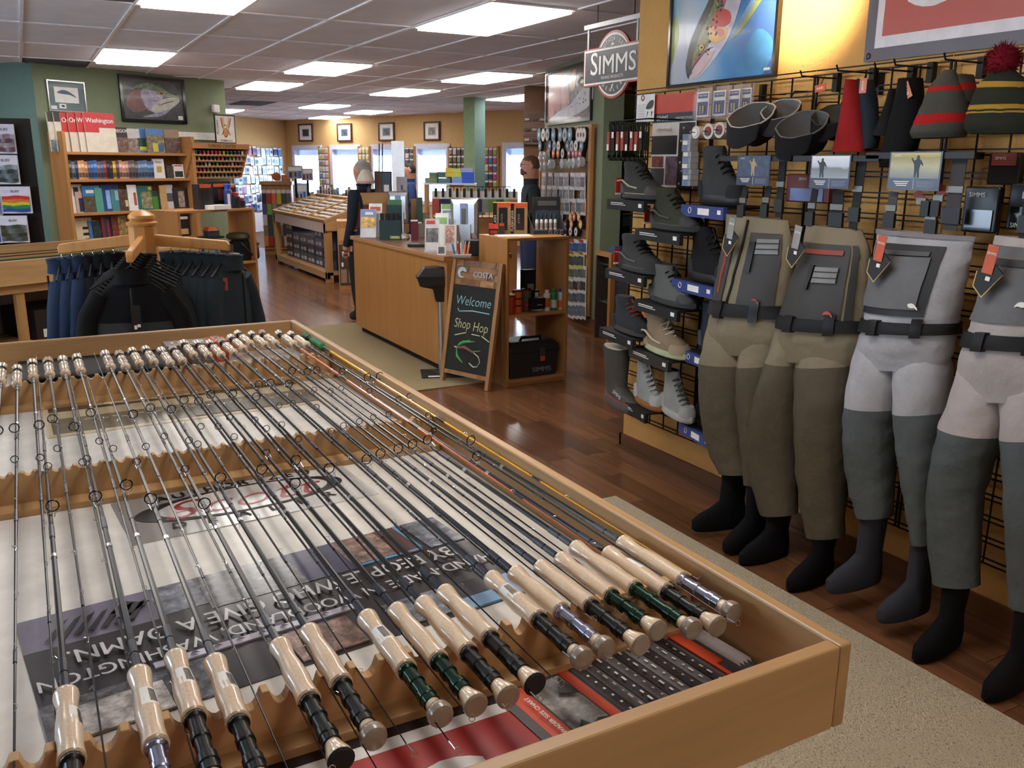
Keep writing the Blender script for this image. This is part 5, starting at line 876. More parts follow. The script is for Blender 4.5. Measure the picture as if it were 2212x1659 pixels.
# ---------------------------------------------------------------- things on the counter top
mg = lambda c, v=24: mat(c, .35, kind='blotch', vs=v)
acr = mat((214, 220, 226), .06, alpha=.35)
carton('magazine_rack', 'clear rack of magazines with blue and yellow cover at the counter end', 'magazine rack', (778, 453, 812, 513), z=CZ, d=.02, lean=.3, m=acr, art=[(mat((80, 110, 170), .3), .03, .4, .97, .98), (mg((226, 170, 70), 20), .05, .35, .95, .72), (wht, .3, .8, .8, .9)])
carton('magazine_rack', 'rack of red-lettered magazines behind the blue and yellow one', 'magazine rack', (796, 441, 824, 512), z=CZ, d=.03, lean=.3, m=paper, art=[(mat((200, 60, 50), .4), .1, .78, .9, .9), (mat((150, 150, 156), .4), .5, 0, 1, .7)])
carton('magazine_rack', 'tall rack of newspapers with green heading', 'magazine rack', (804, 427, 835, 500), z=CZ, d=.03, lean=.25, m=mat((206, 202, 186), .5), art=[(mat((120, 160, 60), .4), .05, .88, .95, .99), (black, .1, .7, .45, .86), (mat((200, 90, 60), .4), .55, .72, .9, .84)])
carton('fly_dope_display', 'dark green stepped display carton of small packs', 'display', (820, 478, 866, 519), z=CZ, d=.12, m=mat((26, 48, 50), .5), art=[(mat((150, 160, 70), .5), .5, .08, .95, .22)], text=[('FROG', .72, .15, .1, white)], parts=[('back_step', lambda b, W_, H_, d: b.box(-W_*.2, W_/2, d*.6, d, H_, H_*1.75, mat((28, 54, 56), .5))), ('header_card', lambda b, W_, H_, d: b.box(-W_*.1, W_/2, d*.95, d, H_*1.75, H_*2.0, mat((60, 110, 70), .5))), ('packs', lambda b, W_, H_, d: [b.box(-W_*.45+k*W_*.22, -W_*.28+k*W_*.22, d*.1, d*.4, H_, H_*1.35, mat((30, 34, 36), .3)) for k in range(4)])])
def imac(label, r, rz):
    x0, y0, x1, y1 = r; p = atz((x0+x1)/2, y1, CZ); k = depth_of(p)/FPX; W_ = (x1-x0)*k*1.12; H_ = (y1-y0)*k; q = T('desktop_computer', label, 'computer', p, rz)
    b = MB(alu); b.loft([[(-W_/2, .0, H_*.22), (W_/2, .0, H_*.22), (W_/2, 0, H_), (-W_/2, 0, H_)], [(-W_/2+.01, -.012, H_*.24), (W_/2-.01, -.012, H_*.24), (W_/2-.01, -.012, H_-.012), (-W_/2+.01, -.012, H_-.012)], [(-W_*.36, -.022, H_*.34), (W_*.36, -.022, H_*.34), (W_*.36, -.022, H_*.88), (-W_*.36, -.022, H_*.88)]], None, None, True, False); P(q, 'back_shell', b)
    b = MB(blackg); b.box(-W_/2+.004, W_/2-.004, 0, .006, H_*.23, H_-.005); P(q, 'screen', b); b = MB(alu); b.box(-.07, .07, -.06, .08, 0, .008).box(-.06, .06, -.03, -.02, .008, H_*.5); P(q, 'foot', b)
    b = MB(mat((120, 130, 176), .4)); b.box(-W_*.12, W_*.14, -.026, -.022, H_*.38, H_*.9); b.box(-W_*.06, W_*.08, -.028, -.026, H_*.46, H_*.8, mat((90, 80, 50), .4)); P(q, 'back_sticker', b); b = MB(black); b.ring((0, -.0135, H_*.94), (0, 1, 0), .006, .002, 10, 4); P(q, 'logo', b)
imac('silver desktop computer seen from behind, left of two on the counter', (841, 415, 884, 503), -.75); imac('silver desktop computer seen from behind, right of two on the counter', (975, 430, 1034, 540), -.85)
carton('wooden_flask', 'tall maroon case standing by the left computer', 'case', (888, 477, 903, 520), z=CZ, d=.04, m=mat((90, 30, 40), .4), art=[(wht, 0, .93, 1, 1)])
carton('carved_sign', 'narrow carved wooden fish stick standing upright', 'ornament', (889, 434, 901, 512), z=CZ, d=.02, m=mat((130, 90, 50), .5, kind='woodz', vs=20), art=[(mat((190, 150, 90), .5), .2, .1, .7, .4)])
carton('green_card', 'small dark green and white card beside the carved stick', 'card', (901, 431, 914, 514), z=CZ, d=.006, m=mat((40, 74, 64), .4), art=[(wht, .1, .05, .8, .4)])
carton('leather_tablet', 'dark brown tablet case leaning on the counter', 'tablet', (903, 460, 926, 515), z=CZ, d=.015, lean=.35, m=mat((66, 52, 40), .4), art=[(mat((90, 74, 56), .4), .1, .05, .9, .95)])
b = MB(mg((190, 170, 160), 60)); b.loft([[(.055*cos(a)*s, .035*sin(a)*s, z) for a in [2*pi*i/12 for i in range(12)]] for z, s in ((0, .8), (.015, 1.05), (.04, .8), (.055, .3))]); p = atz(873, 518, CZ); solo('painted_shell', 'speckled red and white dish on the counter', 'dish', b, TR((p.x, p.y, CZ)))
p = atz(900, 533, CZ); q = T('card_reader', 'black card reader lying near the counter front', 'card reader', (p.x, p.y, CZ), -.6); b = MB(black); b.box(-.07, .07, -.04, .05, 0, .025); P(q, 'body', b, None, .006); b = MB(mat((150, 155, 160), .3)); b.box(-.05, .02, -.03, .03, .025, .027); P(q, 'screen', b)
carton('magazine_rack', 'clear rack with black and white river magazine, nearest the customer', 'magazine rack', (917, 474, 949, 545), z=CZ, d=.02, lean=.3, m=acr, art=[(mat((196, 194, 196), .4), .04, .05, .96, .97), (mg((110, 110, 112), 20), .08, .3, .92, .72), (mat((180, 70, 60), .4), .1, .84, .7, .95)])
carton('magazine_rack', 'rack of pale green-titled leaflets behind the river magazine', 'magazine rack', (940, 462, 968, 538), z=CZ, d=.02, lean=.3, m=mat((210, 214, 206), .4), art=[(mat((130, 170, 110), .4), .1, .7, .9, .88)])
carton('magazine_rack', 'tall rack of mountain-cover leaflets at the back', 'magazine rack', (952, 443, 986, 532), z=CZ, d=.02, lean=.28, m=mat((196, 204, 206), .4), art=[(mg((130, 140, 160), 20), .1, .3, .85, .85), (mat((110, 150, 90), .4), .05, .88, .95, 1)])
carton('magazine_rack', 'short rack of portrait leaflets beside the phone', 'magazine rack', (960, 487, 986, 542), z=CZ, d=.02, lean=.25, m=mat((206, 196, 190), .4), art=[(mg((190, 150, 140), 30), .1, .3, .8, .95)])
carton('desk_phone', 'pale grey upright handset on the counter', 'phone', (988, 478, 1001, 528), z=CZ, d=.04, m=mat((170, 172, 174), .4), art=[(mat((90, 92, 96), .4), .2, .3, .8, .8)], bev=.006)
carton('desk_photograph', 'tiny white-framed photo on the counter edge', 'photo frame', (944, 531, 963, 551), z=CZ, d=.01, lean=.2, m=white, art=[(mg((110, 112, 110), 40), .15, .15, .85, .85)])
p = atz(998, 556, CZ); q = T('pen_tray', 'grey tray holding a cluster of coloured pens', 'pen tray', (p.x, p.y, CZ), -.5); b = MB(mat((150, 146, 140), .5)); b.box(-.07, .07, -.03, .05, 0, .022); P(q, 'tray', b, None, .004)
for k, (c, x) in enumerate((((60, 130, 190), -.05), ((170, 40, 44), -.015), ((200, 200, 200), .0), ((214, 110, 60), .025), ((226, 130, 80), .045))):
    s = T('pen', '%s pen standing in the grey counter tray' % ('blue', 'red', 'white', 'orange', 'pale orange')[k], 'pen', (p.x+x*.88, p.y-x*.45+.01, CZ+.018), group='pens in the tray'); b = MB(mat(c, .4)); b.lathe([(.006, .0), (.008, .02), (.008, .075), (.004, .085)], n=10, d=(.1*(k-2), .05, 1)); P(s, 'barrel', b); b = MB(white); b.lathe([(.0045, .085), (.003, .1)], n=8, d=(.1*(k-2), .05, 1)); P(s, 'tip', b)
carton('receipt_printer', 'black receipt printer at the shelf end of the counter', 'printer', (1003, 521, 1034, 552), z=CZ, d=.12, m=black, bev=.006)
# raised display cabinet on the counter's far end
carton('pine_cabinet', 'small pine cabinet carrying ornaments behind the magazine racks', 'cabinet', (763, 421, 884, 500), z=CZ, d=.3, rz=-.35, m=shelfz, art=[(mat((170, 130, 84), .5), .05, .75, .6, .95), (mat((96, 32, 44), .5), .0, .05, .5, .7)], bev=.003)
pc = atz(823, 500, CZ); zc = CZ+(500-421)*depth_of(pc)/FPX/cos(PIT); cy = pc.y+.12
carton('wooden_plaque', 'tilted dark slab ornament on the pine cabinet', 'ornament', (772, 380, 800, 418), y=cy, d=.03, m=mat((40, 34, 32), .5), art=[(mat((110, 66, 40), .5, kind='woodz', vs=20), .25, .15, .75, .85)], lean=.15)
carton('painted_box', 'dark wooden box with blue painting and white oval', 'ornament', (810, 373, 846, 420), y=cy, d=.06, m=mat((60, 42, 34), .5), art=[(mat((96, 70, 50), .5), .05, .05, .4, .95), (mat((60, 80, 96), .4), .45, .05, .95, .95), (wht, .55, .12, .85, .42)])
carton('grey_print', 'small grey print of a skier standing upright', 'print', (857, 384, 880, 418), y=cy, d=.006, m=mat((176, 172, 176), .4), art=[(mat((90, 90, 110), .4), .4, .2, .6, .5), (mat((60, 110, 190), .4), .6, .05, .8, .2)])
carton('white_notice', 'tall blank white board standing before the windows', 'notice', (848, 312, 875, 419), y=cy+.06, d=.005, m=mat((246, 246, 250), .9, trans=.55))
q = T('bucket_hat', 'cream sun hat resting on a stand on the pine cabinet', 'hat', aty(790, 392, cy)); k = depth_of(q.location)/FPX; b = MB(mat((214, 204, 186), .8)); b.lathe([(19*k, 0), (18*k, 6*k), (14*k, 16*k), (9*k, 24*k), (2*k, 27*k)], n=18); P(q, 'crown', b); b = MB(mat((196, 150, 140), .8)); b.lathe([(21*k, -4*k), (19*k, 1*k)], n=18, cap=False); P(q, 'brim', b); b = MB(mat((120, 100, 80), .5)); b.tube([(0, 0, -28*k), (0, 0, 0)], 2*k, 8); P(q, 'stand', b)
for k, px in enumerate((819, 826)): b = MB(mat((40, 30, 28), .5)); a, e = aty(px, 375, cy+.02), aty(px, 310, cy+.02); b.tube([a, e], .006, 6); solo('short_rod', 'thin dark upright rod behind the ornaments, %s of two' % ('left', 'right')[k], 'rod', b, group='upright rods')
# ================================================================ people
def person(label, loc, rz, jacket, pants, hair_m, skin_m, armpose, h=1.76, head_tilt=0, extra=None, hairf=1.0, wide=1.0, lean=0):
    S = h/1.76
    V = [(0, 0, .95, .155, .115), (0, 0, 1.12, .15, .115), (0, -.01, 1.32, .17, .12), (0, 0, 1.43, .085, .075), (0, -.008, 1.49, .064, .066), (0, -.022, 1.575, .082, .100), (0, -.018, 1.655, .096, .118), (0, -.012, 1.725, .078, .096)]
    E = [(0, 1), (1, 2), (2, 3), (3, 4), (4, 5), (5, 6), (6, 7)]
    for s in (-1, 1):
        i = len(V); A = armpose[0 if s < 0 else 1]
        V += [(s*.165, 0, 1.395, .075, .075), (A[0][0], A[0][1], A[0][2], .055, .055), (A[1][0], A[1][1], A[1][2], .04, .04), (A[2][0], A[2][1], A[2][2], .038, .028)]
        E += [(2, i), (i, i+1), (i+1, i+2), (i+2, i+3)]
        i = len(V); V += [(s*.095*wide, 0, .86, .11*wide, .11), (s*.10*wide, -.015, .50, .078*wide, .078), (s*.105*wide, .02, .10, .055*wide, .06), (s*.115*wide, -.13, .045, .045, .04)]
        E += [(0, i), (i, i+1), (i+1, i+2), (i+2, i+3)]
    me = bpy.data.meshes.new('body'); me.from_pydata([tuple(S*c for c in v[:3]) for v in V], E, []); o = bpy.data.objects.new('body_tmp', me); COL.objects.link(o)
    o.modifiers.new('skin', 'SKIN'); sm = o.modifiers.new('sub', 'SUBSURF'); sm.levels = 2; sm.render_levels = 2
    for d, v in zip(me.skin_vertices[0].data, V): d.radius = (v[3]*S, v[4]*S)
    me.skin_vertices[0].data[0].use_root = True
    nm = bpy.data.meshes.new_from_object(o.evaluated_get(bpy.context.evaluated_depsgraph_get())); bpy.data.objects.remove(o)
    for m in (jacket, pants, skin_m, mat((40, 34, 30), .6)): nm.materials.append(m)
    hands = [Vector(armpose[0][2]), Vector(armpose[1][2])]; wr = [Vector(armpose[0][1]), Vector(armpose[1][1])]
    for p in nm.polygons:
        c = p.center/S; i = 0
        if c.z < .09: i = 3
        elif c.z < .93 and abs(c.x) < .26: i = 1
        elif c.z > 1.47: i = 2
        for hd, w_ in zip(hands, wr):
            if (c-hd).length < (hd-w_).length*.75: i = 2
        p.material_index = i; p.use_smooth = True
    q = T('person', label, 'person', loc, rz); P(q, 'body', nm)
    hz = 1.645*S; hy = -.02*S
    b = MB(hair_m); rd = random.Random(3); n = 16
    fr = lambda a, t_: t_*(1 if sin(a) > -.15 else .60)
    b.loft([[(.088*S*cos(a)*sin(fr(a, t_)), hy+.012*S+.108*S*sin(a)*sin(fr(a, t_)), hz+.004*S+.112*S*cos(fr(a, t_))) for a in [2*pi*i/n for i in range(n)]] for t_ in [.05, .4, .8, 1.2, 1.6, 1.95*hairf]]); P(q, 'hair', b)
    b = MB(skin_m); b.loft([[(-.012*S, hy-.085*S, hz-.0), (.012*S, hy-.085*S, hz), (0, hy-.088*S, hz+.03*S)], [(-.015*S, hy-.108*S, hz-.022*S), (.015*S, hy-.108*S, hz-.022*S), (0, hy-.10*S, hz+.0*S)]]); P(q, 'nose', b)
    for s in (-1, 1): b = MB(skin_m); b.ball((s*.083*S, hy+.01*S, hz-.01*S), (.012*S, .022*S, .034*S)); P(q, 'ear', b); b = MB(black); b.ball((s*.03*S, hy-.088*S, hz+.012*S), (.012*S, .006*S, .006*S)); P(q, 'eye', b)
    b = MB(mat((150, 90, 80), .6)); b.ball((0, hy-.088*S, hz-.058*S), (.026*S, .008*S, .006*S)); P(q, 'mouth', b)
    b = MB(jacket); b.lathe([(.085*S, 1.40*S), (.078*S, 1.47*S), (.088*S, 1.505*S)], n=16, cap=False); P(q, 'collar', b)
    for k, (hd, w_) in enumerate(zip(hands, wr)):   # fingers
        d = (hd-w_).normalized(); sdw = d.cross(Vector((0, 0, 1))); sdw = sdw.normalized() if sdw.length > .1 else Vector((1, 0, 0)); dn = d.cross(sdw)
        for f in range(4):
            a = hd+d*.025+sdw*(.011*(f-1.5)*1.3); l = (.05, .06, .065, .055)[f]; b = MB(skin_m); b.tube([S*a, S*(a+d*l*.6), S*(a+d*l*.8+dn*l*.4)], [.0085*S, .008*S, .006*S], 6); P(q, 'finger', b)
        b = MB(skin_m); a = hd+sdw*.03-d*.01; b.tube([S*a, S*(a+d*.03+sdw*.022), S*(a+d*.055+sdw*.018)], [.01*S, .009*S, .007*S], 6); P(q, 'thumb', b)
    if extra: extra(q, S, hz, hy)
    return q
skinm = mat((196, 140, 116), .55); down = [((-.23, .02, 1.12), (-.24, -.06, .88), (-.235, -.09, .79)), ((.23, .02, 1.12), (.24, -.06, .88), (.235, -.09, .79))]
hold = [((-.22, .0, 1.13), (-.12, -.24, 1.14), (-.05, -.31, 1.17)), ((.22, .0, 1.13), (.12, -.24, 1.12), (.05, -.31, 1.14))]
def specs(q, S, hz, hy):
    b = MB(black)
    for s in (-1, 1): b.ring((s*.032*S, hy-.10*S, hz+.012*S), (0, 1, 0), .021*S, .002*S, 12, 4); b.tube([(s*.055*S, hy-.098*S, hz+.015*S), (s*.084*S, hy, hz+.012*S)], .002*S, 4)
    P(q, 'glasses', b)
def beard(q, S, hz, hy):
    b = MB(mat((92, 64, 46), .9)); b.loft([[(.068*S*cos(a), hy-.02*S+.080*S*sin(a), hz-.035*S-d_*S) for a in [pi+pi*i/10 for i in range(11)]] for d_ in (0, .03, .055)], None, None, False, True, False); b.ball((0, hy-.055*S, hz-.088*S), (.05*S, .045*S, .022*S)); P(q, 'beard', b); specs(q, S, hz, hy)
# man at right, facing left with something in his hands
y3 = 8.2; p3 = aty(1147, 352, y3); hgt = aty(1146, 334, y3).z
person('bearded person with glasses in a dark jacket and jeans, looking left with hands together', (p3.x, y3, 0), -1.9, fab(48, 54, 56), mat((44, 58, 92), .8), mat((96, 68, 46), .8), skinm, hold, h=hgt/1.0, extra=beard, hairf=.98)
# person at the far end of the counter in dark clothes
y1 = 8.62; p1 = aty(784, 352, y1); hgt = aty(786, 345, y1).z
person('grey-haired person in a dark jacket and wide black trousers at the far counter end', (p1.x, y1, 0), pi+.5, fab(38, 42, 54), mat((18, 18, 20), .9), mat((150, 146, 142), .9), skinm, down, h=hgt, hairf=.9, wide=1.35)
# person behind the counter further back
y2 = 12.6; p2 = aty(886, 372, y2); hgt = aty(884, 352, y2).z
person('dark-haired person in a blue and black jacket behind the far counter, head turned left', (p2.x, y2, 0), -pi/2-.3, mat((38, 64, 120), .8), mat((30, 32, 40), .9), mat((24, 22, 24), .7), skinm, hold, h=hgt, hairf=1.05)
# ================================================================ goods laid out on an upright plane
class Pl:
    def __init__(s, P_, U, N): s.P = Vector(P_); s.U = Vector(U); s.N = Vector(N); s.rz = atan2(s.U.y, s.U.x)
    def at(s, px, py, off=0): return atp(px, py, s.P+s.N*off, s.N)
    def su(s, px, py): p = s.at(px, py); return (p-s.P).dot(s.U), p.z
def pcard(pl, name, label, cat, rect, off=0, d=.03, z=None, m=None, art=(), text=(), group=None, lean=0, bev=0, zt=None):
    x0, y0, x1, y1 = rect; a, c = pl.at(x0, y1, off), pl.at(x1, y1, off); W_ = max(.004, (c-a).dot(pl.U)); z0 = z if z is not None else (a.z+c.z)/2; H_ = (pl.at((x0+x1)/2, y0, off).z if zt is None else zt)-z0
    o = (a+c)/2; q = T(name, label, cat, (o.x, o.y, z0), pl.rz, group); M = TR(rx=-lean); b = MB(m or paper); b.box(-W_/2, W_/2, 0, d, 0, H_, None, M)
    if d > .012 and name == 'book': b.box(-W_/2+.002, W_/2-.002, .003, d-.003, H_*.985, H_*1.001, paper, M)
    P(q, 'body' if name != 'book' else 'cover', b, None, bev)
    if art or text:
        b = MB()
        for j, (am, a0, b0, a1, b1) in enumerate(art): b.box(-W_/2+W_*a0, -W_/2+W_*a1, -.0008*(j+1), 0, H_*b0, H_*b1, am, M)
        for (s, tx, ty, ts, tm, *rot) in text: b.text(s, M @ TR((-W_/2+W_*tx, -.0008*(len(art)+2), H_*ty), rx=pi/2) @ TR(rz=rot[0] if rot else 0), H_*ts, tm, .01, w=rot[1] if len(rot) > 1 else 1)
        P(q, 'front_print', b, kind='stuff' if len(art)+len(text) > 1 else None)
    return q
# ---------------------------------------------------------------- bookcase
BD = .28; BP = Pl(GP+GN*BD, GU, GN); s0, s1 = .085, 1.66; zs = [1.69, 1.40, 1.04, .70, .36]
t = T('bookcase', 'tall oak bookcase full of fishing books against the green wall', 'bookcase', BP.P, BP.rz)
b = MB(shelfz); b.box(s0, s0+.035, 0, BD-.003, 0, 1.90); P(t, 'side_panel', b, None, .003); b = MB(shelfz); b.box(s1, s1+.05, -.06, BD-.003, 0, 1.885); P(t, 'side_panel', b, None, .003)
b = MB(shelfx); b.box(s0+.035, s1, BD-.015, BD-.003, 0, 1.80); P(t, 'back_panel', b)
for z in zs: b = MB(shelfx); b.box(s0+.035, s1, .0, BD-.015, z-.03, z); P(t, 'shelf', b, None, .002)
bk = lambda *c: mat(c, .35, kind='blotch', vs=20)
red = mat((186, 40, 44), .35); wbk = mat((210, 200, 184), .4, var=.1); navy = mat((40, 52, 84), .4); dkb = mat((44, 36, 34), .4); skyb = mat((80, 120, 176), .4)
def book(r, lb, m, row, art=(), text=(), d=.02, lean=.06, off=-.06): return pcard(BP, 'book', lb, 'book', r, off, d, zs[row], m, art, text, 'books on the bookcase', lean)
for k, (x0, x1) in enumerate(((113, 128), (127, 145))): book((x0, 243, x1+14, 328), 'white and black atlas, %s at the left end of the top shelf' % ('first', 'second')[k], wbk, 0, [(dkb, 0, .76, 1, 1), (bk(120, 140, 150), 0, 0, 1, .3)], off=-.10+.02*k)
for k, (x0, x1, s) in enumerate(((141, 200, 'Oregon'), (157, 215, 'Oregon'), (176, 230, 'Washington'), (191, 256, 'Washington'))): book((x0, 244, x1, 329), 'red-topped %s atlas on the top shelf, %s' % (s, ('leftmost of the red ones', 'second of the red ones', 'third of the red ones', 'front cover fully showing')[k]), wbk, 0, [(red, 0, .62, 1, 1), (red, 0, .5, .45, .62)], [(s if k == 3 else s[:3], .5 if k == 3 else .2, .8, .17, wht, 0, .95)], off=-.07+.022*k, d=.012)
book((250, 275, 280, 330), 'dark cover with GON lettering beside the red atlases', dkb, 0, [(bk(120, 90, 80), 0, 0, 1, .6)], [('OREGON', .5, .85, .18, wht)], off=-.03); book((277, 278, 306, 329), 'misty landscape cover on the top shelf', bk(150, 130, 120), 0, [(mat((196, 190, 190), .4), 0, .6, 1, 1)]); book((301, 277, 326, 330), 'blue forest cover on the top shelf', skyb, 0, [(mat((46, 74, 60), .4), 0, .2, 1, .6), (mat((200, 190, 60), .4), .1, .1, .7, .25)]); book((321, 278, 358, 331), 'river map cover with sky-blue title on the top shelf', bk(130, 120, 90), 0, [(skyb, 0, .72, 1, 1), (mat((196, 180, 50), .4), .3, .05, .6, .4), (mat((50, 90, 140), .4), .6, .05, .9, .35)], off=.0); book((359, 280, 391, 332), 'brown mountain cover at the right of the top shelf', bk(110, 84, 76), 0, [(mat((160, 130, 104), .4), 0, .65, 1, 1)])
spc = [(70, 80, 70), (110, 120, 130), (60, 60, 90), (210, 160, 120), (200, 150, 110), (190, 130, 90), (80, 90, 120), (60, 100, 160), (60, 110, 180), (120, 90, 80), (60, 90, 140), (150, 60, 50), (40, 40, 60), (60, 50, 40), (190, 150, 50), (90, 70, 70), (190, 140, 120), (196, 150, 126), (180, 130, 116), (96, 90, 96), (104, 92, 92), (90, 82, 86), (96, 120, 150), (90, 116, 150), (96, 124, 160), (90, 112, 146), (70, 110, 160)]
n = len(spc); xx = 151.0
for k, c in enumerate(spc): w_ = 183/n; book((xx, 346+(k*7 % 4), xx+w_+.3, 386), 'upright spine %s from left on the second shelf' % ORD[k+1], mat(c, .35, var=.2), 1, [(mat(tuple(min(255, v+60) for v in c), .4), .1, .62, .9, .8), (mat(tuple(v//2 for v in c), .4), .1, .1, .9, .35)], lean=0, d=.14, off=-.05); xx += w_
book((334, 343, 358, 386), 'white book with a yellow trout on the second shelf', wht, 1, [(mat((176, 160, 70), .4), .3, .3, .75, .62)], [('TROUT', .5, .82, .12, dkb)]); book((362, 358, 379, 387), 'small dark green book near the right of the second shelf', bk(70, 66, 56), 1); book((377, 355, 399, 387), 'white and green booklet with red bar on the second shelf', wht, 1, [(mat((180, 50, 44), .4), .1, .86, .9, .94), (mat((30, 44, 40), .4), .12, .08, .88, .5)])
row3 = [((157, 398, 184, 460), 'white book with black emblem at the left of the third shelf', wht, [(black, .3, .6, .7, .9)]), ((168, 414, 188, 461), 'pale pink-edged blue book on the third shelf', mat((200, 170, 160), .4), [(navy, .3, .05, .95, .7)]), ((184, 401, 222, 460), 'blue-topped Czech nymph book on the third shelf', bk(100, 92, 74), [(mat((50, 130, 190), .4), 0, .62, 1, 1), (wht, .2, .72, .8, .84)]), ((210, 406, 226, 457), 'thin teal book on the third shelf', mat((80, 150, 130), .4), ()), ((224, 399, 262, 456), 'shiny blue cover catching light on the third shelf', mat((60, 80, 140), .15), [(mat((150, 190, 240), .15), .25, .1, .55, .8)]), ((244, 409, 266, 454), 'teal and cream book on the third shelf', mat((70, 130, 140), .4), [(mat((150, 180, 190), .4), .4, .5, .9, .95)]), ((262, 409, 290, 454), 'brown cover with net picture on the third shelf', bk(96, 74, 60), [(mat((214, 196, 150), .4), .4, .2, .6, .5)]), ((281, 399, 300, 453), 'white book with orange fish on the third shelf', wht, [(mat((180, 80, 60), .4), .6, .2, .9, .7)]), ((297, 401, 334, 452), 'teal-titled modern fishing book on the third shelf', mat((40, 110, 110), .4), [(bk(150, 150, 110), .3, .05, .98, .75), (mat((200, 200, 70), .4), .75, .82, .95, .95)]), ((333, 412, 350, 452), 'green paperback pair on the third shelf', mat((70, 130, 50), .4), [(mat((46, 50, 50), .4), .0, .7, 1, 1)]), ((346, 414, 360, 451), 'small dark speckled book on the third shelf', bk(60, 66, 56), ()), ((350, 400, 364, 452), 'tan spine leaning on the third shelf', mat((190, 150, 100), .4), ()), ((360, 399, 378, 451), 'white and slate landscape book on the third shelf', mat((200, 200, 206), .4), [(mat((80, 86, 100), .4), 0, .3, 1, .65)]), ((378, 406, 411, 450), 'dark cover with pale figure at the right of the third shelf', dkb, [(bk(170, 150, 140), .3, .05, .7, .85)])]  # pale stripe on the shiny blue cover is a painted highlight
for k, (r, lb, m, art) in enumerate(row3): book(r, lb, m, 2, art, d=.015, off=-.08+.012*(k % 4))
row4 = [((168, 470, 204, 520), 'cream book of drawn flies on the fourth shelf', mat((214, 200, 166), .4), [(dkb, .4, .55, .8, .65), (dkb, .4, .32, .85, .42), (dkb, .5, .1, .8, .2)]), ((196, 476, 214, 520), 'blue spine on the fourth shelf', skyb, ()), ((205, 477, 224, 520), 'dark teal fly cover on the fourth shelf', bk(50, 64, 66), ()), ((224, 468, 236, 515), 'red and blue spine on the fourth shelf', mat((120, 46, 40), .4), [(navy, .5, 0, 1, 1)]), ((236, 468, 248, 515), 'navy book on the fourth shelf', navy, [(red, .0, .1, .3, .9)]), ((246, 467, 260, 515), 'orange-brown book on the fourth shelf', bk(140, 70, 50), ()), ((260, 466, 278, 512), 'gold-patterned book on the fourth shelf', bk(160, 130, 80), ()), ((334, 470, 350, 515), 'pale blue book right of the rack post', mat((110, 150, 180), .4), ()), ((348, 464, 368, 514), 'red knot book on the fourth shelf', mat((150, 50, 40), .4), [(mat((220, 150, 80), .4), .2, .5, .8, .8)]), ((366, 463, 384, 514), 'grey book on the fourth shelf', mat((150, 146, 140), .4), ()), ((380, 463, 412, 513), 'black book with white title and row of flies, fourth shelf', black, [(wht, .1, .78, .95, .9), (mat((190, 150, 110), .4), .1, .1, .9, .35)])]
for k, (r, lb, m, art) in enumerate(row4): book(r, lb, m, 3, art, d=.015, off=-.08+.012*(k % 4))
# ---------------------------------------------------------------- pictures on the green wall
WPl = Pl(GP+GN*.004, GU, GN)
def onwall(r, pl=WPl): a = pl.at(r[0], r[3]); c = pl.at(r[2], r[3]); return FR(a, pl.U, (0, 0, 1)), (c-a).dot(pl.U), pl.at(r[0], r[1]).z-a.z
M, W_, H_ = onwall((263, 160, 402, 262))
framed('trout_head_painting', 'framed painting of a trout head on black, above the bookcase', 'painting', M, W_, H_, .035, blackg, [('background', mat((40, 42, 40), .2, kind='blotch', vs=5), [R_]),
 ('gill_cover', mat((120, 54, 50), .2, var=.3, vs=20), [curve([(.05, .38), (.12, .62), (.25, .74), (.4, .7), (.42, .4), (.3, .2), (.14, .18)])]), ('cheek', mat((176, 160, 196), .2, var=.3, vs=14), [curve([(.3, .7), (.5, .8), (.66, .66), (.6, .4), (.5, .2), (.36, .3)])]), ('jaw', mat((206, 204, 190), .2, var=.2, vs=20), [curve([(.45, .25), (.6, .5), (.86, .6), (.95, .52), (.8, .32), (.6, .14)])]), ('head_top', mat((110, 140, 90), .2, kind='blotch', vs=40), [curve([(.2, .78), (.4, .92), (.6, .84), (.8, .7), (.94, .6), (.7, .62), (.5, .74)])]), ('lip_line', mat((90, 60, 100), .3), [curve([(.58, .36), (.7, .46), (.88, .52), (.72, .44)])]), ('eye', mat((190, 140, 60), .2), [curve([(.58, .68), (.64, .74), (.7, .68), (.64, .61)])]), ('pupil', black, [curve([(.61, .68), (.64, .71), (.67, .68), (.64, .65)])]), ('lower_fin', mat((150, 156, 190), .2, var=.3, vs=14), [curve([(.3, .06), (.5, .16), (.76, .28), (.6, .1)])]), ('spots', mat((50, 44, 70), .3), dots(26, lambda r: (.1+r.random()*.5, .3+r.random()*.5), .010, 5)), ('label', paper, [[(.9, .03), (.98, .03), (.98, .13), (.9, .13)]])])
M, W_, H_ = onwall((105, 172, 186, 240))
framed('salmon_fly_print', 'small teal-matted framed print of a fish and fly, left of trout painting', 'print', M, W_, H_, .012, chrome, [('mat_board', mat((84, 108, 110), .4), [R_]), ('paper', paper, [[(.17, .28), (.84, .28), (.84, .82), (.17, .82)]]), ('fish', mat((60, 84, 120), .4), [curve([(.24, .62), (.4, .72), (.6, .66), (.78, .48), (.6, .56), (.4, .58)])]), ('fly_chip', paper, [[(.27, .08), (.46, .08), (.46, .24), (.27, .24)]]), ('fly', black, [curve([(.32, .18), (.38, .2), (.43, .15), (.37, .12)])]), ('signature', paper, [[(.04, .04), (.2, .04), (.2, .16), (.04, .16)]])])
M, W_, H_ = onwall((457, 226, 470, 243)); b = MB(white); b.box(0, W_, 0, H_, 0, .05); solo('motion_sensor', 'little white motion sensor high on the green wall', 'sensor', b, M, bev=.01)
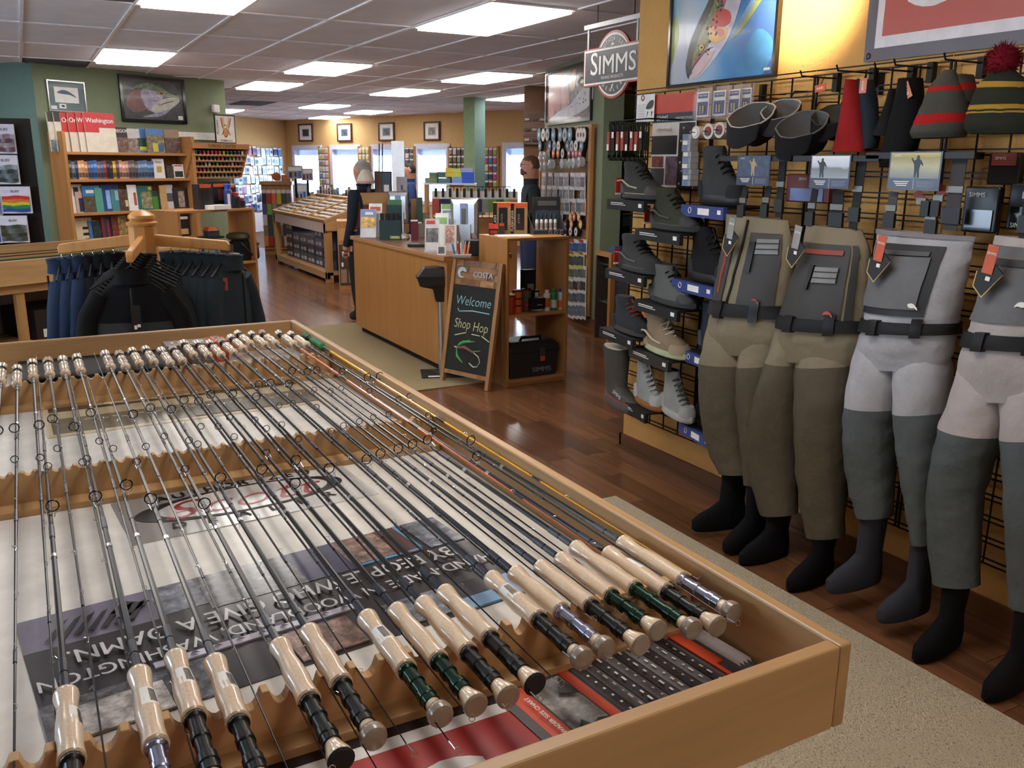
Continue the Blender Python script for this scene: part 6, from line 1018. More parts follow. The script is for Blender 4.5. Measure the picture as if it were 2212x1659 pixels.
# ---------------------------------------------------------------- low open unit, thread display and its goods
LQ = Vector((2.226, 10.0, 0)); LPl = Pl(LQ, GU, GN); zl = LPl.at(563, 448).z; D2 = .42; wl_ = 1.0
t = T('low_shelf_unit', 'low oak open shelf unit at the right of the bookcase', 'shelf', LQ, LPl.rz)
for nm, m, r in (('side_panel', shelfz, (-.03, 0, 0, D2, 0, zl-.025)), ('side_panel', shelfz, (-wl_, -wl_+.03, 0, D2, 0, zl-.025)), ('top_panel', shelfx, (-wl_, 0, 0, D2, zl-.025, zl)), ('shelf', shelfx, (-wl_+.03, -.03, .0, D2, .50, .525)), ('bottom_panel', shelfx, (-wl_+.03, -.03, 0, D2, .10, .125)), ('divider', shelfz, (-wl_+.38, -wl_+.41, .0, D2, .125, .5)), ('kick_board', shelfx, (-wl_+.03, -.03, .02, .035, 0, .10))): b = MB(m); b.box(*r); P(t, nm, b, None, .002)
def lg(r, name, label, cat, m, art=(), d=.1, z=None, off=-.1, text=(), bev=0, lean=0): return pcard(LPl, name, label, cat, r, off, d, zl if z is None else z, m, art, text, None, lean, bev)
oj = mat((206, 90, 40), .4)
lg((431, 398, 462, 444), 'stove_box', 'dark boxed stove with orange top on the low unit, left', 'box', dkb, [(oj, .1, .86, .9, 1), (black, .2, .1, .7, .8)]); lg((455, 392, 500, 446), 'stove_box', 'dark boxed cook set with orange stripe on the low unit, middle', 'box', mat((34, 28, 28), .4), [(oj, .2, .8, .9, .92), (mat((90, 50, 40), .4), .4, .3, .7, .7)], off=-.2); lg((494, 400, 512, 446), 'stove_box', 'narrow dark box behind the blue bottle', 'box', mat((40, 30, 30), .4), [(oj, .1, .9, .9, 1)], off=-.15)
b = MB(paper); p = LPl.at(470, 445, -.03); b.box(-.11, .11, -.08, .1, 0, .045); solo('paper_stack', 'stack of white paper on the low unit edge', 'paper', b, TR((p.x, p.y, zl+.0005), rz=LPl.rz))
def lcan(label, px, py, r, h, m, capm, off=-.1, z=None, name='bottle'):
    p = LPl.at(px, py, off); q = T(name, label, name, (p.x, p.y, zl if z is None else z)); b = MB(m); b.lathe([(r, 0), (r, h*.72), (r*.7, h*.8)], n=16); P(q, 'body', b); b = MB(capm); b.lathe([(r*.75, h*.79), (r*.78, h*.97), (r*.6, h)], n=14); P(q, 'lid', b); b = MB(wht if name == 'bottle' else black); b.box(-r*.3, r*.3, -r*1.05, -r*.9, h*.1, h*.6); P(q, 'label', b)
lcan('blue-capped water bottle on the low unit', 494, 447, .045, .26, mat((50, 60, 110), .3), mat((40, 70, 160), .3)); lcan('red and black camp canister on the low unit', 508, 447, .06, .17, mat((40, 40, 40), .4), mat((190, 50, 40), .4), name='canister'); lcan('small red canister at the right end of the low unit', 521, 447, .05, .11, mat((60, 40, 40), .4), mat((200, 54, 40), .4), name='canister')
# black bag, reels, books inside the unit
p = LPl.at(527, 551, -.18); q = T('gear_bag', 'soft black gear bag on the middle shelf of the low unit', 'bag', (p.x, p.y, .5255), LPl.rz); b = MB(fab(38, 40, 42)); b.loft([[(.2*s*cos(a), .11*s*sin(a)+.0, z) for a in [2*pi*i/16 for i in range(16)]] for z, s in ((0, .95), (.02, 1.03), (.12, 1.0), (.2, .9), (.23, .7))]); P(q, 'body', b); b = MB(black); b.tube([(-.12, -.1, .2), (0, -.14, .06), (.14, -.1, .18)], .012, 6); P(q, 'strap', b)
p = LPl.at(515, 505, -.2); b = MB(mat((70, 66, 40), .6)); b.lathe([(.12, 0), (.14, .02), (.13, .05), (.1, .07)], n=18); q = solo('camo_cap', 'flat olive camouflage cap on top of the black bag', 'cap', b, TR((p.x, p.y, .757)))
lg((495, 528, 505, 541), 'notebook', 'orange and grey boxed item on the low unit shelf', 'box', mat((70, 60, 60), .4), [(oj, 0, 0, 1, .55)], d=.15, z=.5255, off=-.1); lg((488, 548, 518, 556), 'notebook', 'pale notebooks lying on the low unit shelf', 'notebook', mat((190, 190, 196), .5), d=.14, z=.5255, off=-.05)
p = LPl.at(455, 505, -.1)
for z_, lb in ((zl-.30, 'upper'), (.62, 'lower')):
    q = T('folding_stool', 'blue-legged dark stool stored in the low unit, %s' % lb, 'stool', (p.x, p.y, .5255 if lb == 'lower' else .5255), LPl.rz) if lb == 'upper' else None
    if q:
        b = MB(black); b.lathe([(.14, z_-.5255), (.14, z_-.51)], n=18); P(q, 'seat', b)
        for k in range(3): a = 2*pi*k/3+.4; b = MB(mat((50, 70, 130), .4)); b.tube([(.05*cos(a), .05*sin(a), z_-.5255), (.14*cos(a), .14*sin(a), 0)], .012, 8); P(q, 'leg', b)
p = LPl.at(454, 478, -.1); q = T('camp_stove', 'little orange-topped camp stove pack on the dark stool', 'stove', (p.x, p.y, zl-.284), LPl.rz); b = MB(mat((60, 66, 76), .4)); b.box(-.07, .08, -.04, .04, 0, .06); P(q, 'pack', b, None, .004); b = MB(mat((232, 90, 40), .4)); b.loft([[(-.075, -.045, .06), (.05, -.045, .06), (.05, .045, .06), (-.075, .045, .06)], [(-.05, -.03, .1), (.03, -.03, .1), (.03, .03, .1), (-.05, .03, .1)]], None, None, True, False); P(q, 'lid', b)
# thread display
TP = Pl(BP.P+GN*.10, GU, GN); sa, za = TP.su(413, 308); sb_, zb = TP.su(536, 306); zlo = TP.su(470, 384)[1]; W_ = sb_-sa; Hh = za-zlo
o = TP.P+GU*sa; t = T('thread_display', 'oak thread cabinet with carved heading and five rows of spools', 'display', (o.x, o.y, zlo), TP.rz); dp = lambda z: .03+.17*(1-z/Hh)   # front leans back at the foot
b = MB(shelfx); b.box(0, W_, -.02, .25, Hh*.84, Hh); P(t, 'heading_board', b, None, .003); b = MB(mat((70, 46, 24), .6)); b.text('THREAD CENTER', TR((W_/2, -.0215, Hh*.92), rx=pi/2), .055, None, .006); P(t, 'carved_heading', b)
for x in (0, W_-.02): b = MB(shelfz); b.prism([(-.0, Hh*.84), (.25, Hh*.84), (.25, 0), (.16, 0)], x, x+.02, None, Matrix(((0, 0, 1, 0), (1, 0, 0, 0), (0, 1, 0, 0), (0, 0, 0, 1)))); P(t, 'side_panel', b)
b = MB(mat((60, 44, 32), .7)); b.box(.02, W_-.02, .24, .25, 0, Hh*.84); P(t, 'back_panel', b)
SPM = {}
cl5 = [[(30, 60, 40), (40, 70, 40), (110, 30, 30), (200, 60, 40), (210, 80, 40), (190, 60, 50), (200, 50, 40), (180, 90, 40), (190, 170, 60), (50, 90, 50), (40, 80, 50), (30, 50, 70), (40, 50, 90), (220, 220, 220)], [(190, 60, 50), (200, 70, 50), (200, 200, 60), (30, 30, 50), (90, 50, 40), (40, 60, 90), (40, 80, 80), (190, 60, 70), (200, 60, 70), (40, 50, 90), (110, 150, 50), (150, 180, 70), (200, 110, 100), (190, 170, 140)], [(60, 60, 50), (40, 50, 60), (60, 50, 80), (50, 50, 50), (170, 160, 150), (200, 200, 200), (90, 60, 50), (100, 170, 70), (110, 60, 50), (40, 40, 60), (120, 60, 80), (190, 190, 190), (140, 60, 60), (80, 90, 60)], [(40, 110, 140), (60, 40, 80), (200, 60, 120), (190, 40, 50), (210, 90, 60), (130, 120, 90), (150, 130, 100), (90, 80, 60), (120, 80, 60), (150, 140, 110), (60, 70, 50), (160, 150, 130), (120, 100, 80), (90, 80, 80)], [(150, 150, 150), (110, 100, 90), (130, 110, 90), (120, 110, 100), (140, 90, 80), (100, 90, 70), (150, 140, 120), (90, 90, 80), (110, 100, 90), (140, 130, 110), (130, 140, 150), (100, 90, 80), (120, 110, 100), (90, 80, 70)]]
for r in range(5):
    z = Hh*(.84-.165*(r+1)); y0 = max(.0, .16*(1-z/(Hh*.84))); b = MB(shelfx); b.box(.02, W_-.02, y0, .24, z-.018, z); P(t, 'ledge', b)
    for k in range(14):
        c = cl5[r][k]; p = TP.P+GU*(sa+.05+(W_-.1)*k/13)-GN*(y0+.035)
        if c not in SPM: bb = MB(mat(c, .5)); bb.lathe([(.011, .004), (.016, .005), (.016, .04), (.011, .041)], n=10); e = MB(wht); e.lathe([(.018, 0), (.018, .004)], n=10).lathe([(.018, .041), (.018, .045)], n=10); SPM[c] = (bb.mesh('thread'), e.mesh('spool_ends'))
        q = T('thread_spool', 'thread spool in the %s row of the thread cabinet, %s from left' % (ORD[r+1], ORD[k+1]), 'thread spool', (p.x, p.y, zlo+z+.0003), TP.rz, 'thread spools'); P(q, 'thread', SPM[c][0]); P(q, 'spool_ends', SPM[c][1])
# rabbit sign standing on the cabinet
q = pcard(TP, 'rabbit_sign', 'black-framed rabbit drawing sign on top of the thread cabinet', 'sign', (466, 248, 510, 302), -.05, .012, za, black); W_, H_ = (TP.at(510, 302, -.05)-TP.at(466, 302, -.05)).dot(GU), TP.at(488, 248, -.05).z-za; F_ = lambda y: TR((-W_/2, y, 0), rx=pi/2)
b = MB(mat((226, 222, 214), .4)); b.box(.015, W_-.015, .015, H_-.015, 0, .002, None, F_(-.001)); P(q, 'sheet', b)
b = MB(mat((206, 140, 80), .5)); X = lambda l: [(W_*x, H_*y) for x, y in l]; b.prism(curve(X([(.5, .2), (.66, .36), (.6, .5), (.5, .56), (.42, .5), (.36, .36)])), .002, .003, None, F_(-.001)); P(q, 'rabbit_face', b)
b = MB(mat((226, 170, 110), .5)); b.prism(curve(X([(.40, .52), (.34, .8), (.42, .92), (.48, .7)])), .002, .003, None, F_(-.001)); P(q, 'rabbit_ear', b); b = MB(mat((226, 170, 110), .5)); b.prism(curve(X([(.56, .52), (.62, .7), (.72, .92), (.74, .78), (.66, .56)])), .002, .003, None, F_(-.001)); P(q, 'rabbit_ear', b)
b = MB(black)
for l in ([(.3, .3), (.42, .42), (.36, .6), (.3, .9)], [(.72, .3), (.62, .44), (.7, .62), (.8, .9)], [(.44, .6), (.5, .66), (.56, .6)], [(.44, .27), (.5, .24), (.56, .27)]): b.tube([F_(-.004) @ Vector((W_*x, H_*y, 0)) for x, y in l], .004, 5)
b.text('DUBBIN, LLC.', F_(-.004) @ TR((W_*.54, H_*.1, 0)), H_*.105, None, .01, w=.9); b.text('HARELINE', F_(-.004) @ TR((W_*.12, H_*.56, 0), rz=-pi/2), H_*.11, None, .01); P(q, 'ink_lettering', b, kind='stuff')
# ---------------------------------------------------------------- second rod table
o2 = Vector((-.19, 6.85, 0)); t = T('second_rod_table', 'second oak rod table with cubbies beyond the jackets', 'table', o2, TP.rz); LX, RX, DW = -1.6, 1.62, 1.22
for r, m in (((LX, RX, 0, .025, .76, .93), oakx), ((LX, RX, DW-.025, DW, .76, .93), oakx), ((RX-.025, RX, .025, DW-.025, .76, .93), oaky), ((LX, LX+.025, .025, DW-.025, .76, .93), oaky)): b = MB(m); b.box(*r); P(t, 'rail', b, None, .003)
b = MB(blackm); b.box(LX+.025, RX-.025, .025, DW-.025, .80, .815); P(t, 'tray_floor', b); b = MB(oakx); b.box(LX+.02, RX-.02, .04, DW-.04, .70, .76); P(t, 'apron', b)
for x in (LX+.02, -.75, .10, .85, RX-.08): b = MB(oakz); b.box(x, x+.06, .05, .09, 0, .70); P(t, 'post', b); b = MB(oakz); b.box(x, x+.06, DW-.09, DW-.05, 0, .70); P(t, 'post', b)
b = MB(oakx); b.box(LX+.08, RX-.08, .06, DW-.06, .30, .33); P(t, 'cubby_shelf', b); b = MB(mat((170, 160, 164), .8)); b.box(LX+.08, RX-.08, .62, .64, .33, .70); P(t, 'divider_panel', b)
for k in range(5):
    y = .16+k*.2; q = T('fly_rod', 'dark rod lying lengthwise in the second table, %s from front' % ORD[k+1], 'fly rod', o2+Vector((cos(TP.rz)*-1.3-sin(TP.rz)*y, sin(TP.rz)*-1.3+cos(TP.rz)*y, .885)), TP.rz, 'rods in the second table'); b = MB(blk if k != 2 else mat((90, 130, 70), .3)); b.tube([(.3, 0, 0), (2.7, 0, 0)], [.006, .002], 6); P(q, 'blank', b); b = MB(cork); b.lathe([(.014, .1), (.016, .2), (.013, .3)], d=(1, 0, 0), n=12); P(q, 'grip', b)
for k, (x, lb) in enumerate(((-.32, 'left of two'), (.55, 'right of two'))):
    q = T('dark_carton', 'black lettered carton in the second table cubby, %s' % lb, 'box', o2+Vector((cos(TP.rz)*x-sin(TP.rz)*.12, sin(TP.rz)*x+cos(TP.rz)*.12, .3305)), TP.rz); b = MB(mat((34, 26, 26), .5)); b.box(-.3, .3, 0, .45, 0, .22); P(q, 'carton', b); b = MB(oj); b.text('SCIENTIFIC', TR((.05, -.002, .12), rx=pi/2), .05); P(q, 'lettering', b); b = MB(paper); b.box(-.25, -.1, -.002, 0, .02, .08); P(q, 'label', b)
# ---------------------------------------------------------------- neck gaiter display at the left edge
NP = Pl((-.3, 9.0, 0), (cos(-.2), sin(-.2), 0), (sin(-.2), -cos(-.2), 0))
t = T('gaiter_stand', 'black wire stand holding packaged neck gaiters at the left edge', 'display stand', (-.25, 9.05, 0), -.2); b = MB(wire); b.box(-.55, .38, 0, .02, .0, 1.95); P(t, 'upright_panel', b); b = MB(wire); b.box(-.5, .3, -.2, .3, 0, .03); P(t, 'base', b)
stripe = [(206, 40, 40), (226, 120, 40), (220, 190, 50), (50, 140, 70), (40, 80, 170)]
def gaiter(r, lb, cols, off): 
    q = pcard(NP, 'neck_gaiter_pack', lb, 'neck gaiter', r, off, .03, None, mat((214, 210, 220), .4), (), (), 'packaged neck gaiters'); a = NP.at(r[0], r[3], off); c = NP.at(r[2], r[3], off); W_ = (c-a).dot(NP.U); H_ = NP.at(r[0], r[1], off).z-a.z
    for k, cc in enumerate(cols): n_ = len(cols); b = MB(cc); b.loft([[(-W_*.46+W_*.92*i/8, -.012-.006*sin(i*1.3+k), H_*(.06+.6*(k+e)/n_)+.004*sin(i*.9+k)) for i in range(9)] for e in (0, 1)], None, None, False, True, False); P(q, 'fabric_fold', b)
    b = MB(navy); b.text('BUFF', TR((0, -.002, H_*.82), rx=pi/2), H_*.13, None, .01); P(q, 'lettering', b)
camo = [bk(70, 70, 54), bk(60, 60, 50), bk(84, 84, 66), bk(56, 58, 48)]
gaiter((6, 403, 70, 461), 'rainbow striped neck gaiter in a white pack', [mat((40, 70, 150), .8), mat((40, 130, 80), .8), mat((206, 190, 50), .8), mat((216, 110, 40), .8), mat((200, 40, 44), .8)], .08); gaiter((4, 466, 64, 524), 'camouflage neck gaiter in a white pack below the rainbow one', camo, .08)
gaiter((-30, 408, 6, 466), 'blue-grey neck gaiter pack cut by the left edge, middle row', [mat((120, 130, 170), .8), mat((90, 100, 150), .8), mat((130, 140, 180), .8)], .04); gaiter((-30, 470, 5, 526), 'blue neck gaiter pack cut by the left edge, bottom row', [mat((60, 90, 150), .8), mat((50, 80, 140), .8), mat((70, 110, 170), .8)], .04)
gaiter((-8, 335, 44, 398), 'dark patterned neck gaiter in a white pack, second row', [bk(50, 60, 70), bk(90, 100, 100), bk(40, 50, 60), bk(120, 130, 130)], .06); gaiter((-8, 268, 36, 332), 'maroon patterned neck gaiter pack, top row', [bk(110, 60, 80), bk(160, 140, 150), bk(90, 50, 70), bk(140, 110, 120)], .06)
# ================================================================ four-way wooden clothing rack
RC = aty(308, 500, 5.35); RC = Vector((RC.x, 5.35, 0)); pine = mat((198, 138, 70), .35, kind='woodz', vs=14, var=.08)
t = T('clothing_rack', 'four-armed pine clothing rack with a turned finial', 'clothing rack', RC); ZT = aty(308, 453, 5.35).z
b = MB(pine); b.lathe([(.075, .0), (.075, ZT-.085)], n=8); P(t, 'post', b, None, .004); b = MB(pine); b.lathe([(.082, ZT-.085), (.084, ZT-.07), (.06, ZT-.06), (.072, ZT-.045), (.070, ZT-.03), (.045, ZT-.012), (.012, ZT)], n=20); P(t, 'finial', b)
for k in range(2): b = MB(pine); b.box(-.4, .4, -.03, .03, 0, .06, None, TR(rz=k*pi/2+.4)); P(t, 'foot', b)
AE = {'left': aty(126, 538, 5.55), 'right': aty(496, 531, 5.1), 'front': aty(279, 556, 4.75)}; ARM = {}
for n_, e in AE.items():
    e = Vector(e); h = Vector((RC.x, RC.y, 0)); d = Vector((e.x-h.x, e.y-h.y, 0)).normalized(); a = Vector((h.x, h.y, ZT-.17))+d*.06; ARM[n_] = (a, e, d); L = (e-a).length; M = FR(a-RC, (e-a), (0, 0, 1)); b = MB(pine)
    b.loft([[(x, y, z) for y, z in ((-.028, -.016), (.028*s, -.016), (.028*s, .016), (-.028, .016))] for x, s in ((0, 1.25), (L*.96, 1), (L, .3))], None, M, True, False); P(t, 'arm', b, None, .006)
def jacket(label, pos, yaw, m, m2, seed, tag=False, drop=.0, name='jacket', cat='jacket', w=1.0):
    rd = random.Random(seed); q = T(name, label, cat, pos, yaw, 'garments on the clothing rack'); n = 20
    prof = [(-.075, .07, .045), (-.10, .085, .05), (-.13, .13, .05), (-.19, .19, .055), (-.30, .21, .06), (-.50, .215, .065), (-.70, .225, .07), (-.74, .22, .065)]
    R = [[(w*a*cos(2*pi*k/n), .9*d_*sin(2*pi*k/n)*(1+.12*sin(5*(2*pi*k/n)+seed+z*6)), z) for k in range(n)] for z, a, d_ in prof]
    b = MB(m); b.loft(R[:5]); P(q, 'yoke', b); b = MB(m2); b.loft(R[4:]); P(q, 'body', b)
    for s in (-1, 1):
        pts = [(s*.15*w, 0, -.155), (s*.215*w, -.005, -.27), (s*.25*w, -.02, -.42), (s*.265*w, -.035, -.56), (s*.265*w, -.04, -.70)]; b = MB(m2 if seed % 3 == 0 else m); b.tube(pts, [.05, .054, .05, .046, .04], 12); P(q, 'sleeve', b)
    b = MB(m); b.loft([[(c*cos(2*pi*k/n), e*sin(2*pi*k/n)-.01, z) for k in range(n)] for z, c, e in ((-.105, .085, .07), (-.06, .078, .066), (-.025, .085, .072), (-.03, .07, .058), (-.07, .062, .05))], None, None, False); P(q, 'collar', b)
    b = MB(blackm); b.tube([(0, -.082, -.12), (0, -.086, -.4), (0, -.088, -.73)], .006, 6); P(q, 'zipper', b)
    b = MB(chrome); b.tube([(0, 0, -.02), (0, 0, .012), (.0, .014, .03), (.0, .0, .042), (.0, -.016, .034)], .0025, 6); b.tube([(-.2*w, 0, -.13), (0, 0, -.02), (.2*w, 0, -.13)], .006, 6, black); P(q, 'hanger', b)
    if tag:
        b = MB(black); b.box(-.005, .04, -.125, -.122, -.36, -.2); o = P(q, 'swing_tag', b); b = MB(mat((206, 80, 50), .5)); b.box(-.005, .04, -.127, -.125, -.36, -.335); P(o, 'orange_strip', b); b = MB(paper); b.box(.005, .018, -.127, -.125, -.32, -.30).box(.02, .035, -.127, -.125, -.31, -.295); P(o, 'barcode', b)
    return q
nv = fab(38, 50, 74); bk_ = fab(24, 24, 26); ch2 = fab(60, 60, 62); sl = fab(50, 60, 68)
a, e, d = ARM['front']; fy = atan2(d.y, d.x)+pi/2
for k in range(6):
    u = .95-.15*k; p = a.lerp(e, u); jacket('black and charcoal jacket hanging on the front rack arm, %s' % ('nearest, with swing tag' if k == 0 else ORD[k+1]+' from the arm tip'), (p.x, p.y, p.z+.026-.055), fy, bk_, ch2 if k < 4 else bk_, 10+k*3, tag=k == 0)
a, e, d = ARM['right']; ry = atan2(d.y, d.x)+pi/2-pi*.0
for k in range(7):
    u = .97-.125*k; p = a.lerp(e, u); jacket('slate blue jacket on the right rack arm, %s from the tip' % ORD[k+1], (p.x, p.y, p.z+.026-.055), ry-.2, sl, sl, 31+k, w=.92)
a, e, d = ARM['left']; ly = atan2(d.y, d.x)+pi/2
for k in range(6):
    u = .97-.14*k; p = a.lerp(e, u); m = nv if k < 3 else bk_; jacket('%s jacket on the left rack arm, %s from the tip' % ('navy' if k < 3 else 'black', ORD[k+1]), (p.x, p.y, p.z+.026-.055), ly+.2, m, m, 51+k, w=.92 if k < 3 else .8)
q = T('orange_patch_tag', 'orange sleeve tag on the outermost slate jacket', 'tag', aty(487, 612, 5.0)); b = MB(mat((180, 70, 50), .5)); b.box(-.012, .012, -.002, .002, -.04, .03); P(q, 'tag', b)
# ================================================================ spool board on the green stub wall
SPl = Pl(SA+SN*.03, SU*-1, SN)      # local x runs toward the viewer's right
hook_m = oakz
a0, z_hi = SPl.su(1168, 281); a1, _ = SPl.su(1284, 270); _, z_lo = SPl.su(1268, 682)
o = SPl.P+SPl.U*a0; t = T('spool_board', 'tall oak-edged board of spools and packets on the green stub wall', 'display board', (o.x, o.y, 0), SPl.rz); W_ = a1-a0
b = MB(mat((120, 92, 60), .6)); b.box(0, W_, .0, .028, z_lo, z_hi-.03); P(t, 'backing', b)
for nm, r in (('edge_strip', (W_-.07, W_, -.03, .028, z_lo, z_hi)), ('top_strip', (0, W_-.07, -.012, .028, z_hi-.05, z_hi)), ('edge_strip', (0, .03, -.012, .028, z_lo, z_hi-.05))): b = MB(shelfz); b.box(*r); P(t, nm, b, None, .003)
dm = {}
def disc(px, py, r, c1, c2, lb, th=.03):
    key = (r, c1, c2, th)
    if key not in dm:
        b = MB(mat((30, 32, 36), .4)); b.lathe([(r, -th), (r, 0)], d=(0, 1, 0), n=16); c = MB(mat(c1, .4)); c.lathe([(r*.86, -th-.002), (r*.86, -th)], d=(0, 1, 0), n=16); e = MB(mat(c2, .4)); e.lathe([(r*.3, -th-.004), (r*.3, -th-.002)], d=(0, 1, 0), n=10); dm[key] = (b.mesh('rim'), c.mesh('face'), e.mesh('hub'))
    p = SPl.at(px, py, .02); q = T('tippet_spool', lb, 'spool', p, SPl.rz, 'spools on the oak-edged board')
    for nm, me in zip(('rim', 'face', 'hub'), dm[key]): P(q, nm, me)
rows = [(291, [(1170, 0), (1179, 1), (1188, 2), (1201, 0), (1216, 0), (1226, 2), (1237, 0), (1255, 1), (1261, 1), (1267, 1)], .075, 'top'), (315, [(1172, 0), (1193, 3), (1203, 2), (1212, 1), (1232, 3), (1241, 2), (1250, 1), (1262, 0)], .06, 'second'), (331, [(1190, 4), (1201, 4), (1211, 4), (1221, 5), (1235, 6), (1244, 6), (1251, 6), (1259, 6)], .055, 'third'), (468, [(1219, 5), (1238, 7), (1246, 4), (1256, 7)], .05, 'fourth'), (484, [(1217, 6), (1227, 6), (1240, 7), (1260, 7)], .05, 'fifth'), (500, [(1216, 1), (1227, 1), (1238, 1), (1250, 1)], .05, 'lowest')]
PC = [((70, 120, 140), (210, 210, 200)), ((214, 206, 196), (90, 60, 50)), ((150, 160, 170), (40, 50, 60)), ((60, 80, 120), (200, 200, 200)), ((206, 110, 60), (230, 220, 210)), ((190, 190, 190), (30, 30, 30)), ((150, 50, 60), (220, 210, 210)), ((226, 160, 120), (240, 220, 120))]
for py, items, r, rn in rows:
    for k, (px, c) in enumerate(items): disc(px, py+(k % 2)*.6, r, PC[c][0], PC[c][1], 'round line spool in the %s row of the spool board, %s from left' % (rn, ORD[k+1]))
pkm = {}
def packet(px, py, w_, h_, c, c2, lb, off=.04):
    key = (w_, h_, c, c2)
    if key not in pkm:
        b = MB(mat((206, 204, 204), .2)); b.box(-w_/2, w_/2, -.006, .0, -h_, 0); e = MB(mat(c, .4, kind='blotch', vs=40)); e.box(-w_*.4, w_*.4, -.012, -.006, -h_*.8, -h_*.25); f = MB(mat(c2, .4)); f.box(-w_/2, w_/2, -.0075, -.006, -h_*.2, 0); f.box(-w_*.45, w_*.45, -.0075, -.006, -h_*.98, -h_*.86); pkm[key] = (b.mesh('bag'), e.mesh('contents'), f.mesh('header'))
    p = SPl.at(px, py, off); q = T('leader_packet', lb, 'packet', p, SPl.rz, 'packets on the oak-edged board')
    for nm, me in zip(('bag', 'contents', 'header'), pkm[key]): P(q, nm, me)
prow = [(373, [1176, 1190, 1203, 1214, 1224, 1238, 1249, 1260], .13, .17, [((150, 146, 150), (190, 180, 180)), ((120, 110, 120), (206, 204, 204))], 'first'), (401, [1175, 1187, 1199, 1213, 1225, 1236, 1260], .13, .16, [((150, 150, 150), (206, 200, 200)), ((120, 120, 124), (190, 190, 190))], 'second'), (429, [1217, 1227, 1240, 1252, 1261], .13, .16, [((150, 120, 110), (200, 190, 190)), ((90, 110, 120), (170, 190, 200))], 'third'), (517, [1236, 1246, 1256, 1263], .15, .15, [((80, 110, 160), (170, 60, 60)), ((60, 90, 130), (200, 200, 200))], 'fourth'), (545, [1236, 1247, 1257], .16, .16, [((70, 90, 80), (200, 190, 60)), ((80, 90, 90), (206, 200, 90))], 'fifth'), (574, [1236, 1246, 1256, 1262], .15, .14, [((90, 110, 100), (200, 196, 110)), ((110, 120, 110), (190, 200, 190))], 'sixth'), (600, [1235, 1245, 1254, 1261], .16, .15, [((110, 110, 100), (206, 206, 206)), ((60, 60, 70), (200, 200, 200))], 'seventh'), (626, [1235, 1244, 1253, 1260], .16, .15, [((100, 110, 120), (206, 206, 206)), ((70, 90, 110), (206, 206, 206))], 'eighth'), (652, [1234, 1243, 1252, 1260], .17, .17, [((90, 120, 150), (206, 206, 206)), ((110, 120, 120), (206, 206, 206))], 'lowest')]
for py, xs, w_, h_, cs, rn in prow:
    for k, px in enumerate(xs): packet(px, py, w_, h_, *cs[k % 2], 'small bagged leader in the %s packet row of the spool board, %s from left' % (rn, ORD[k+1]))
for k, (px, py) in enumerate(((1166, 338), (1175, 338), (1166, 360), (1175, 360), (1186, 355), (1212, 354), (1228, 353), (1237, 352), (1249, 350))):
    p = SPl.at(px, py, .12); q = T('clear_reel', 'clear plastic reel on a long peg of the spool board, %s from left' % ORD[k+1], 'reel', p, SPl.rz, 'clear reels'); b = MB(mat((200, 204, 206), .1, alpha=.6)); b.lathe([(.045, 0), (.05, .004), (.05, .05), (.045, .055)], d=(0, 1, 0), n=14); P(q, 'reel', b); b = MB(mat((170, 170, 160), .3, alpha=.7)); b.lathe([(.02, -.004), (.02, .0)], d=(0, 1, 0), n=10); P(q, 'hub', b); b = MB(wire); b.tube([(0, -.01, 0), (0, .145, 0)], .003, 5); P(q, 'peg', b)
# painting above the board
M, W_, H_ = onwall((1181, 158, 1279, 272), Pl(SA+SN*.004, SU*-1, SN))
framed('red_gill_painting', 'framed close-up painting of a red-gilled trout above the spool board', 'painting', M, W_, H_, .03, blackg, [('background', mat((70, 68, 80), .2, kind='blotch', vs=6), [R_]), ('red_stripe', mat((176, 66, 52), .2, var=.3, vs=10), [curve([(.05, .15), (.03, .6), (.15, .9), (.22, .5), (.18, .15)])]), ('red_gill', mat((170, 60, 54), .2, var=.3, vs=14), [curve([(.2, .3), (.18, .7), (.32, .96), (.42, .7), (.34, .3), (.28, .16)])]), ('pink_cheek', mat((190, 120, 110), .2, var=.3, vs=14), [curve([(.38, .2), (.36, .7), (.46, .85), (.54, .5), (.5, .2)])]), ('pale_belly', mat((196, 196, 204), .2, var=.2, vs=8), [curve([(.05, .03), (.3, .2), (.55, .3), (.8, .55), (1.0, .7), (1.0, .25), (.6, .06), (.3, .0)])]), ('gold_streak', mat((206, 140, 60), .2), [curve([(.56, .6), (.58, .9), (.68, .95), (.66, .6)])]), ('eye', black, [curve([(.72, .7), (.8, .8), (.9, .72), (.82, .6)])]), ('eye_ring', mat((206, 196, 170), .2), [curve([(.78, .7), (.82, .74), (.86, .7), (.82, .66)])]), ('spots', mat((60, 60, 100), .3), dots(18, lambda r: (.5+r.random()*.4, .25+r.random()*.4), .02, 8))])
# ================================================================ hanging dealer sign
SX = 3.4; q = T('hanging_sign', 'round grey and red hanging dealer sign on a white bracket', 'sign', (SX, 4.86, 0)); c = (4.865, 2.215); Ms = FR((0, 0, 0), (0, -1, 0), (0, 0, 1)); R = .207
def sg(y, z): return (-(y-4.86), z)
gry = mat((64, 64, 68), .45); rdd2 = mat((160, 64, 56), .45); cream = mat((214, 210, 204), .45); cx, cz = sg(*c); n = 40
circ = lambda r: [(cx+r*cos(2*pi*k/n), cz+r*sin(2*pi*k/n)) for k in range(n)]
bar = lambda w_, h_: [(cx-w_, cz-h_), (cx+w_, cz-h_), (cx+w_, cz+h_), (cx-w_, cz+h_)]
for nm, m, pl_, z0, z1 in (('red_disc', rdd2, circ(R), -.012, .004), ('white_ring', cream, circ(R*.93), .004, .006), ('grey_disc', gry, circ(R*.87), .006, .008), ('red_bar', rdd2, bar(.335, .118), -.012, .0075), ('white_bar', cream, bar(.325, .108), .0075, .0095), ('grey_bar', gry, bar(.312, .096), .0095, .0115)): b = MB(m); b.prism(pl_, z0, z1, None, Ms); P(q, nm, b)
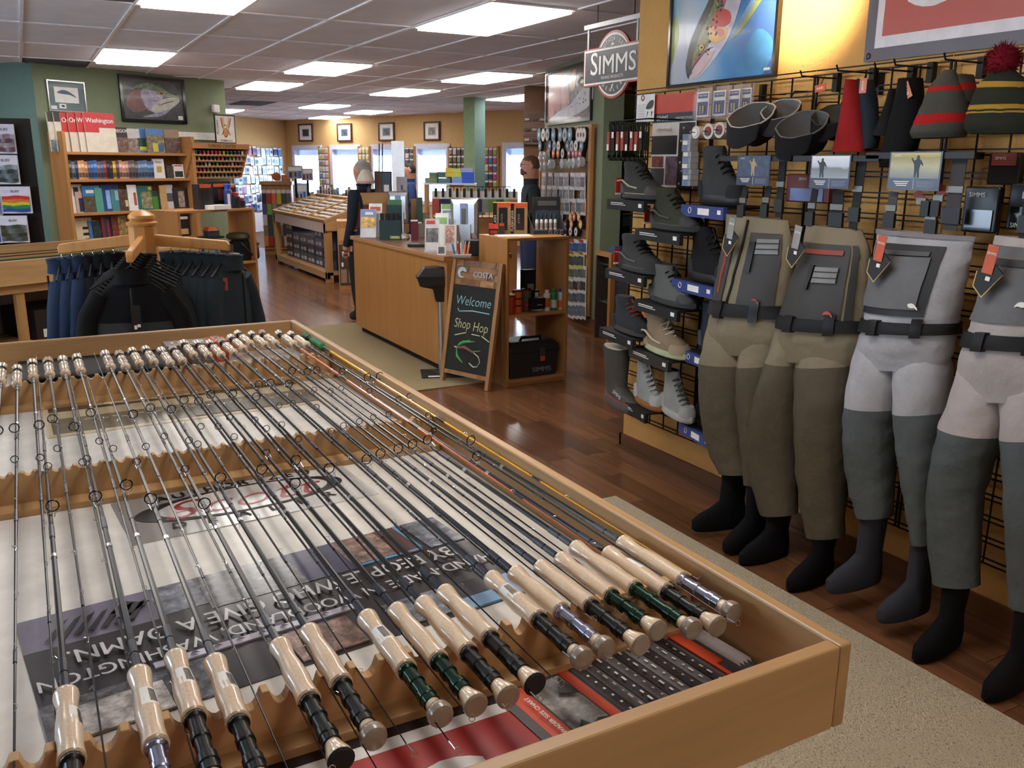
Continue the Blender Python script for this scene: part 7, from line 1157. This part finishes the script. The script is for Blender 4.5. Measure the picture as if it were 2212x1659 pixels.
b = MB(cream); b.text('S', Ms @ TR((cx-.205, cz+.012, .0125)), .20, None, .01); b.text('IMMS', Ms @ TR((cx+.05, cz+.0, .0125)), .165, None, .01, w=1.12); b.text('FISHING PRODUCTS', Ms @ TR((cx, cz-.073, .0125)), .027)
for s_, sgn in (('AUTHORIZED', 1), ('DEALER', -1)):
    m_ = len(s_)
    for k, ch in enumerate(s_): th = (k-(m_-1)/2)/(m_-1)*(1.7 if sgn > 0 else 1.4); b.text(ch, Ms @ TR((cx+sin(th)*R*.74, cz+sgn*cos(th)*R*.74, .0085), rz=-th*sgn), .034, None, .01)
b.prism([(cx-.012, cz-.165), (cx-.004, cz-.12), (cx+.016, cz-.115), (cx+.004, cz-.135), (cx+.008, cz-.14), (cx-.002, cz-.145)], .008, .009, None, Ms); b.prism(curve([(cx-.022, cz+.115), (cx-.008, cz+.135), (cx+.016, cz+.118), (cx, cz+.122)]), .008, .009, None, Ms); P(q, 'lettering', b, kind='stuff')
b = MB(mat((200, 198, 200), .4)); b.box(-.012, .012, -.34, .34, 2.458, 2.486); P(q, 'bracket_bar', b)
for y in (-.24, .30): b = MB(mat((150, 150, 152), .4)); b.box(-.004, .004, y-.01, y+.01, 2.28, 2.458); P(q, 'hanger_strap', b)
for y in (-.2, .2): b = MB(wire); b.tube([(0, y, 2.486), (0, y, 2.6)], .003, 5); P(q, 'ceiling_rod', b)
# ================================================================ tackle corner beyond the doorway
TPl = Pl((5.0, 7.6, 0), (1, 0, 0), (0, -1, 0)); ky = mat((206, 186, 40), .45)
pcard(TPl, 'red_sign', 'dark red sign with white letters behind the hanging sign', 'sign', (1344, 172, 1400, 206), .03, .01, None, mat((110, 30, 34), .5), [(mat((196, 190, 190), .5), 0, 0, 1, .04)], [('REEL GEAR', .45, .4, .3, wht)])
for k, (r, m, lb) in enumerate((((1312, 262, 1332, 290), blackm, 'top left'), ((1334, 262, 1358, 290), ky, 'top, yellow'), ((1312, 300, 1326, 322), mat((190, 180, 40), .4), 'yellow, left'), ((1310, 330, 1334, 352), mat((60, 66, 60), .3), 'third row left'), ((1340, 330, 1366, 352), mat((70, 74, 66), .3), 'third row right'), ((1310, 360, 1336, 388), mat((40, 50, 60), .3), 'fourth row'), ((1338, 366, 1362, 392), mat((30, 34, 30), .3), 'fourth row right'), ((1304, 412, 1328, 448), mat((150, 150, 140), .3), 'yellow-topped, fifth row left'), ((1328, 412, 1350, 448), mat((150, 150, 140), .3), 'yellow-topped, fifth row right'), ((1302, 464, 1340, 500), mat((120, 100, 50), .4), 'tan shield, sixth row'), ((1342, 460, 1366, 500), mat((60, 110, 110), .4), 'teal, sixth row'), ((1302, 508, 1336, 540), mat((30, 34, 40), .3), 'lowest row'))):
    pcard(TPl, 'tackle_pack', 'packaged tackle in the dark corner by the boots, '+lb, 'pack', r, .12, .04, None, blackm, [(m, .08, .3, .92, .8), (ky if 'yellow' in lb else mat((150, 160, 60), .4), .05, .9 if k > 6 else .1, .95, 1 if k > 6 else .16)], (), 'tackle packs in the corner')
b = MB(wire); b.box(5.3, 6.8, 7.55, 7.58, .6, 2.05); solo('pegboard_display', 'dark pegboard behind the packaged tackle', 'pegboard', b)
# small glazed case with oak frame
cs = atz(1300, 744, 0); q = T('glass_case', 'narrow oak-framed glass case beside the green post', 'display case', (4.55, 6.45, 0), -.1); hh = aty(1312, 548, 6.45).z
for r in ((0, .05, 0, .04, 0, hh), (.55, .6, 0, .04, 0, hh), (.05, .55, 0, .04, hh-.05, hh), (.05, .55, 0, .04, 0, .1), (0, .04, .04, .3, hh-.04, hh)): b = MB(shelfz); b.box(*r); P(q, 'frame_bar', b)
b = MB(pane); b.box(.05, .55, .012, .016, .1, hh-.05); P(q, 'pane', b); b = MB(mat((60, 50, 44), .6)); b.box(.02, .58, .3, .32, 0, hh-.04); P(q, 'back', b)
for z in (.35, .7): b = MB(pane); b.box(.05, .55, .04, .3, z, z+.008); P(q, 'glass_shelf', b)
for k in range(4): b = MB(mat([(60, 90, 150), (150, 160, 170), (40, 50, 90), (120, 60, 50)][k], .3)); b.box(-.05, .05, -.04, .04, 0, .16); p = q.location; solo('boxed_reel', 'boxed reel inside the glass case, %s shelf %s' % (('upper', 'upper', 'lower', 'lower')[k], ('left', 'right')[k % 2]), 'box', b, TR((p.x+.17+.2*(k % 2), p.y+.15, (.708, .708, .358, .358)[k]), rz=-.1))
# ================================================================ far half of the shop
FPl = lambda y, x=0, rz=-.5: Pl((x, y, 0), (cos(rz), sin(rz), 0), (sin(rz), -cos(rz), 0))
def fpl(px, py, y, rz=-.5): p = aty(px, py, y); return Pl((p.x, p.y, 0), (cos(rz), sin(rz), 0), (sin(rz), -cos(rz), 0))
# sloping fly-bin table
fx0, fx1, fy0, fy1 = 3.50, 4.25, 11.6, 14.4; zlo_, zhi_ = .80, 1.06
t = T('fly_bin_table', 'sloping oak fly-bin table with shoe boxes stacked underneath', 'table', (fx0, fy0, 0))
A_ = lambda x, y, z: (x-fx0, y-fy0, z)
for (x, y) in ((fx0, fy0), (fx1-.08, fy0), (fx0, fy1-.08), (fx1-.08, fy1-.08)): b = MB(oakz); b.box(*[v for p_ in zip((x-fx0, y-fy0), (x-fx0+.09, y-fy0+.09)) for v in p_], 0, zlo_ if x == fx0 else zhi_); P(t, 'leg', b, None, .003)
b = MB(mat((190, 172, 170), .5)); b.box(.0, .02, 0, fy1-fy0, zlo_-.13, zlo_); P(t, 'front_apron', b); b = MB(oakx); b.prism([(0, zlo_-.1), (fx1-fx0, zlo_-.1), (fx1-fx0, zhi_), (0, zlo_)], 0, .02, None, Matrix(((1, 0, 0, 0), (0, 0, -1, 0), (0, 1, 0, 0), (0, 0, 0, 1)))); P(t, 'end_apron', b)
b = MB(oaky); b.box(0, fx1-fx0, 0, fy1-fy0, .10, .14); P(t, 'bottom_shelf', b); b = MB(oaky); b.box(0, .04, 0, fy1-fy0, .05, .10); P(t, 'plinth', b)
sl_ = FR((0, 0, zlo_), (fx1-fx0, 0, zhi_-zlo_), (0, 1, 0)); SL = hypot(fx1-fx0, zhi_-zlo_); LY = fy1-fy0
b = MB(mat((150, 112, 72), .5)); b.box(0, SL, 0, LY, .0, .012, None, sl_); P(t, 'bin_tray', b)
for y in (0, LY/3, 2*LY/3, LY-.04): b = MB(oakx); b.box(0, SL, y, y+.04, .012, .05, None, sl_); P(t, 'divider', b)
for x in (0, SL-.04): b = MB(oaky); b.box(x, x+.04, .04, LY-.04, .012, .05, None, sl_); P(t, 'edge_rail', b)
rd = random.Random(5)
for sct in range(3):
    for r in range(6): b = MB(mat((130, 92, 56), .5)); x = .08+r*(SL-.16)/6; b.box(x, x+.012, sct*LY/3+.05, (sct+1)*LY/3-.02, .012, .035, None, sl_); P(t, 'bin_slat', b)
b = MB(mat((206, 200, 190), .5))
for sct in range(3):
    for r in range(6):
        for k in range(9): x = .11+r*(SL-.16)/6; y = sct*LY/3+.09+k*.092; b.box(x, x+.05, y, y+.06, .012, .03+rd.random()*.01, None, sl_)
P(t, 'fly_cups', b, kind='stuff')
shb = [mat((86, 96, 122), .5), mat((110, 118, 144), .5), mat((60, 64, 82), .5), mat((36, 38, 52), .5)]
for c in range(6):
    for r in range(4):
        if (c, r) in ((2, 3), (3, 3), (4, 3)): continue
        y = fy0+.22+c*.40; q = T('shoe_box', 'blue-grey shoe box under the fly-bin table, %s column, %s from bottom' % (ORD[c+1], ORD[r+1]), 'shoe box', (fx0+.14, y, .1405+r*.135), group='shoe boxes under the fly table'); m = shb[(c*3+r*5) % 3] if c < 5 else shb[2]
        b = MB(m); b.box(0, .5, 0, .36, 0, .1); P(q, 'carton', b); b = MB(m); b.box(-.006, .506, -.006, .366, .095, .132); P(q, 'lid', b); b = MB(mat((206, 206, 214), .5)); b.box(-.007, 0, .06, .16, .03, .08); P(q, 'end_label', b); b = MB(mat((206, 206, 214), .5)); b.box(-.0075, 0, .22, .32, .03, .07); P(q, 'end_label', b)
for r in range(5): q = T('shoe_box', 'navy shoe box at the near end of the fly table, %s from bottom' % ORD[r+1], 'shoe box', (fx0+.2, fy0+.02, .1405+r*.11), group='navy shoe boxes'); b = MB(mat((32, 44, 92), .5)); b.box(0, .38, -.0, .18, 0, .108); P(q, 'carton', b); b = MB(wht); b.box(.08, .26, -.001, 0, .04, .06); P(q, 'end_label', b)
# drawer cabinet between the fly table and the counter
cp = fpl(748, 600, 10.9, -.3); q = pcard(cp, 'drawer_cabinet', 'oak drawer cabinet with boxes below, beside the fly-bin table', 'cabinet', (733, 478, 775, 607), 0, .5, 0, shelfz, [(mat((190, 140, 86), .5), .05, .72, .95, .9), (mat((70, 54, 44), .6), .05, .06, .95, .66), (mat((150, 120, 96), .5), .1, .1, .4, .3), (mat((150, 130, 110), .5), .5, .1, .8, .28), (paper, .15, .34, .25, .4), (paper, .6, .32, .7, .38), (paper, .2, .5, .3, .56)])
b = MB(chrome); b.ball((.02, -.02, 1.0), .015); P(q, 'drawer_knob', b)
# wooden rack of bagged material
rp = fpl(600, 546, 15.6, -.35); a = rp.at(572, 546); c = rp.at(636, 546); W_ = (c-a).dot(rp.U); o = a; hgt = rp.at(600, 392).z
t = T('material_rack', 'oak rack hung with rows of coloured bagged material', 'display rack', (o.x, o.y, 0), rp.rz)
b = MB(shelfz); b.box(0, W_, .05, .4, 0, hgt-.05); P(t, 'body', b); b = MB(oakx); b.box(-.02, W_+.02, .0, .42, hgt-.06, hgt); P(t, 'top_board', b, None, .004)
mc = [[(44, 52, 56), (180, 50, 60), (214, 100, 60), (190, 170, 40), (50, 80, 60), (110, 100, 104)], [(90, 80, 130), (110, 170, 70), (140, 130, 120), (90, 110, 90), (206, 120, 140), (206, 200, 200)], [(190, 190, 190), (60, 60, 60), (90, 170, 60), (180, 180, 180), (70, 74, 70), (190, 190, 190)], [(140, 120, 90), (60, 70, 80), (110, 170, 70), (130, 120, 100), (60, 60, 80), (150, 140, 120)], [(214, 140, 60), (180, 50, 40), (110, 50, 50), (110, 80, 70), (190, 170, 150), (120, 100, 90)]]
for r in range(5):
    zt_ = hgt-.14-r*(hgt-.35)/5; b = MB(shelfx); b.box(0, W_, .02, .05, zt_-.30, zt_-.26); P(t, 'ledge', b)
    for k in range(6):
        w_ = W_/6; q = T('material_pack', 'bagged material pack in the %s row of the oak rack, %s from left' % (ORD[r+1], ORD[k+1]), 'pack', (o.x+rp.U.x*(k+.5)*w_, o.y+rp.U.y*(k+.5)*w_, zt_), rp.rz, 'bagged material packs'); b = MB(mat((206, 204, 206), .2)); b.box(-w_*.44, w_*.44, .0, .012, -.06, 0); P(q, 'header', b); b = MB(mat(mc[r][k], .4)); b.box(-w_*.42, w_*.42, -.01, .018, -.24, -.06); P(q, 'bag', b)
for (r, lb, m, nm) in (((590, 371, 607, 392), 'round orange wooden spool ornament on the material rack', mat((190, 100, 50), .5), 'disc'), ((608, 378, 628, 392), 'small wooden box on the material rack', mat((190, 130, 80), .5), 'box'), ((606, 372, 626, 380), 'brown and yellow packs on the material rack', mat((120, 80, 70), .5), 'pack')):
    if nm == 'disc': p = rp.at(598, 392, -.1); b = MB(m); k_ = depth_of(p)/FPX; b.lathe([(9*k_, -.04), (9*k_, .04)], (0, 0, 10*k_), (rp.N.x, rp.N.y, 0), 18); solo('wooden_spool', lb, 'ornament', b, TR((p.x, p.y, hgt)))
    else: pcard(rp, 'counter_box', lb, 'box', r, -.15, .15, hgt if nm == 'box' else hgt+.16, m, [(mat((220, 180, 50), .4), .6, 0, 1, 1)] if nm == 'pack' else ())
# bagged goods wall
BPl = Pl((2.0, 19.3, 0), (3.908/5.13, 3.323/5.13, 0), (3.323/5.13, -3.908/5.13, 0)); BPl = Pl(BPl.P+BPl.N*.05, BPl.U, BPl.N)
pcard(BPl, 'slat_panel', 'pale slat panel behind the bagged goods on the far left wall', 'display panel', (500, 315, 616, 520), -.02, .02, .3, mat((176, 150, 110), .6), zt=1.98)
bgc = [(150, 180, 220), (200, 214, 236), (90, 130, 190), (60, 70, 110), (206, 206, 226), (120, 160, 210), (170, 120, 170), (230, 236, 244), (70, 110, 170), (180, 200, 230)]
rd = random.Random(9); ngood = 0
for r in range(8):
    z0_ = 1.93-r*.215
    for k in range(12):
        px = 508+k*9.0+(r % 2)*3+rd.uniform(-1, 1); c = bgc[rd.randrange(len(bgc))]; p = BPl.at(px, 400, .03)
        q = T('bagged_goods', 'shiny bagged goods in the %s row of the far left wall, %s from left' % (ORD[r+1], ORD[k+1]), 'pack', (p.x, p.y, z0_+rd.uniform(-.02, .02)), BPl.rz+rd.uniform(-.15, .15), 'bagged goods on the far wall'); w_ = rd.uniform(.07, .11)
        key = ('bg', c, rd.randrange(3))
        if key not in pkm:
            b = MB(mat(c, .12, coat=.4)); b.box(-.07, .07, -.02, .0, -.19, -.035); e = MB(mat((220, 222, 230), .3)); e.box(-.07, .07, -.012, -.004, -.035, 0); f = MB(mat(tuple(v//(key[2]+1) for v in c), .3)); f.box(-.03, .045, -.024, -.02, -.16+.02*key[2], -.06); pkm[key] = (b.mesh('bag'), e.mesh('header'), f.mesh('contents'))
        for nm, me in zip(('bag', 'header', 'contents'), pkm[key]): P(q, nm, me)
b = MB(white); p0, p1 = BPl.at(552, 510, .0), BPl.at(575, 510, 0); 
pcard(BPl, 'white_bin', 'low white bin under the bagged goods', 'bin', (553, 492, 578, 520), .4, .3, 0, mat((206, 210, 226), .5), zt=.42)
# ---------------------------------------------------------------- window wall: pictures and packet panels
wU = WU if (WU.dot(RT) > 0) else -WU; WP = Pl(WA+WN*.02, wU, WN)
brnf = mat((70, 40, 34), .5)
for k, r in enumerate(((647, 268, 677, 306), (730, 267, 761, 306), (819, 265, 853, 305), (917, 263, 951, 304))):
    M, W_, H_ = onwall(r, WP)
    framed('framed_print', 'brown-framed print with wide mat above the windows, %s from left' % ORD[k+1], 'picture', M, W_, H_, .035, brnf, [('mat_board', paper, [R_]), ('inner_mat', mat((196, 198, 206), .5), [[(.2, .2), (.8, .2), (.8, .78), (.2, .78)]]), ('picture', mat([(60, 64, 76), (70, 84, 110), (100, 116, 140), (150, 144, 140)][k], .4, kind='blotch', vs=10), [[(.25, .26), (.75, .26), (.75, .72), (.25, .72)]])], glaze=False)
def panel(x0, x1, y1, lb, cols, nr, nc, seed, bg):
    short = {1: 'first narrow panel', 2: 'cream narrow panel', 3: 'third narrow panel', 4: 'wide panel left of the column', 5: 'wide panel right of the column'}[seed]
    a = WP.at(x0, 400); c = WP.at(x1, 400); zt_ = WP.at(x0, 318).z; zb_ = WP.at(x0, y1).z; W_ = (c-a).dot(WP.U); t = T('packet_panel', lb, 'display panel', (a.x, a.y, 0), WP.rz)
    b = MB(bg); b.box(0, W_, 0, .02, zb_, zt_); P(t, 'backing', b)
    for x in (-.03, W_-.03): b = MB(shelfz); b.box(x, x+.06, -.03, .02, zb_, zt_+.02); P(t, 'side_strip', b)
    rd = random.Random(seed)
    for r in range(nr):
        for k in range(nc):
            cc = cols[rd.randrange(len(cols))]; w_ = W_/nc; h_ = (zt_-zb_)/nr; xx = (k+.5)*w_; q = T('hanging_packet', 'packet on the %s, %s row, %s from left' % (short, ORD[r+1], ORD[k+1]), 'packet', (a.x+WP.U.x*xx+WP.N.x*.03, a.y+WP.U.y*xx+WP.N.y*.03, zt_-r*h_-.02), WP.rz, 'packets on the window wall')
            b = MB(mat(cc, .4)); b.box(-w_*.36, w_*.36, -.015, .0, -h_*.8, -h_*.2); P(q, 'pack', b); b = MB(mat((220, 220, 224), .4)); b.box(-w_*.36, w_*.36, -.008, .0, -h_*.2, 0); P(q, 'header', b)
bright = [(200, 120, 90), (120, 170, 90), (110, 130, 150), (206, 200, 200), (214, 110, 120), (90, 120, 170), (190, 180, 130)]; muted = [(90, 84, 80), (150, 146, 140), (200, 196, 190), (110, 120, 80), (130, 70, 60), (70, 70, 80)]
panel(694, 714, 410, 'first narrow packet panel, between the first two windows', bright, 7, 3, 1, mat((150, 160, 170), .5)); panel(779, 802, 372, 'second narrow packet panel, cream with drawings', [(206, 196, 150), (214, 206, 170)], 4, 3, 2, mat((206, 196, 150), .5)); panel(869, 898, 400, 'third narrow packet panel, between the third and fourth windows', [(200, 80, 90), (206, 204, 206), (90, 90, 100)], 7, 3, 3, mat((170, 160, 160), .5)); panel(972, 1008, 400, 'wide packet panel left of the column', muted, 5, 4, 4, mat((120, 108, 90), .5)); panel(1040, 1076, 405, 'wide packet panel right of the column', [(150, 50, 50), (60, 60, 70), (140, 180, 80), (190, 70, 60), (206, 204, 206), (180, 60, 140), (70, 110, 170)], 5, 4, 5, mat((150, 140, 120), .5))
# brown plank board with reels on the far right
kp = fpl(1148, 300, 10.5, -.5); t = pcard(kp, 'plank_board', 'brown plank board with small reels mounted, left of the stub wall', 'display board', (1130, 238, 1178, 312), 0, .04, None, mat((96, 70, 58), .6, kind='woodx', vs=14, var=.2)); 
for k in range(9): b = MB(mat((60, 50, 46), .4) if k % 2 else mat((150, 140, 136), .4)); b.cbox((-.1+.1*(k % 3), -.012, .06+.13*(k//3)), (.06, .02, .03)); P(t, 'mounted_reel', b)
b = MB(brownbase); p = kp.at(1154, 300, -.06); b.box(-.14, .14, 0, .06, 0, CEIL+.02); o = struct('column_brown', b, TR((p.x, p.y, 0), rz=-.5))
# ---------------------------------------------------------------- clutter between counter and windows
gp = fpl(1030, 430, 9.3, -.5); a, c = gp.at(935, 457), gp.at(1118, 457); W_ = (c-a).dot(gp.U); zt_, zb_ = gp.at(1000, 403).z, gp.at(1000, 470).z; t = T('wire_display', 'black wire grid hung with small bright packets behind the counter', 'display rack', (a.x, a.y, 0), gp.rz)
b = MB(wire)
for k in range(13): b.tube([(W_*k/12, 0, zb_), (W_*k/12, 0, zt_)], .004, 5)
for k in range(5): b.tube([(0, 0, zb_+(zt_-zb_)*k/4), (W_, 0, zb_+(zt_-zb_)*k/4)], .004, 5)
P(t, 'wire_grid', b); b = MB(shelfx); b.box(0, W_, .1, .5, 0, zb_); P(t, 'cabinet', b)
gc_ = [(190, 90, 80), (50, 60, 100), (60, 60, 100), (206, 140, 110), (200, 80, 90), (206, 150, 140), (60, 64, 100), (150, 160, 150), (120, 160, 80), (60, 110, 60), (170, 190, 90), (200, 130, 110)]
for k in range(12):
    p = a+gp.U*(W_*(k+.5)/12)+gp.N*.03; q = T('bead_packet', 'bagged bead packet on the wire grid, %s from left' % ORD[k+1], 'packet', (p.x, p.y, zt_-.05), gp.rz, 'bead packets on the wire grid'); b = MB(paper); b.box(-.045, .045, -.006, 0, -.09, 0); P(q, 'header', b); b = MB(mat(gc_[k], .3)); b.box(-.045, .045, -.014, .002, -.24-.03*(k == 0), -.09); P(q, 'bag', b); b = MB(black); b.box(-.015, .015, -.012, .02, -.07, .03); P(q, 'clip', b)
# folded shirts and boxes on a shelf before the fourth window
hp = fpl(970, 400, 11.5, -.5); a, c = hp.at(916, 400), hp.at(1026, 400); W_ = (c-a).dot(hp.U); zt_ = hp.at(960, 399).z; t = T('goods_shelf', 'tall shelf carrying folded shirts and boxes before the fourth window', 'shelf', (a.x, a.y, 0), hp.rz)
b = MB(shelfz); b.box(0, .04, 0, .4, 0, zt_); P(t, 'side_panel', b); b = MB(shelfz); b.box(W_-.04, W_, 0, .4, 0, zt_); P(t, 'side_panel', b); b = MB(wf); b.box(-.01, W_+.01, -.01, .42, zt_, zt_+.02); P(t, 'top_board', b)
for k in range(3): b = MB(shelfx); b.box(.04, W_-.04, .0, .4, .3+k*.35, .32+k*.35); P(t, 'shelf', b)
def fold(r, lb, c, n_):
    x0, y0, x1, y1 = r; p0, p1 = hp.at(x0, y1, -.05), hp.at(x1, y1, -.05); w_ = (p1-p0).dot(hp.U); h_ = hp.at(x0, y0, -.05).z-p0.z; o = (p0+p1)/2
    for k in range(n_): q = T('folded_shirt', '%s, %s from bottom' % (lb, ORD[k+1]), 'shirt', (o.x, o.y, p0.z+k*h_/n_), hp.rz, 'folded shirts'); b = MB(fab(*c)); b.loft([[(w_/2*s*cos(a_) if 0 else max(-w_/2, min(w_/2, w_*.62*cos(a_)*s)), .12+max(-.12, min(.12, .16*sin(a_)*s)), z) for a_ in [2*pi*i/16 for i in range(16)]] for z, s in ((0, .95), (h_/n_*.4, 1), (h_/n_*.95, .96))]); P(q, 'fold', b)
fold((917, 384, 946, 399), 'sage folded shirt in the lower left pile', (120, 140, 110), 2); fold((926, 372, 945, 384), 'grey-green folded shirt in the upper left pile', (110, 130, 104), 2); fold((945, 385, 975, 399), 'teal folded shirt in the lower middle pile', (90, 120, 120), 2); fold((944, 371, 972, 384), 'slate folded shirt in the upper middle pile', (86, 110, 114), 2)
for r, lb, c in (((976, 382, 998, 399), 'pale blue carton before the window', (120, 150, 206)), ((962, 363, 978, 382), 'yellow carton with black badge before the window', (206, 186, 50)), ((978, 364, 996, 382), 'lime carton before the window', (190, 200, 90)), ((998, 372, 1024, 399), 'bright blue carton stack by the column', (36, 80, 190)), ((994, 363, 1020, 372), 'lavender carton on the blue stack', (150, 160, 206))): pcard(hp, 'goods_carton', lb, 'box', r, -.04, .15, None, mat(c, .5), [(mat(tuple(int(v*.8) for v in c), .5), .0, .45, 1, .5)])
# low displays before the first windows
rd = random.Random(21); lp = fpl(700, 430, 15.0, -.5)
a, c = lp.at(640, 440), lp.at(762, 440); W_ = (c-a).dot(lp.U); zt_ = lp.at(700, 432).z; t = T('low_counter', 'low oak counter of tying supplies before the first windows', 'counter', (a.x, a.y, 0), lp.rz); b = MB(shelfz); b.box(0, W_, 0, .5, 0, zt_); P(t, 'cabinet', b); b = MB(oakx); b.box(-.02, W_+.02, -.02, .52, zt_, zt_+.03); P(t, 'top_board', b)
gl = [(150, 100, 80), (110, 120, 110), (90, 110, 150), (60, 60, 80), (170, 170, 180), (120, 150, 190), (140, 110, 100), (190, 180, 120), (90, 100, 90), (170, 60, 60), (200, 206, 220)]
for k in range(20):
    x = 642+k*6.1; hpx = rd.uniform(12, 34); c_ = gl[rd.randrange(len(gl))]; pcard(lp, 'supply_pack', 'upright supply pack on the low counter before the windows, %s from left' % ORD[k+1], 'pack', (x, 432-hpx, x+5.6, 432), -.1-.1*(k % 3), .08, zt_+.03, mat(c_, .4), [(mat(tuple(min(255, v+50) for v in c_), .4), .1, .6, .9, .9)], (), 'supply packs on the low counter')
for k, (r, c_) in enumerate((((622, 358, 654, 386), (150, 150, 160)), ((652, 364, 676, 390), (190, 150, 160)), ((638, 396, 664, 440), (170, 190, 226)))):
    y_ = 15.2; sp_ = fpl((r[0]+r[2])/2, r[3], y_, -.4); q = pcard(sp_, 'card_spinner', ('black and white carded display on the material rack side', 'pink and white carded display before the first window', 'pale blue display stand of packets by the material rack')[k], 'display', r, 0, .06, None, mat(c_, .5), [(mat((60, 60, 70), .5), .1, .1, .3, .5), (mat((60, 60, 70), .5), .45, .15, .6, .5), (mat((70, 110, 170), .5), .7, .1, .9, .6), (mat((226, 226, 230), .5), .05, .6, .95, .9)])
    b = MB(wire); z_ = q.location.z; b.tube([(0, .03, -z_), (0, .03, 0)], .02, 8); P(q, 'stand_post', b)
